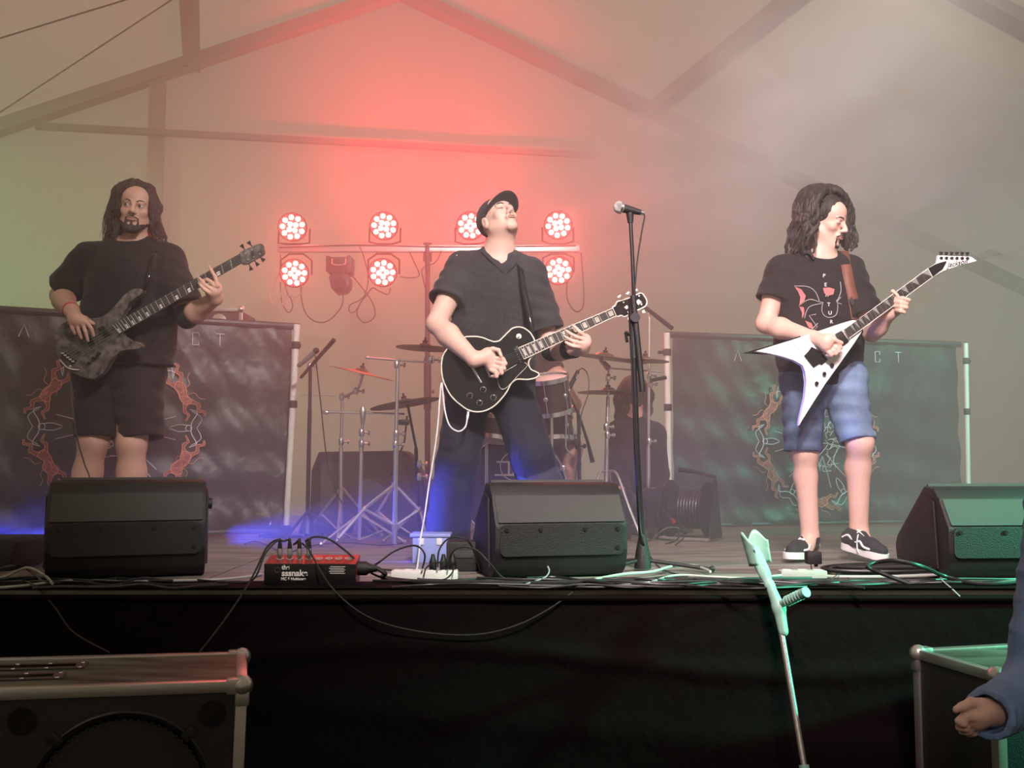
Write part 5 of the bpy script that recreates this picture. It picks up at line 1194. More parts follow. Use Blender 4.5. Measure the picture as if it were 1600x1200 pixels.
    for H, K, A in ((H1, K1, P(697, 838, Y)), (H2, K2, P(868, 838, Y - .05))): p.cone(H, K, .112, .098, .03); p.cone(K, K.lerp(A, .5), .098, .100, .03)
    p.wrinkle(.008, 15, 4)
    for K, A in ((K1, P(697, 838, Y)), (K2, P(868, 838, Y - .05))): p.sleeve(K.lerp(A, .4), A + Vector((0, 0, -.03)), .098, .110, .03, .9, .05, None, .004, 15); p.mesh('trousers', M_NAVY, root)
    shoe(root, (A1.x, A1.y + .09, SZ), (A1.x - .03, A1.y - .18, SZ), A1 + Vector((0, .02, 0)), M_BLACK, M_CANVAS); shoe(root, (A2.x - .02, A2.y + .09, SZ), (A2.x + .06, A2.y - .17, SZ), A2 + Vector((0, .02, 0)), M_BLACK, M_CANVAS)
    m = Field(E2_ - Vector((.14,) * 3), E2_ + Vector((.2, .14, .14)), .0045); m.cone(E2_, E2_.lerp(W2, .85), .050, .040, .01); m.cut(E2_.lerp(W2, .80), W2 - E2_); m.cut(E2_ + (S2 - E2_).normalized() * .03, S2 - E2_); m.mesh('forearm_sleeve', M_SHIRT, root)
    return S1, S2
singer()

# ------------------------------------------------------------------ guitarist with the white guitar (right)
def guitarist():
    Y = 4.58; root = thing('person', 'person with long dark hair in printed black T-shirt and denim shorts playing a white guitar', 'person', PF(1300, 876))
    S1, S2 = P(1222, 424, Y), P(1326, 424, Y + .02); E1_, W1 = P(1196, 506, Y - .02), P(1272, 528, 4.36); E2_, W2 = P(1362, 520, 4.50), P(1390, 490, 4.38)
    hip, chest, neck = P(1282, 590, Y + .04), P(1275, 462, Y), P(1279, 404, Y); C = P(1287, 345, Y - .02); R = frame(52, -16, 4)
    H1, H2 = P(1255, 602, Y + .02), P(1318, 600, Y); K1, A1 = P(1258, 706, Y), P(1266, 838, Y + .02); K2, A2 = P(1343, 692, Y - .08), P(1342, 826, Y - .02)
    f = Field((E1_.x - .12, 4.18, SZ + .01), (W2.x + .14, 4.92, C.z + .2), .0045)
    head_sdf(f, C, R, gaunt=.004); f.cone(neck - Vector((0, -.01, .03)), C + Vector((-.01, .01, -.07)), .056, .052, .03)
    torso_sdf(f, hip, chest, neck, S1, S2, .96); limb_arm(f, S1, E1_, W1, 1.02); limb_arm(f, S2, E2_, W2, .95); limb_leg(f, H1, K1, A1, .95, calf=.9); limb_leg(f, H2, K2, A2, .98, calf=.95)
    z = 4.29
    f.cone(W1, P(1290, 534, z + .01), .029, .032, .02); f.cone(P(1296, 529, z), P(1291, 542, z + .005), .022, .022, .02)
    finger(f, [P(1290, 527, z - .006), P(1303, 531, z - .014), P(1315, 536, z - .008)], .0105)
    for pts in ([(1298, 534), (1309, 537), (1314, 543), (1306, 544)], [(1296, 540), (1306, 543), (1311, 549), (1303, 550)], [(1293, 544), (1302, 548), (1306, 553), (1298, 553)], [(1288, 546), (1296, 551), (1299, 555), (1292, 555)]):
        finger(f, [P(x, y, z - .004 + .012 * (i == 0) + .016 * (i == 3)) for i, (x, y) in enumerate(pts)], .0092)
    z = 4.33
    f.cone(W2, P(1401, 478, z + .03), .027, .030, .02); f.cone(P(1402, 468, z + .03), P(1402, 484, z + .03), .022, .020, .02)
    for pts in ([(1400, 466), (1410, 466), (1421, 469)], [(1399, 471), (1408, 473), (1417, 475)], [(1399, 478), (1408, 479), (1417, 481)], [(1401, 485), (1407, 486), (1413, 488)]):
        finger(f, [P(x, y, z - .03 + (.03 if i == 0 else 0)) for i, (x, y) in enumerate(pts)], .0095)
    finger(f, [P(1400, 470, z + .03), P(1393, 459, z + .02), P(1395, 455, z + .0), P(1402, 461, z - .015)], .0095)
    for A, t_ in ((A1, P(1240, 866, 4.46)), (A2, P(1376, 870, 4.44))): f.cone(A, A.lerp(t_, .3) + Vector((0, 0, -.03)), .035, .032, .02); f.cone(A.lerp(t_, .2) + Vector((0, 0, -.03)), t_, .028, .018, .02)
    f.mesh('body', M_SKIN2, root)
    face_parts(root, C, R, True, brow=M_HAIR2)
    q = lambda x, y, z: C + R @ Vector((x, y, z))
    hf = Field((C.x - .24, C.y - .18, C.z - .33), (C.x + .26, C.y + .2, C.z + .18), .004)
    hf.ell(q(0, -.022, .040), (.086, .106, .092), R, .01); hf.ell(q(0, -.07, -.05), (.09, .06, .12), R, .03)
    lockfill(hf, [P(1285, 293, Y), P(1256, 300, Y), P(1241, 330, Y), P(1237, 362, Y), P(1229, 402, Y + .01)], [P(1290, 297, Y - .10), P(1276, 306, Y - .12), P(1268, 332, Y - .12), P(1266, 362, Y - .10), P(1258, 402, Y - .09)], 20, .017, .006, seed=12, wave=.014)
    lockfill(hf, [P(1292, 293, Y), P(1316, 302, Y + .04), P(1328, 328, Y + .07), P(1333, 358, Y + .08), P(1338, 394, Y + .07)], [P(1290, 296, Y - .02), P(1310, 301, Y - .05), P(1322, 322, Y + .00), P(1322, 352, Y + .05), P(1316, 390, Y + .05)], 16, .015, .007, seed=15, wave=.012)
    lockfill(hf, [P(1290, 296, Y - .11), P(1282, 306, Y - .135), P(1277, 330, Y - .14), P(1276, 356, Y - .13), P(1268, 404, Y - .11)], [P(1284, 293, Y - .05), P(1266, 302, Y - .09), P(1258, 330, Y - .11), P(1256, 362, Y - .10), P(1246, 406, Y - .08)], 9, .016, .006, seed=19, wave=.012)
    hf.ell(q(0, .080, .000), (.076, .062, .088), R, .008, 'sub'); hf.ell(q(0, .095, -.07), (.056, .055, .075), R, .012, 'sub')
    hf.wrinkle(.005, 110, 7, (1, 1, .12)); hf.mesh('hair', M_HAIR2, root)
    strands([P(1254, 310, Y), P(1240, 345, Y), P(1232, 375, Y), P(1222, 402, Y)], [P(1262, 310, Y - .1), P(1256, 345, Y - .1), P(1250, 375, Y - .1), P(1262, 408, Y - .1)], 30, .0018, root, M_HAIR2, 14, .016, .014)
    strands([P(1316, 320, Y + .05), P(1328, 345, Y + .05), P(1330, 368, Y + .05), P(1338, 392, Y + .04)], [P(1312, 320, Y), P(1318, 345, Y), P(1318, 365, Y), P(1318, 390, Y)], 24, .0018, root, M_HAIR2, 16, .016, .014)
    b = Field(C - Vector((.14, .16, .2)), C + Vector((.16, .12, .06)), .0035)
    for x in (-1, 1): b.cone(q(x * .004, .106, -.053), q(x * .029, .093, -.064), .0045, .0035, .004); b.cone(q(x * .028, .092, -.072), q(x * .018, .088, -.098), .0035, .005, .004); b.cone(q(x * .052, .018, -.058), q(x * .028, .066, -.103), .006, .006, .006)
    b.cone(q(-.010, .0855, -.108), q(.010, .0855, -.108), .010, .010, .006); b.wrinkle(.003, 140, 3); b.mesh('beard', M_HAIR2, root)
    s = Field((S1.x - .26, 4.26, hip.z - .12), (S2.x + .26, 4.92, neck.z + .10), .0055)
    shirt_sdf(s, P(1285, 604, Y + .03), P(1274, 465, Y), neck, S1, S2, E1_, E2_, .195, .190, .62, (.56, .74), .072, .082, seed=21, nhole=(.078, .09, .045), nh_off=(.01, -.05, .028), amp=.008, fr=24)
    ts = s.mesh('t_shirt', M_SHIRT, root)
    ya = 4.425     # chest print sits on the cloth
    def surf(px, py, lift=.005): return surf_of(s, px, py, lift)
    for ch, x, y in (('P', 1287.5, 431), ('E', 1290, 445), ('R', 1292, 461), ('T', 1295, 476), ('U', 1297, 489), ('R', 1299, 503)):
        text_mesh('printed_letter', ch, .024, M_SILVERTXT, ts, Matrix.Translation(surf(x, y, .010)) @ Matrix.Rotation(PI / 2, 4, 'X'), .0012)
    def pr(pts, mat, r=.0020, nm='print_line', sm=4):
        m = MB(); m.tube([surf(x, y) for x, y in (catmull([Vector((a, b, 0)) for a, b in pts], sm) if False else pts)], r, 5, smooth=sm); m.build(nm, mat, ts)
    def wing(pts, nm='print_wing'):
        m = MB(); V = [surf(x, y, .008) for x, y in pts]; n = len(V); c = sum(V, Vector()) / n; m.add(V + [c], [(i, (i + 1) % n, n) for i in range(n)]); m.build(nm, M_PINK, ts)
    wing([(1242, 448), (1252, 452), (1259, 462), (1257, 470), (1249, 477), (1251, 465), (1247, 456)]); wing([(1249, 479), (1256, 480), (1257, 490), (1253, 498), (1253, 488)]); wing([(1258, 501), (1268, 505), (1271, 514), (1264, 512)]); wing([(1286, 450), (1296, 449), (1304, 452), (1302, 460), (1294, 462), (1288, 458)])
    pr([(1241, 447), (1262, 448), (1274, 456), (1280, 470)], M_PRINTG); pr([(1248, 478), (1264, 468), (1278, 471), (1286, 473)], M_PRINTG); pr([(1257, 497), (1264, 480), (1284, 474)], M_PRINTG); pr([(1286, 472), (1284, 484), (1288, 493), (1298, 496), (1307, 491), (1309, 478), (1307, 470)], M_PRINTG); pr([(1307, 470), (1314, 464), (1308, 472), (1315, 475)], M_PRINTG); pr([(1275, 491), (1264, 493), (1277, 511), (1270, 517)], M_PRINTG, sm=0); pr([(1278, 505), (1268, 515)], M_PRINTG, sm=0); pr([(1313, 440), (1314, 455), (1309, 468)], M_PRINTG)
    p = Field((H1.x - .2, 4.24, P(0, 722, Y).z), (H2.x + .26, 4.92, hip.z + .10), .005)
    p.cone(H1 + Vector((0, 0, .03)), H2 + Vector((0, 0, .03)), .112, .112, .03, flat=((0, 1, 0), .85))
    for H, K in ((H1, P(1255, 706, Y)), (H2, P(1339, 690, Y - .075))):
        p.sleeve(H, K, .100, .082, .02, .90, .05, None, .005, 24); dn = p.mesh('denim_shorts', M_DENIM, root)
    for K, H in ((P(1255, 706, Y), H1), (P(1339, 690, Y - .075), H2)):
        d = (K - H).normalized(); m = MB(); m.torus(K - d * .008, d, .0765, .0035, 36, 6); m.build('hem', M_DENIM, dn)
    shoe(root, P(1270, 871, 4.68), P(1232, 874, 4.42), A1 + Vector((0, 0, 0)), vans=True, side=-1)
    ns = (P(1386, 877, 4.40) - P(1318, 858, 4.60)).normalized()
    shoe(root, P(1319, 857, 4.60), P(1385, 877, 4.40), A2, vans=True, side=1, up=(Vector((0, 0, 1)) - ns * ns.z).normalized())
    for A in (A1, A2): m = MB(); m.lathe(A + Vector((0, 0, -.045)), (0, 0, 1), [(0, .040), (.05, .040), (.054, .036)], 20); m.build('sock', M_SHIRT, root)
    # brown strap across the chest (worn)
    m = MB(); nu = 14; L = [(1318, 392), (1322, 415), (1327, 440), (1333, 465), (1338, 492), (1341, 512)]; V = []
    for x, y in L: a = surf(x - 8, y, .006); b2 = surf(x + 8, y, .006); V += [a, b2]
    m.add(V, [(2 * i, 2 * i + 1, 2 * i + 3, 2 * i + 2) for i in range(len(L) - 1)]); o = m.build('shoulder_strap', M_LEATHER, root); md = o.modifiers.new('s', 'SOLIDIFY'); md.thickness = .004; md.offset = 1
    m = MB(); c = [surf(1330, 463, .011), surf(1335, 470, .011), surf(1333, 479, .011), surf(1327, 471, .011)]; m.add(c, [(0, 1, 2, 3)]); m.build('strap_diamond', M_BLACK, root)
guitarist()

# ------------------------------------------------------------------ drummer behind the kit
def drummer():
    Y = 6.0; root = thing('person', 'seated person behind the drum kit, one bare arm and knee showing beside the singer', 'person', P(815, 836, Y) * 1)
    S1, S2 = P(782, 560, Y), P(852, 560, Y); E1_, W1 = P(760, 625, Y - .1), P(775, 610, Y - .35); E2_, W2 = P(896, 632, Y - .12), P(866, 600, Y - .34)
    hip, chest, neck = P(818, 690, Y + .12), P(817, 592, Y + .03), P(817, 545, Y); C = P(815, 505, Y - .03); R = frame(5, -12)
    H1, H2 = P(796, 694, Y + .05), P(840, 694, Y + .05); K1, A1 = P(775, 702, Y - .38), P(778, 812, Y - .30); K2, A2 = P(893, 700, Y - .30), P(886, 812, Y - .22)
    f = Field((E1_.x - .15, 5.45, SZ + .0), (E2_.x + .16, 6.4, C.z + .18), .007)
    head_sdf(f, C, R); f.cone(neck, C + Vector((0, .01, -.06)), .055, .05, .03); torso_sdf(f, hip, chest, neck, S1, S2, 1.0)
    limb_arm(f, S1, E1_, W1); limb_arm(f, S2, E2_, W2, 1.1); limb_leg(f, H1, K1, A1, 1.0); limb_leg(f, H2, K2, A2, 1.05)
    for W in (W1, W2):
        f.ell(W + Vector((0, -.05, .0)), (.035, .045, .022), None, .02)
        for k in range(4): finger(f, [W + Vector((-.024 + .016 * k, -.08, .006)), W + Vector((-.024 + .016 * k, -.105, -.006)), W + Vector((-.022 + .015 * k, -.09, -.022))], .009)
    for A in (A1, A2): f.cone(A, A + Vector((0, -.13, -.05)), .034, .026, .02)
    f.mesh('body', M_SKIN, root); face_parts(root, C, R)
    h = Field(C - Vector((.15,) * 3), C + Vector((.15,) * 3), .006); h.ell(C + R @ Vector((0, -.022, .045)), (.082, .098, .086), R, .01); h.ell(C + R @ Vector((0, .09, -.01)), (.052, .06, .07), R, .01, 'sub'); h.mesh('hair', M_HAIR, root)
    s = Field((S1.x - .2, 5.6, hip.z - .1), (S2.x + .2, 6.4, neck.z + .08), .007); shirt_sdf(s, P(818, 690, Y + .10), chest, neck, S1, S2, E1_, E2_, .18, .18, .66, (.5, .3), .068, .075, seed=4); s.mesh('t_shirt', M_SHIRT, root)
    p = Field((K1.x - .15, 5.5, K1.z - .15), (K2.x + .15, 6.4, hip.z + .12), .007)
    for H, K in ((H1, K1), (H2, K2)): p.cone(H, H.lerp(K, .75), .105, .085, .02); p.cut(H.lerp(K, .72), K - H, (H.lerp(K, .72) + (K - H).normalized() * .09, .11))
    p.mesh('shorts', M_SHIRT, root)
    for A in (A1, A2): shoe(root, (A.x, A.y + .08, SZ), (A.x, A.y - .18, SZ), A + Vector((0, .02, .0)), M_BLACK, M_CANVAS)
    for k, W in enumerate((W1, W2)):
        m = MB(); a = W + Vector((0, -.09, -.008)); e = a + Vector((.02 if k == 0 else -.10, -.22, .03)); m.tube([a + (a - e).normalized() * .08, a, e], [.007, .007, .004], 8); m.ball(e, .007, 8, (1, 1.3, 1))
        tag(m.build('drumstick', M_IVORY), ['drumstick in the right hand of the drummer, hidden behind the singer', 'drumstick in the hand of the drummer beside the rack tom'][k], 'drumstick', 'drumsticks')
    t = thing('drum_throne', 'round stool under the drummer', 'stool', Vector((hip.x, hip.y + .02, SZ))); m = MB(); z = hip.z - .13; m.lathe((hip.x, hip.y + .02, z - .08), (0, 0, 1), [(0, .14), (.02, .16), (.07, .16), (.08, .14)], 28); m.build('seat', M_BLACK, t)
    m = MB(); m.tube([(hip.x, hip.y + .02, SZ + .1), (hip.x, hip.y + .02, z - .08)], .016, 10); m.build('post', M_CHROME, t); tripod(t, Vector((hip.x, hip.y + .02, SZ)), .2, .22, .008)
drummer()

# ------------------------------------------------------------------ dark seated person at the back
def sitter():
    Y = 6.15; root = thing('person', 'person in dark clothing with dark hair sitting in the shade behind the microphone stand', 'person', P(992, 834, Y))
    S1, S2 = P(966, 676, Y), P(1022, 678, Y + .06); E1_, W1 = P(964, 736, Y + .02), P(975, 770, Y - .14); E2_, W2 = P(1030, 740, Y + .06), P(1018, 772, Y - .12)
    hip, chest, neck = P(994, 790, Y + .08), P(994, 706, Y + .03), P(992, 656, Y + .02); C = P(990, 618, Y); R = frame(160, -14)
    H1, H2 = P(976, 792, Y + .02), P(1012, 792, Y + .04); K1, A1 = P(968, 776, Y - .36), P(970, 838, Y - .22); K2, A2 = P(1022, 778, Y - .34), P(1020, 838, Y - .20)
    f = Field((S1.x - .2, 5.6, SZ), (S2.x + .2, 6.5, C.z + .18), .008)
    head_sdf(f, C, R); f.cone(neck, C + Vector((0, .01, -.06)), .055, .05, .03); torso_sdf(f, hip, chest, neck, S1, S2, .9); limb_arm(f, S1, E1_, W1, .95); limb_arm(f, S2, E2_, W2, .95); limb_leg(f, H1, K1, A1, .9); limb_leg(f, H2, K2, A2, .9)
    for W in (W1, W2):
        f.ell(W + Vector((0, -.05, .0)), (.035, .045, .020), None, .02)
        for k in range(4): finger(f, [W + Vector((-.024 + .016 * k, -.08, .003)), W + Vector((-.024 + .016 * k, -.115, -.008)), W + Vector((-.022 + .015 * k, -.13, -.02))], .0095)
    for A in (A1, A2): f.cone(A, A + Vector((0, -.12, -.03)), .034, .026, .02)
    f.mesh('body', M_SKIN, root)
    h = Field(C - Vector((.2, .2, .28)), C + Vector((.2, .2, .17)), .006); h.ell(C + Vector((0, 0, .03)), (.094, .104, .10), None, .01)
    lockfill(h, [C + Vector((-.03, -.06, .08)), C + Vector((-.10, -.05, .02)), C + Vector((-.11, -.02, -.08)), C + Vector((-.10, 0, -.17))], [C + Vector((.03, -.06, .08)), C + Vector((.10, -.05, .02)), C + Vector((.10, -.02, -.07)), C + Vector((.08, 0, -.15))], 16, .022, .012, seed=9, wave=.012); h.mesh('hair', M_HAIR2, root)
    s = Field((S1.x - .2, 5.6, hip.z - .12), (S2.x + .22, 6.5, neck.z + .08), .007)
    shirt_sdf(s, hip - Vector((0, 0, .02)), chest, neck, S1, S2, E1_, E2_, .19, .175, .75, (0, 0), seed=4, nhole=(.05, .05, .03), nh_off=(0, 0, .04))
    for S, E, Wd in ((S1, E1_, W1), (S2, E2_, W2)): s.cone(S, E, .07, .06, .03); s.cone(E, E.lerp(Wd, .95), .06, .045, .02)
    s.mesh('dark_jacket', M_SHIRT, root)
    p = Field((K1.x - .2, 5.5, SZ + .03), (K2.x + .2, 6.5, hip.z + .12), .008)
    for H, K, A in ((H1, K1, A1), (H2, K2, A2)): p.cone(H, K, .10, .075, .02); p.cone(K, A + Vector((0, 0, .02)), .075, .055, .02)
    p.mesh('dark_trousers', M_SHIRT, root)
    for A in (A1, A2): shoe(root, (A.x, A.y + .08, SZ), (A.x, A.y - .17, SZ), (A.x, A.y + .02, SZ + .11), M_BLACK, M_CANVAS)
    t = thing('flight_case', 'low black case used as a seat behind the microphone stand', 'case', Vector((hip.x, hip.y + .03, SZ))); z = hip.z - .10
    m = MB(); m.box((hip.x + .0, hip.y + .03, (z + SZ) / 2), (.42, .30, z - SZ - .004), bev=.01); m.build('shell', M_BLACK, t); m = MB(); m.box((hip.x, hip.y - .122, (z + SZ) / 2), (.10, .012, .03), bev=.004); m.build('handle', M_DARK, t)
sitter()

# ------------------------------------------------------------------ spectator at the right edge
def spectator():
    Y = 2.42; X = 1.52; root = thing('person', 'spectator in blue denim sleeve with closed hand at the lower right edge', 'person', (X, Y, 0))
    S1, S2 = Vector((X - .17, Y + .02, 1.40)), Vector((X + .20, Y, 1.40)); E1_, W1 = P(1618, 1078, Y + .04), P(1553, 1112, Y - .14); E2_, W2 = Vector((X + .27, Y + .03, 1.12)), Vector((X + .22, Y - .18, 1.0))
    hip, chest, neck = Vector((X, Y + .02, .94)), Vector((X, Y, 1.28)), Vector((X, Y, 1.47)); C = Vector((X, Y - .02, 1.62)); R = frame(150, 4)
    H1, H2 = Vector((X - .09, Y, .90)), Vector((X + .09, Y, .90)); K1, A1 = Vector((X - .10, Y - .02, .48)), Vector((X - .11, Y + .02, .09)); K2, A2 = Vector((X + .10, Y - .02, .48)), Vector((X + .12, Y + .02, .09))
    f = Field((W1.x - .14, 2.08, 0), (X + .40, 2.75, 1.80), .006)
    head_sdf(f, C, R); f.cone(neck, C + Vector((0, .01, -.06)), .055, .05, .03); torso_sdf(f, hip, chest, neck, S1, S2, 1); limb_arm(f, S1, E1_, W1); limb_arm(f, S2, E2_, W2); limb_leg(f, H1, K1, A1); limb_leg(f, H2, K2, A2)
    for W, d in ((W2, 1),):
        f.ell(W + Vector((0, -.05, .0)), (.035, .045, .020), None, .02)
        for k in range(4): finger(f, [W + Vector((-.024 + .016 * k, -.08, .003)), W + Vector((-.024 + .016 * k, -.115, -.008)), W + Vector((-.022 + .015 * k, -.125, -.03))], .0095)
    z = Y - .16
    # the closed hand, its four fingers folded towards the palm
    f.cone(W1, P(1528, 1114, z), .027, .030, .02)
    fh = Field(P(1470, 1160, z) - Vector((0, .12, 0)), P(1580, 1070, z) + Vector((0, .12, 0)), .0022)
    for fld in (f, fh):
        fld.cone(P(1536, 1112, z), P(1522, 1121, z + .004), .026, .027, .015)
        for k, pts in enumerate(([(1530, 1120), (1509, 1119), (1499, 1127), (1507, 1132)], [(1530, 1126), (1508, 1126), (1500, 1136), (1510, 1139)], [(1532, 1131), (1512, 1133), (1505, 1142), (1515, 1143)], [(1535, 1134), (1519, 1138), (1514, 1145), (1522, 1146)])):
            fld.chain([P(x, y, z - .022 + .013 * k + (.0, .0, .0, -.004)[i]) for i, (x, y) in enumerate(pts)], [.0108, .0104, .0098, .0085], .004)
        fld.chain([P(1536, 1100, z - .004), P(1518, 1098, z - .016), P(1504, 1104, z - .026), P(1493, 1109, z - .028)], [.0125, .0118, .0100, .0078], .006)
    f.mesh('body', M_SKIN2, root)
    h = Field(C - Vector((.15,) * 3), C + Vector((.15,) * 3), .007); h.ell(C + R @ Vector((0, -.022, .045)), (.084, .100, .088), R, .01); h.ell(C + R @ Vector((0, .09, -.01)), (.052, .06, .07), R, .01, 'sub'); h.mesh('hair', M_HAIR, root)
    face_parts(root, C, R)
    s = Field((W1.x - .14, 2.05, .80), (X + .42, 2.78, 1.54), .006)
    shirt_sdf(s, hip + Vector((0, 0, -.02)), chest, neck, S1, S2, E1_, E2_, .20, .20, .7, (0, 0), seed=14, nhole=(.065, .065, .05), nh_off=(0, -.01, .05), amp=0)
    for S, E, Wd in ((S1, E1_, W1), (S2, E2_, W2)): s.cone(S, E, .080, .073, .04); s.cone(E, E.lerp(Wd, 1.0), .073, .055, .03); s.cut(E.lerp(Wd, 1.0), Wd - E, (Wd + (Wd - E).normalized() * .04, .085))
    s.wrinkle(.010, 26, 5); jk = s.mesh('denim_jacket', M_DENIMD, root)
    c = Field(W1 - Vector((.12,) * 3), W1 + Vector((.16,) * 3), .004); d = (W1 - E1_).normalized(); a = W1 - d * .030; b = W1 + d * .034
    c.cone(a - d * .03, b + d * .03, .062, .055, .003); c.cone(b - d * .03, b + d * .06, .040, .045, .003, 'sub'); c.cut(b, d); c.cut(a, -d); c.wrinkle(.005, 40, 2); c.mesh('rolled_cuff', M_DENIMD, root)
    p = Field((X - .30, 2.1, .05), (X + .32, 2.75, 1.06), .009); p.cone(H1 + Vector((0, 0, .03)), H2 + Vector((0, 0, .03)), .12, .12, .03)
    for H, K, A in ((H1, K1, A1), (H2, K2, A2)): p.cone(H, K, .105, .082, .03); p.cone(K, A, .082, .065, .03)
    p.mesh('trousers', M_NAVY, root)
    for A in (A1, A2): shoe(root, (A.x, A.y - .09, 0), (A.x, A.y + .18, 0), A + Vector((0, -.02, .01)), M_BLACK, M_CANVAS)
spectator()
# ================================================================== instruments
def L2(a, b, t): return (a[0] + (b[0] - a[0]) * t, a[1] + (b[1] - a[1]) * t)
def fretboard(root, nT, nB, eT, eB, Y, n, inlay, board=M_ROSE, bind=M_IVORY, fretm=M_CHROME, inlm=M_IVORY, th=.008, neckm=M_LPB, bw=.0012):
    fr = 1 - 2 ** (-n / 12); pos = lambda k: (1 - 2 ** (-k / 12)) / fr
    c = lambda a, b, t: L2(a, b, t)
    m = MB(); m.prism([P(*p, Y) for p in (nT, nB, eB, eT)], (0, th, 0)); fb = m.build('fretboard', board, root)
    m = MB(); m.prism([P(*L2(nT, nB, .06), Y + th), P(*L2(nB, nT, .06), Y + th), P(*L2(eB, eT, .06), Y + th), P(*L2(eT, eB, .06), Y + th)], (0, .016, 0), bev=.005); m.build('neck', neckm, root)
    for a, b in ((nT, eT), (nB, eB)): m = MB(); m.tube([P(*a, Y - .0008), P(*b, Y - .0008)], bw, 6); m.build('binding', bind, fb)
    for k in range(n + 1):
        t = pos(k); m = MB(); m.tube([P(*c(nT, eT, t), Y - .0012), P(*c(nB, eB, t), Y - .0012)], .0011 if k else .002, 5); m.build('fret' if k else 'nut', fretm if k else bind, fb)
    for k in inlay[1]:
        t0, t1 = pos(k - 1), pos(k); w = t1 - t0; m = MB()
        if inlay[0] == 'block': a, b, lo, hi = t0 + w * .2, t1 - w * .2, .2, .8
        if inlay[0] == 'bar': a, b, lo, hi = t0 + w * .35, t1 - w * .25, .50, .98
        if inlay[0] == 'fin':
            pts = [L2(c(nT, eT, t0 + w * .06), c(nB, eB, t0 + w * .06), .05), L2(c(nT, eT, t1 - w * .06), c(nB, eB, t1 - w * .06), .05), L2(c(nT, eT, t0 + w * .06), c(nB, eB, t0 + w * .06), .82)]
        else: pts = [L2(c(nT, eT, a), c(nB, eB, a), lo), L2(c(nT, eT, a), c(nB, eB, a), hi), L2(c(nT, eT, b), c(nB, eB, b), hi), L2(c(nT, eT, b), c(nB, eB, b), lo)]
        m.prism([P(*p, Y - .0006) for p in pts], (0, .0006, 0)); m.build('inlay', inlm, fb, smooth=False)
    return fb
def strings(root, nT, nB, bT, bB, Y, n, r, Yn=None):
    for k in range(n):
        t = .12 + .76 * k / (n - 1); a = P(*L2(nT, nB, t), (Yn or Y) - .003); b = P(*L2(bT, bB, t), Y - .012); m = MB(); m.tube([a, b], r * (1.3 - .6 * k / n), 5); m.build('string', M_CHROME, root)
def outline(pts, Y, sub=4): return [Vector((0, 0, 0)) + p for p in [P(v.x, v.y, Y) for v in catloop([Vector((x, y, 0)) for x, y in pts], sub)]]
def peg(root, px, py, qx, qy, Y, r=.009, mat=M_CHROME):
    m = MB(); a, b = P(px, py, Y), P(qx, qy, Y); m.tube([a, a.lerp(b, .75)], .0028, 6); d = (b - a).normalized(); s = d.cross(Vector((0, 1, 0))); m.prism([b - d * .010 - s * r * .45, b - d * .010 + s * r * .45, b + d * .006 + s * r, b + d * .006 - s * r], (0, .006, 0), bev=.0015); m.build('tuning_peg', mat, root)

# ---- five-string bass
Y = 4.495
t = thing('bass_guitar', 'smoky grey wood five-string bass guitar held by the person at the left', 'bass guitar', P(150, 540, Y))
body = [(223, 452), (211, 451), (198, 457), (187, 469), (174, 484), (162, 493), (150, 497), (138, 497), (119, 498), (103, 503), (92, 510), (86, 523), (83, 535), (88, 549), (93, 562), (101, 574), (113, 582), (127, 588), (139, 592), (153, 589), (163, 580), (171, 567), (181, 553), (190, 548), (203, 546), (214, 546), (222, 541), (219, 535), (207, 533), (198, 530), (192, 522), (186, 512), (191, 496), (197, 480), (209, 467), (222, 458)]
m = MB(); m.prism(outline(body, Y, 3), (0, .040, 0), bev=.006); m.build('body', M_BASSW, t)
nT, nB, eT, eB = (374.5, 397), (377, 411), (176, 507), (187, 521)
fretboard(t, nT, nB, eT, eB, Y - .012, 24, ('bar', [3, 5, 7, 9, 12, 15, 17, 19, 21, 24]), bind=M_GRILL, inlm=M_WHITE, fretm=M_WHITEP, neckm=M_ROSE)
hs = [(373, 397), (381, 391), (390, 387), (401, 382), (409, 381), (413, 386), (414, 393), (411, 399), (403, 403), (394, 408), (386, 413), (377, 412)]
m = MB(); m.prism(outline(hs, Y - .008, 3), (0, .014, 0), bev=.002); m.build('headstock', M_BASSW, t)
for a in ((384, 392, 378, 384), (395, 387, 389, 379), (388, 409, 392, 420), (396, 405, 402, 413), (405, 401, 411, 406)): peg(t, *a, Y - .004, .010, M_DARK)
for x, y in ((384, 396), (394, 391), (388, 406), (397, 402), (406, 397)): m = MB(); m.lathe(P(x, y, Y - .008), (0, -1, 0), [(0, .006), (.006, .005), (.008, .003)], 10); m.build('string_post', M_CHROME, t)
strings(t, nT, nB, (96, 550), (115, 566), Y, 5, .0013, Y - .012)
m = MB(); m.prism([P(*p, Y - .012) for p in ((93, 553), (99, 548), (119, 563), (112, 569))], (0, .012, 0), bev=.002); br = m.build('bridge', M_DARK, t)
for k in range(5): m = MB(); p = L2((98, 552), (114, 565), k / 4); m.box(P(*p, Y - .014), (.014, .006, .008), bev=.001); m.build('saddle', M_CHROME, br)
m = MB(); m.tube([P(94, 562, Y - .004), P(104, 573, Y - .01), P(112, 577, Y - .01), P(124, 578, Y - .004)], .004, 8, smooth=3); m.build('bridge_edge', M_CHROME, t); m = MB(); m.ball(P(110, 573, Y - .008), .008, 10); m.build('strap_button', M_CHROME, t)
for a, b, c, d in (((130, 528), (138, 522), (149, 538), (141, 544)), ((153, 513), (161, 508), (172, 524), (164, 529))): m = MB(); m.prism([P(*p, Y - .006) for p in (a, b, c, d)], (0, .006, 0), bev=.001); m.build('pickup', M_LPB, t)
for x, y in ((147, 560), (155, 552), (140, 568)): m = MB(); m.lathe(P(x, y, Y), (0, -1, 0), [(0, .009), (.012, .008), (.014, .006)], 14); m.build('control_knob', M_DARK, t)
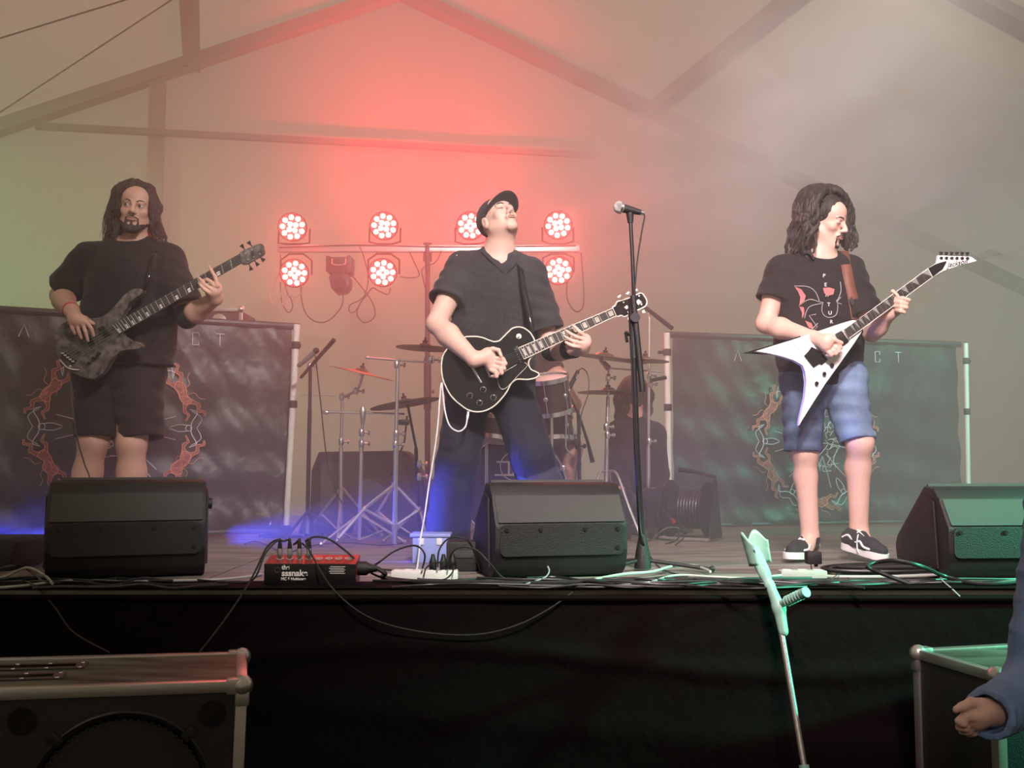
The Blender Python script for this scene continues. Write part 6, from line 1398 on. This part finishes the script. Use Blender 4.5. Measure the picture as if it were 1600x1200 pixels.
m = MB(); V = [P(221, 452, 4.50), P(226, 455, 4.50), P(232, 420, 4.53), P(240, 422, 4.53), P(236, 398, 4.60), P(246, 400, 4.60), P(238, 386, 4.70), P(248, 388, 4.70)]; m.add(V, [(0, 1, 3, 2), (2, 3, 5, 4), (4, 5, 7, 6)]); o = m.build('strap', M_LPB, t); o.modifiers.new('s', 'SOLIDIFY').thickness = .004

# ---- black single-cutaway guitar
Y = 4.44
t = thing('electric_guitar', 'black single-cutaway electric guitar with cream binding held by the person in the cap', 'guitar', P(765, 590, Y))
body = [(726, 527), (734, 526), (745, 526), (755, 528), (765, 532), (772.5, 534), (780, 532.5), (786, 527), (794, 519), (801, 513), (810, 511), (819, 513), (827.5, 519), (832.5, 526), (836, 534), (838, 543), (834, 554), (827, 562.5), (826, 570), (830, 577.5), (837.5, 581), (842, 584), (841, 587.5), (835, 591), (824, 593), (809, 592.5), (802, 596), (797.5, 601), (792.5, 611), (784, 622.5), (772.5, 634), (760, 641), (747.5, 643.5), (732.5, 641), (717.5, 631), (706, 620), (699, 609), (692.5, 594), (690, 580), (690, 567.5), (692.5, 555), (699, 545), (711, 534)]
ol = outline(body, Y, 4); m = MB(); m.prism(ol, (0, .048, 0)); bd_ = m.build('body', M_LPB, t)
m = MB(); m.tube(ol + [ol[0]], .0032, 6); m.build('binding', M_IVORY, bd_)
nT, nB, eT, eB = (957.5, 481.6), (963, 493.3), (810, 543.5), (819, 561)
fretboard(t, nT, nB, eT, eB, Y - .014, 22, ('block', [1, 3, 5, 7, 9, 12, 15, 17, 19, 21]), bw=.0018, fretm=M_WHITEP)
hs = [(957, 481), (961, 478), (964, 472), (972, 469.5), (979, 467), (990, 463), (1001, 458), (1006, 462), (1010.5, 470), (1009, 478), (1002, 482), (992.6, 486.5), (984, 491), (976, 495), (970.5, 493), (963, 494)]
ol = outline(hs, Y - .008, 3); m = MB(); m.prism(ol, (0, .014, 0)); hd = m.build('headstock', M_LPB, t); m = MB(); m.tube([p + Vector((0, -.002, 0)) for p in ol + [ol[0]]], .0032, 6); m.build('headstock_binding', M_IVORY, hd)
m = MB(); c = P(988, 476, Y - .009)
for sx, sz, a, b in ((0, 0, .013, .020), (.028, .012, .014, .013), (-.026, -.012, .012, .010)): m.prism([c + Vector((sx - a, 0, sz)), c + Vector((sx, 0, sz - b)), c + Vector((sx + a, 0, sz)), c + Vector((sx, 0, sz + b))], (0, .001, 0))
m.build('pearl_inlay', M_IVORY, hd)
for a in ((972, 472, 968, 464), (985, 467, 981, 459), (997, 462, 994, 454), (980, 490, 983, 499), (992, 484, 995, 492), (1003, 480, 1006, 488)): peg(t, *a, Y, .010)
for x, y in ((974, 473), (986, 468), (998, 463), (981, 488), (992, 482), (1002, 476)): m = MB(); m.lathe(P(x, y, Y - .008), (0, -1, 0), [(0, .007), (.004, .007), (.012, .004)], 10); m.build('string_post', M_CHROME, t)
strings(t, nT, nB, (757, 568), (764, 588), Y - .004, 6, .0008, Y - .014)
for a, b, c, d in (((797, 546), (808, 541), (820, 567), (808, 571)), ((768, 562), (779, 557), (789, 580), (778, 585))):
    m = MB(); m.prism([P(*p, Y - .008) for p in (a, b, c, d)], (0, .008, 0), bev=.001); pk = m.build('pickup', M_LPB, t)
    for k in range(6): q = L2(L2(a, b, .6), L2(d, c, .6), .12 + .15 * k); m = MB(); m.lathe(P(*q, Y - .0075), (0, -1, 0), [(0, .0022), (.001, .002)], 8); m.build('pole_screw', M_CHROME, pk)
m = MB(); m.tube([P(736, 570, Y - .014), P(752, 598, Y - .014)], .0075, 12); m.build('tailpiece', M_CHROME, t); m = MB(); m.tube([P(757, 568, Y - .010), P(766, 590, Y - .010)], .005, 10); m.build('bridge', M_CHROME, t)
pgd = [(824, 571), (810, 586), (797, 600), (791, 606), (786, 608), (782, 606.5), (779, 600), (777, 592), (774, 588), (784, 583), (800, 574), (815, 566)]
m = MB(); ol = outline(pgd, Y - .007, 3); m.prism(ol, (0, .0025, 0)); pg_ = m.build('pickguard', M_LPB, t); m = MB(); m.tube(ol + [ol[0]], .0010, 5); m.build('pickguard_edge', M_IVORY, pg_)
for x, y in ((755, 608.5), (734, 618), (771, 621), (749.4, 629)): m = MB(); m.lathe(P(x, y, Y), (0, -1, 0), [(0, .0125), (.004, .0125), (.013, .0095), (.0135, .008)], 20); kb = m.build('control_knob', M_LPB, t); m = MB(); m.torus(P(x, y, Y - .004), (0, 1, 0), .0128, .0012, 24, 5); m.build('knob_ring', M_ALU, kb)
m = MB(); m.lathe(P(810.6, 525.6, Y), (0, -1, 0), [(0, .012), (.003, .012), (.004, .005), (.016, .003), (.02, .004)], 16); m.build('toggle_switch', M_IVORY, t)
m = MB(); V = [P(829, 524, 4.445), P(837, 526, 4.445), P(822, 490, 4.50), P(832, 492, 4.50), P(813, 450, 4.52), P(823, 452, 4.52), P(806, 408, 4.57), P(816, 410, 4.57)]; m.add(V, [(0, 1, 3, 2), (2, 3, 5, 4), (4, 5, 7, 6)]); o = m.build('strap', M_LPB, t); o.modifiers.new('s', 'SOLIDIFY').thickness = .004

# ---- white V-shaped guitar
Y = 4.34
t = thing('electric_guitar', 'white V-shaped electric guitar with pointed wings held by the person in denim shorts', 'guitar', P(1285, 560, Y))
V2 = [(1180, 549), (1207, 540.5), (1235, 532), (1262, 523), (1290, 513.5), (1315, 505), (1333, 500), (1341, 501), (1347, 508), (1347, 518), (1330, 543), (1310, 571), (1290, 599), (1270, 630), (1255, 654), (1249, 665), (1249.5, 655), (1254, 637), (1258, 620), (1260, 595), (1259, 581), (1255, 570), (1240, 562.5), (1223, 556), (1202, 552)]
m = MB(); m.prism([P(*p, Y) for p in V2], (0, .036, 0), bev=.0025); bd_ = m.build('body', M_WHITE, t)
m = MB(); m.prism([P(px, py, Y + .036) for px, py in [(1160, 552), (1207, 538.5), (1262, 521), (1333, 498.5), (1346, 505), (1349, 519), (1310, 573), (1270, 632), (1249, 668), (1247, 664), (1256, 620), (1257, 590), (1252, 571), (1222, 558), (1200, 554)]], (0, .006, 0)); m.build('dark_back_edge', M_LPB, bd_)
m = MB(); m.prism([P(*p, Y - .0025) for p in ((1235, 533), (1290, 520), (1292, 533), (1262, 556), (1252, 549))], (0, .0025, 0)); m.build('raised_facet', M_WHITE, bd_)
nT, nB, eT, eB = (1451, 419.5), (1457, 433), (1320, 515), (1327, 528.5)
fretboard(t, (1450, 419.5), nB, eT, eB, Y - .012, 24, ('fin', [1, 3, 5, 7, 9, 12, 15, 17, 19, 21]), bind=M_WHITEP, inlm=pm('grey_pearl', (.42, .45, .43), .3), bw=.0015, neckm=M_WHITE)
m = MB(); m.prism([P(*p, Y - .010) for p in ((1450, 419.5), (1463.5, 411), (1465, 399), (1491, 400), (1517.5, 401), (1527, 408), (1510, 411.5), (1490, 417.5), (1472.5, 423.5), (1457, 433))], (0, .013, 0), bev=.001); hd = m.build('headstock', M_WHITE, t)
m = MB(); m.prism([P(*p, Y - .0112) for p in ((1451, 419), (1461, 413), (1470, 410), (1478, 408), (1479, 410), (1473, 421), (1457, 432.5), (1452, 426))], (0, .002, 0)); m.build('headstock_facing', M_LPB, hd)
mm = Matrix.Translation(P(1495, 411.5, Y - .0125)) @ Matrix.Rotation(math.radians(-12), 4, 'Y') @ Matrix.Rotation(PI / 2, 4, 'X')
text_mesh('script_lettering', 'Jackson', .030, M_LPB, hd, mm, .001, shear=.5)
for k in range(6): x = 1470.5 + 8.2 * k; y = 403.4 + .1 * k; m = MB(); m.lathe(P(x, y, Y - .010), (0, -1, 0), [(0, .0075), (.003, .007), (.010, .004)], 12); m.build('string_post', M_LPB, t); peg(t, x, y, x + .5, y - 8, Y - .002, .008, M_DARK)
strings(t, nT, nB, (1279, 541), (1288, 556), Y - .004, 6, .0007, Y - .012)
for pl in ([(1305, 522), (1315, 516.5), (1327, 533), (1316, 541)], [(1285, 536), (1293, 531), (1303, 546), (1296, 551)]):
    m = MB(); m.prism([P(*p, Y - .008) for p in pl], (0, .008, 0), bev=.001); m.build('pickup', M_LPB, t)
m = MB(); m.prism([P(*p, Y - .006) for p in ((1256.7, 556), (1264, 548), (1268, 542), (1283, 549), (1293, 562.5), (1284, 570), (1281, 568), (1271, 574))], (0, .006, 0)); m.build('tremolo_plate', M_LPB, t)
for x, y in ((1300, 570.5), (1288, 584), (1276, 599)): m = MB(); m.lathe(P(x, y, Y), (-.25, -1, -.05), [(0, .009), (.014, .008), (.016, .006)], 14); m.build('control_knob', M_LPB, t)
# ================================================================== microphone stand at the front
Y = 4.12; b = PF(1001, 889); b = Vector((b.x, Y, SZ))
t = thing('microphone_stand', 'tall green lit microphone stand right of the middle wedge', 'stand', b)
m = MB(); m.tube([b + Vector((0, 0, .05)), P(995, 700, Y), P(989, 520, Y)], .0125, 14); m.build('pole', M_DARK, t)
m = MB(); m.tube([P(985, 345, Y), P(988, 400, Y), P(991, 478, Y)], .0085, 12); m.build('boom', M_DARK, t)
m = MB(); m.tube([P(989, 462, Y - .02), P(1004, 612, Y - .02)], .0125, 12); m.build('boom_sleeve', M_BLACK, t)
m = MB(); m.tube([P(987, 468, Y), P(991, 560, Y)], .0165, 14); m.build('height_sleeve', M_BLACK, t)
m = MB(); m.lathe(P(992, 497, Y - .02), (0, 1, 0), [(-.02, .02), (.02, .02)], 14); m.build('joint', M_DARK, t)
m = MB(); m.tube([P(988, 524, Y), P(978, 523, Y - .01), P(980, 535, Y - .01)], [.006, .008, .007], 8); m.ball(P(979, 521, Y - .01), .011, 8); m.build('wing_screw', M_DARK, t)
m = MB(); m.tube([P(984, 492, Y), P(988, 492, Y)], .014, 10); m.build('grip_knob', M_BLACK, t)
m = MB(); m.lathe(b + Vector((0, 0, .03)), (0, 0, 1), [(-.02, .035), (.01, .034), (.05, .028), (.10, .018), (.12, .013)], 16); m.build('base_hub', M_BLACK, t)
for a in (-12, 100, 215):
    d = Vector((math.cos(math.radians(a)), math.sin(math.radians(a)), 0)); m = MB(); m.tube([b + Vector((0, 0, .045)), b + d * .28 + Vector((0, 0, .012))], .008, 8); m.ball(b + d * .28 + Vector((0, 0, .014)), .013, 8); m.build('leg', M_BLACK, t)
mc = thing('vocal_microphone', 'black vocal microphone with silver grille on the tall front stand', 'microphone', P(985, 328, Y))
a, e = P(974, 325.5, Y - .01), P(1001, 332, Y); m = MB(); m.tube([a, a.lerp(e, .4), e], [.019, .016, .0115], 16); m.build('handle', M_BLACK, mc)
m = MB(); m.ball(P(967.5, 324, Y - .01), .026, 18); m.build('grille', pm('silver_mesh', (.6, .58, .55), .45, .7, bump=.6, bscale=420), mc); m = MB(); m.lathe(P(969, 324.3, Y - .01), e - a, [(0, .0275), (.008, .0275)], 20); m.build('grille_band', M_CHROME, mc)
m = MB(); m.tube([P(984, 330, Y), P(985, 348, Y)], [.018, .012], 12); m.build('clip', M_BLACK, mc); m = MB(); m.tube([e, e + (e - a).normalized() * .014], .0105, 12); m.build('connector', M_CHROME, mc)
def cable(pts, r, mat, label, cat='cable', group='stage cables', name='stage_cable', sub=6):
    m = MB(); m.tube(pts, r, 8, smooth=sub); return tag(m.build(name, mat), label, cat, group)
E = lambda *l: [PF(x, y, SZ + z) for x, y, z in l]
cable([P(1002, 332, Y), P(1007, 337, Y), P(1003, 360, Y), P(996, 405, Y), P(993, 440, Y - .02)] + [P(986, 520, Y - .02), P(990, 640, Y - .02), P(999, 800, Y - .02), P(1006, 850, Y - .03)] + E((1024, 880, .01), (1042, 893, .01), (1075, 900, .01)), .0032, M_CABLE, 'black cable running from the vocal microphone down the tall front stand', sub=5)
# guitar and bass leads
lead = cable([P(730, 654, 4.44), P(727, 667, 4.43), P(717, 674, 4.42), P(704, 667, 4.41), (P(697, 650, 4.41)), P(693, 625, 4.42), P(690, 598, 4.42), P(687, 625, 4.41), P(684, 665, 4.40), P(678, 710, 4.39), P(670, 760, 4.39), P(663, 810, 4.38), P(657, 843, 4.36)] + E((650, 893, .006), (630, 900, .006), (600, 898, .006)), .0036, M_CABLEW, 'white guitar lead looping from the black guitar down the trouser leg', sub=5)
m = MB(); m.tube([P(732.5, 640, 4.455), P(730, 655, 4.44)], [.0085, .007], 10); m.build('jack_plug', M_CHROME, lead)
cable([P(110, 580, 4.50), P(111, 600, 4.50), P(115, 650, 4.47), P(122, 690, 4.43), P(132, 725, 4.40), P(142, 760, 4.38)] + E((150, 880, .005), (260, 886, .005)), .0034, M_CABLE, 'dark speckled lead hanging from the bass in front of the leg')
# leads from the four plugs
pp = PLUGS
cable([pp[0], P(427, 846, 3.69), P(415, 858, 3.66), P(400, 890, 3.60), P(383, 921, 3.52), P(350, 970, 3.42), P(312, 1019, 3.32)], .0036, M_CABLE, 'black cable from the first plug dropping to the lower left subwoofer')
cable([pp[1], P(443, 845, 3.68), P(432, 846, 3.66), P(414, 866, 3.63), P(396, 905, 3.60)] + E((360, 910, .012), (300, 905, .012)), .0036, M_CABLE, 'black cable arching left from the second plug of the stage box')
cable([pp[2], P(459, 851, 3.69), P(466, 848, 3.72), P(478, 854, 3.76)] + E((500, 880, .01), (640, 893, .01)), .0036, M_CABLE, 'short black cable arching from the third plug of the stage box')
cable([pp[3], P(479, 850, 3.68), P(497, 885, 3.61), P(520, 920, 3.53), P(560, 955, 3.51), P(610, 977, 3.50), P(680, 990, 3.50), P(750, 991, 3.50), P(810, 976, 3.51), P(860, 950, 3.52), P(895, 925, 3.53)], .0032, M_CABLE, 'long black cable sagging in a low bow over the stage cloth')
cable([pp[3] + Vector((.004, 0, 0)), P(478, 845, 3.70), P(492, 839, 3.71), P(515, 843, 3.72), P(545, 865, 3.70), P(572, 890, 3.68)] + E((610, 905, .012), (700, 908, .012)), .0042, M_CABLE, 'black cable arching to the right from the fourth plug of the stage box')
cable([GLAND, GLAND + Vector((.03, 0, -.02))] + E((600, 903, .012), (660, 909, .012), (760, 910, .012), (860, 911, .012), (960, 908, .012), (1060, 905, .012), (1180, 908, .012)), .0085, M_CABLE, 'thick multicore cable leaving the stage box along the stage edge')
cable([P(660, 888, 3.78), P(664, 868, 3.78), P(655, 855, 3.78), P(640, 853, 3.76), P(615, 862, 3.74), P(590, 880, 3.70)] + E((560, 897, .01),), .0036, M_CABLE, 'black mains lead arching left from the white power strip')
cable([P(684, 886, 3.78), P(686, 860, 3.8), P(700, 842, 3.82), P(718, 840, 3.84), P(735, 850, 3.86)] + E((752, 893, .005),), .0034, M_CABLE, 'black mains lead arching right from the middle plug')
cable([P(700, 888, 3.78), P(706, 864, 3.76), P(722, 855, 3.75), P(745, 860, 3.74), P(765, 880, 3.72)] + E((790, 905, .01), (830, 909, .01)), .0034, M_CABLE, 'black mains lead arching right from the right-hand plug')
cable(E((662, 900, .02), (668, 885, .05), (690, 878, .07), (706, 880, .06), (708, 892, .04), (695, 905, .02), (668, 906, .01), (650, 903, .006)), .003, M_CABLE, 'thin black cable loop in front of the white power strip')
cable([P(40, 908, 3.60), P(58, 918, 3.55), P(85, 948, 3.51), P(115, 988, 3.47), P(172, 1020, 3.38)], .0034, M_CABLE, 'thin cable hanging over the stage edge at the left')
# pale and black runs along the edge
cable(E((-60, 922, .006), (30, 916, .008), (80, 910, .01), (130, 907, .01), (200, 909, .01), (290, 907, .01), (350, 905, .01), (395, 900, .008), (408, 897, .006)), .0052, M_CABLEG, 'pale grey green cable lying along the left stage edge')
cable(E((-60, 908, .012), (0, 903, .014), (25, 893, .03), (45, 887, .04), (70, 899, .02), (82, 912, .014)), .0052, M_CABLEG, 'pale grey cable curling beside the left wedge')
cable(E((-60, 898, .004), (-10, 890, .02), (20, 884, .05), (40, 888, .035), (64, 907, .008), (60, 914, .006)), .0045, M_CABLE, 'black cable curling beside the left wedge')
cable(E((820, 913, .012), (850, 903, .02), (858, 893, .035), (856, 885, .05)), .003, M_CABLEG, 'short pale cable bow at the foot of the middle wedge')
cable(E((930, 905, .012), (975, 897, .016), (1020, 893, .016), (1050, 885, .02), (1085, 884, .02), (1110, 893, .016)), .0058, M_CABLEG, 'pale green lit cable arching right of the microphone stand')
cable(E((960, 915, .01), (1010, 911, .014), (1055, 899, .018), (1110, 901, .014), (1170, 904, .01)), .0045, M_CABLEG, 'pale cable crossing the bundle right of the microphone stand')
cable(E((1140, 905, .006), (1175, 906, .01), (1205, 901, .014), (1220, 899, .014)), .0055, M_CABLEG, 'pale cable feeding the worn power strip')
rg = random.Random(11)
for k in range(16):
    x0 = rg.uniform(560, 1150); x1 = x0 + rg.uniform(300, 700); y0 = 900 + rg.uniform(2, 16); n = 7
    if k > 11: x0 = rg.uniform(-40, 120); x1 = x0 + rg.uniform(200, 320); y0 = rg.uniform(906, 918)
    pts = [(x0 + (x1 - x0) * i / n, min(921, y0 + rg.uniform(-4, 4)), .006 + rg.uniform(0, .012)) for i in range(n + 1)]
    cable(E(*pts), rg.uniform(.0035, .0062), M_CABLE, 'one of the black cables lying in the bundle along the stage edge', group='black cables bundled along the stage edge')
# flat coil at the right
c0 = PF(1395, 901)
for k in range(9):
    rx = .17 + .012 * k; ry = .055 + .006 * k; pts = []
    for i in range(22): a = 2 * PI * i / 20 + k * .3; pts.append(c0 + Vector((rx * math.cos(a) - .02 * (k % 3), ry * math.sin(a) + .0, .006 + .008 * (k % 4) + .012 * (1 + math.sin(a * 1.0 + k)) * .5)))
    cable(pts, .0058, M_CABLE if k % 4 else M_CABLEG, ('one of the black turns of the cable coil before the right wedge' if k % 4 else 'one of the paler turns of the cable coil before the right wedge'), group='turns of the cable coil' if k % 4 else 'paler turns of the cable coil', sub=2)
cable(E((1420, 912, .02), (1370, 893, .06), (1355, 884, .08), (1372, 878, .09), (1400, 876, .10), (1440, 885, .08), (1475, 900, .03), (1520, 911, .012), (1570, 911, .012), (1640, 904, .01)), .0075, M_CABLE, 'thick black cable arching over the coil to the right edge')
cable(E((1470, 902, .008), (1520, 912, .006), (1580, 908, .006), (1650, 902, .006)), .0042, M_CABLEG, 'pale green cable in front of the right wedge')
cable([P(1470, 905, 3.62), P(1485, 918, 3.54), P(1500, 932, 3.52)], .0025, M_CABLEG, 'short pale cable end hanging over the stage edge at the right')
cable(E((1298, 905, .006), (1310, 897, .02), (1320, 893, .02), (1325, 903, .006), (1332, 912, .004)), .0018, M_CABLE, 'thin wire curling beside the worn power strip')
cable(E((1330, 898, .01), (1331, 888, .03), (1345, 884, .03), (1362, 892, .02), (1370, 900, .01)), .0018, M_CABLE, 'thin wire curl below the toe of the right shoe')
# small tangle in front of the cable reel
cable([P(1026, 800, 5.5), P(1030, 820, 5.45), P(1024, 838, 5.4), P(1012, 846, 5.3)], .0035, M_CABLE, 'thin cable dropping left of the cable reel')
mk_ = cable([P(1035, 795, 5.45), P(1052, 813, 5.4), P(1060, 830, 5.3), P(1058, 843, 5.2), P(1040, 850, 5.15)], .0038, M_CABLE, 'thin cable with a red marker in front of the cable reel')
m = MB(); m.tube([P(1050, 811, 5.405), P(1055, 818, 5.38)], .010, 8); m.build('red_marker', M_RED, mk_)
cable([P(1015, 846, 5.2), P(1040, 826, 5.2), P(1062, 826, 5.2), P(1068, 840, 5.15), P(1055, 852, 5.1)], .0035, M_CABLE, 'thin looped cable lying in front of the cable reel')
for pts, lb in (([(455, 862, .004), (490, 852, .006), (540, 848, .006), (600, 852, .006), (640, 846, .005)], 'thin cable winding over the deck behind the stage box'), ([(382, 850, .005), (400, 846, .006), (430, 858, .006), (455, 880, .006), (470, 886, .006)], 'thin cable on the deck left of the stage box')):
    cable(E(*pts), .003, M_CABLE, lb)
# ================================================================== haze
def volmat(name, dens, aniso=.35, noise=False, col=(1, 1, 1)):
    m = bpy.data.materials.new(name); m.use_nodes = True; nt = m.node_tree; L = nt.links
    for n in list(nt.nodes):
        if n.type != 'OUTPUT_MATERIAL': nt.nodes.remove(n)
    out = nt.nodes['Material Output']; v = nt.nodes.new('ShaderNodeVolumeScatter'); v.inputs['Color'].default_value = (*col, 1)
    v.inputs['Density'].default_value = dens; v.inputs['Anisotropy'].default_value = aniso; L.new(v.outputs[0], out.inputs['Volume'])
    if noise:
        tc = nt.nodes.new('ShaderNodeTexCoord'); n = nt.nodes.new('ShaderNodeTexNoise'); n.inputs['Scale'].default_value = 1.6; n.inputs['Detail'].default_value = 5; n.inputs['Distortion'].default_value = .6
        L.new(tc.outputs['Object'], n.inputs['Vector']); r = nt.nodes.new('ShaderNodeMapRange'); r.inputs[1].default_value = .45; r.inputs[2].default_value = .60; r.inputs[3].default_value = 0; r.inputs[4].default_value = dens
        # soft falloff towards the ellipsoid's rim
        ln = nt.nodes.new('ShaderNodeVectorMath'); ln.operation = 'LENGTH'; L.new(tc.outputs['Object'], ln.inputs[0])
        f = nt.nodes.new('ShaderNodeMapRange'); f.inputs[1].default_value = .35; f.inputs[2].default_value = 1; f.inputs[3].default_value = 1; f.inputs[4].default_value = 0; L.new(ln.outputs['Value'], f.inputs[0])
        mu = nt.nodes.new('ShaderNodeMath'); mu.operation = 'MULTIPLY'; L.new(n.outputs['Fac'], r.inputs[0]); L.new(r.outputs[0], mu.inputs[0]); L.new(f.outputs[0], mu.inputs[1]); L.new(mu.outputs[0], v.inputs['Density'])
    return m
sec = [(sL + .12, SZ + .004), (sR - .12, SZ + .004), (sR - .12, roof(sR - .12) - .12), (sa, za - .12), (sL + .12, roof(sL + .12) - .12)]
bk_ = [TP(a, b, .04) for a, b in sec]; fr_ = [p + E2 * ((4.0 - p.y) / E2.y) for p in bk_]
m = MB(); m.add(bk_ + fr_, [(0, 1, 2, 3, 4), (9, 8, 7, 6, 5)] + [((i + 1) % 5, i, i + 5, (i + 1) % 5 + 5) for i in range(5)]); hz = m.build('stage_haze', volmat('haze', HAZE), smooth=False)
tag(hz, 'thin fog hanging over the whole stage', 'haze', kind='stuff')
def cloud(c, sc, dens, label, rot=0):
    bm = bmesh.new(); bmesh.ops.create_icosphere(bm, subdivisions=3, radius=1); me = bpy.data.meshes.new('smoke_cloud'); bm.to_mesh(me); bm.free()
    o = link('smoke_cloud', me, volmat('smoke', dens, .2, True)); o.location = c; o.scale = sc; o.rotation_euler = (0, rot, 0)
    return tag(o, label, 'smoke', kind='stuff')
cloud(P(1130, 240, 7.0), (2.0, .9, 1.15), 3.0, 'big pale smoke cloud drifting above the guitarist with the white guitar', -.25)
cloud(P(1490, 240, 7.6), (1.5, .9, .9), 3.5, 'pale smoke cloud at the upper right corner', -.5)
cloud(P(45, 858, 4.95), (.34, .3, .12), 6, 'low blue lit smoke on the deck at the far left')
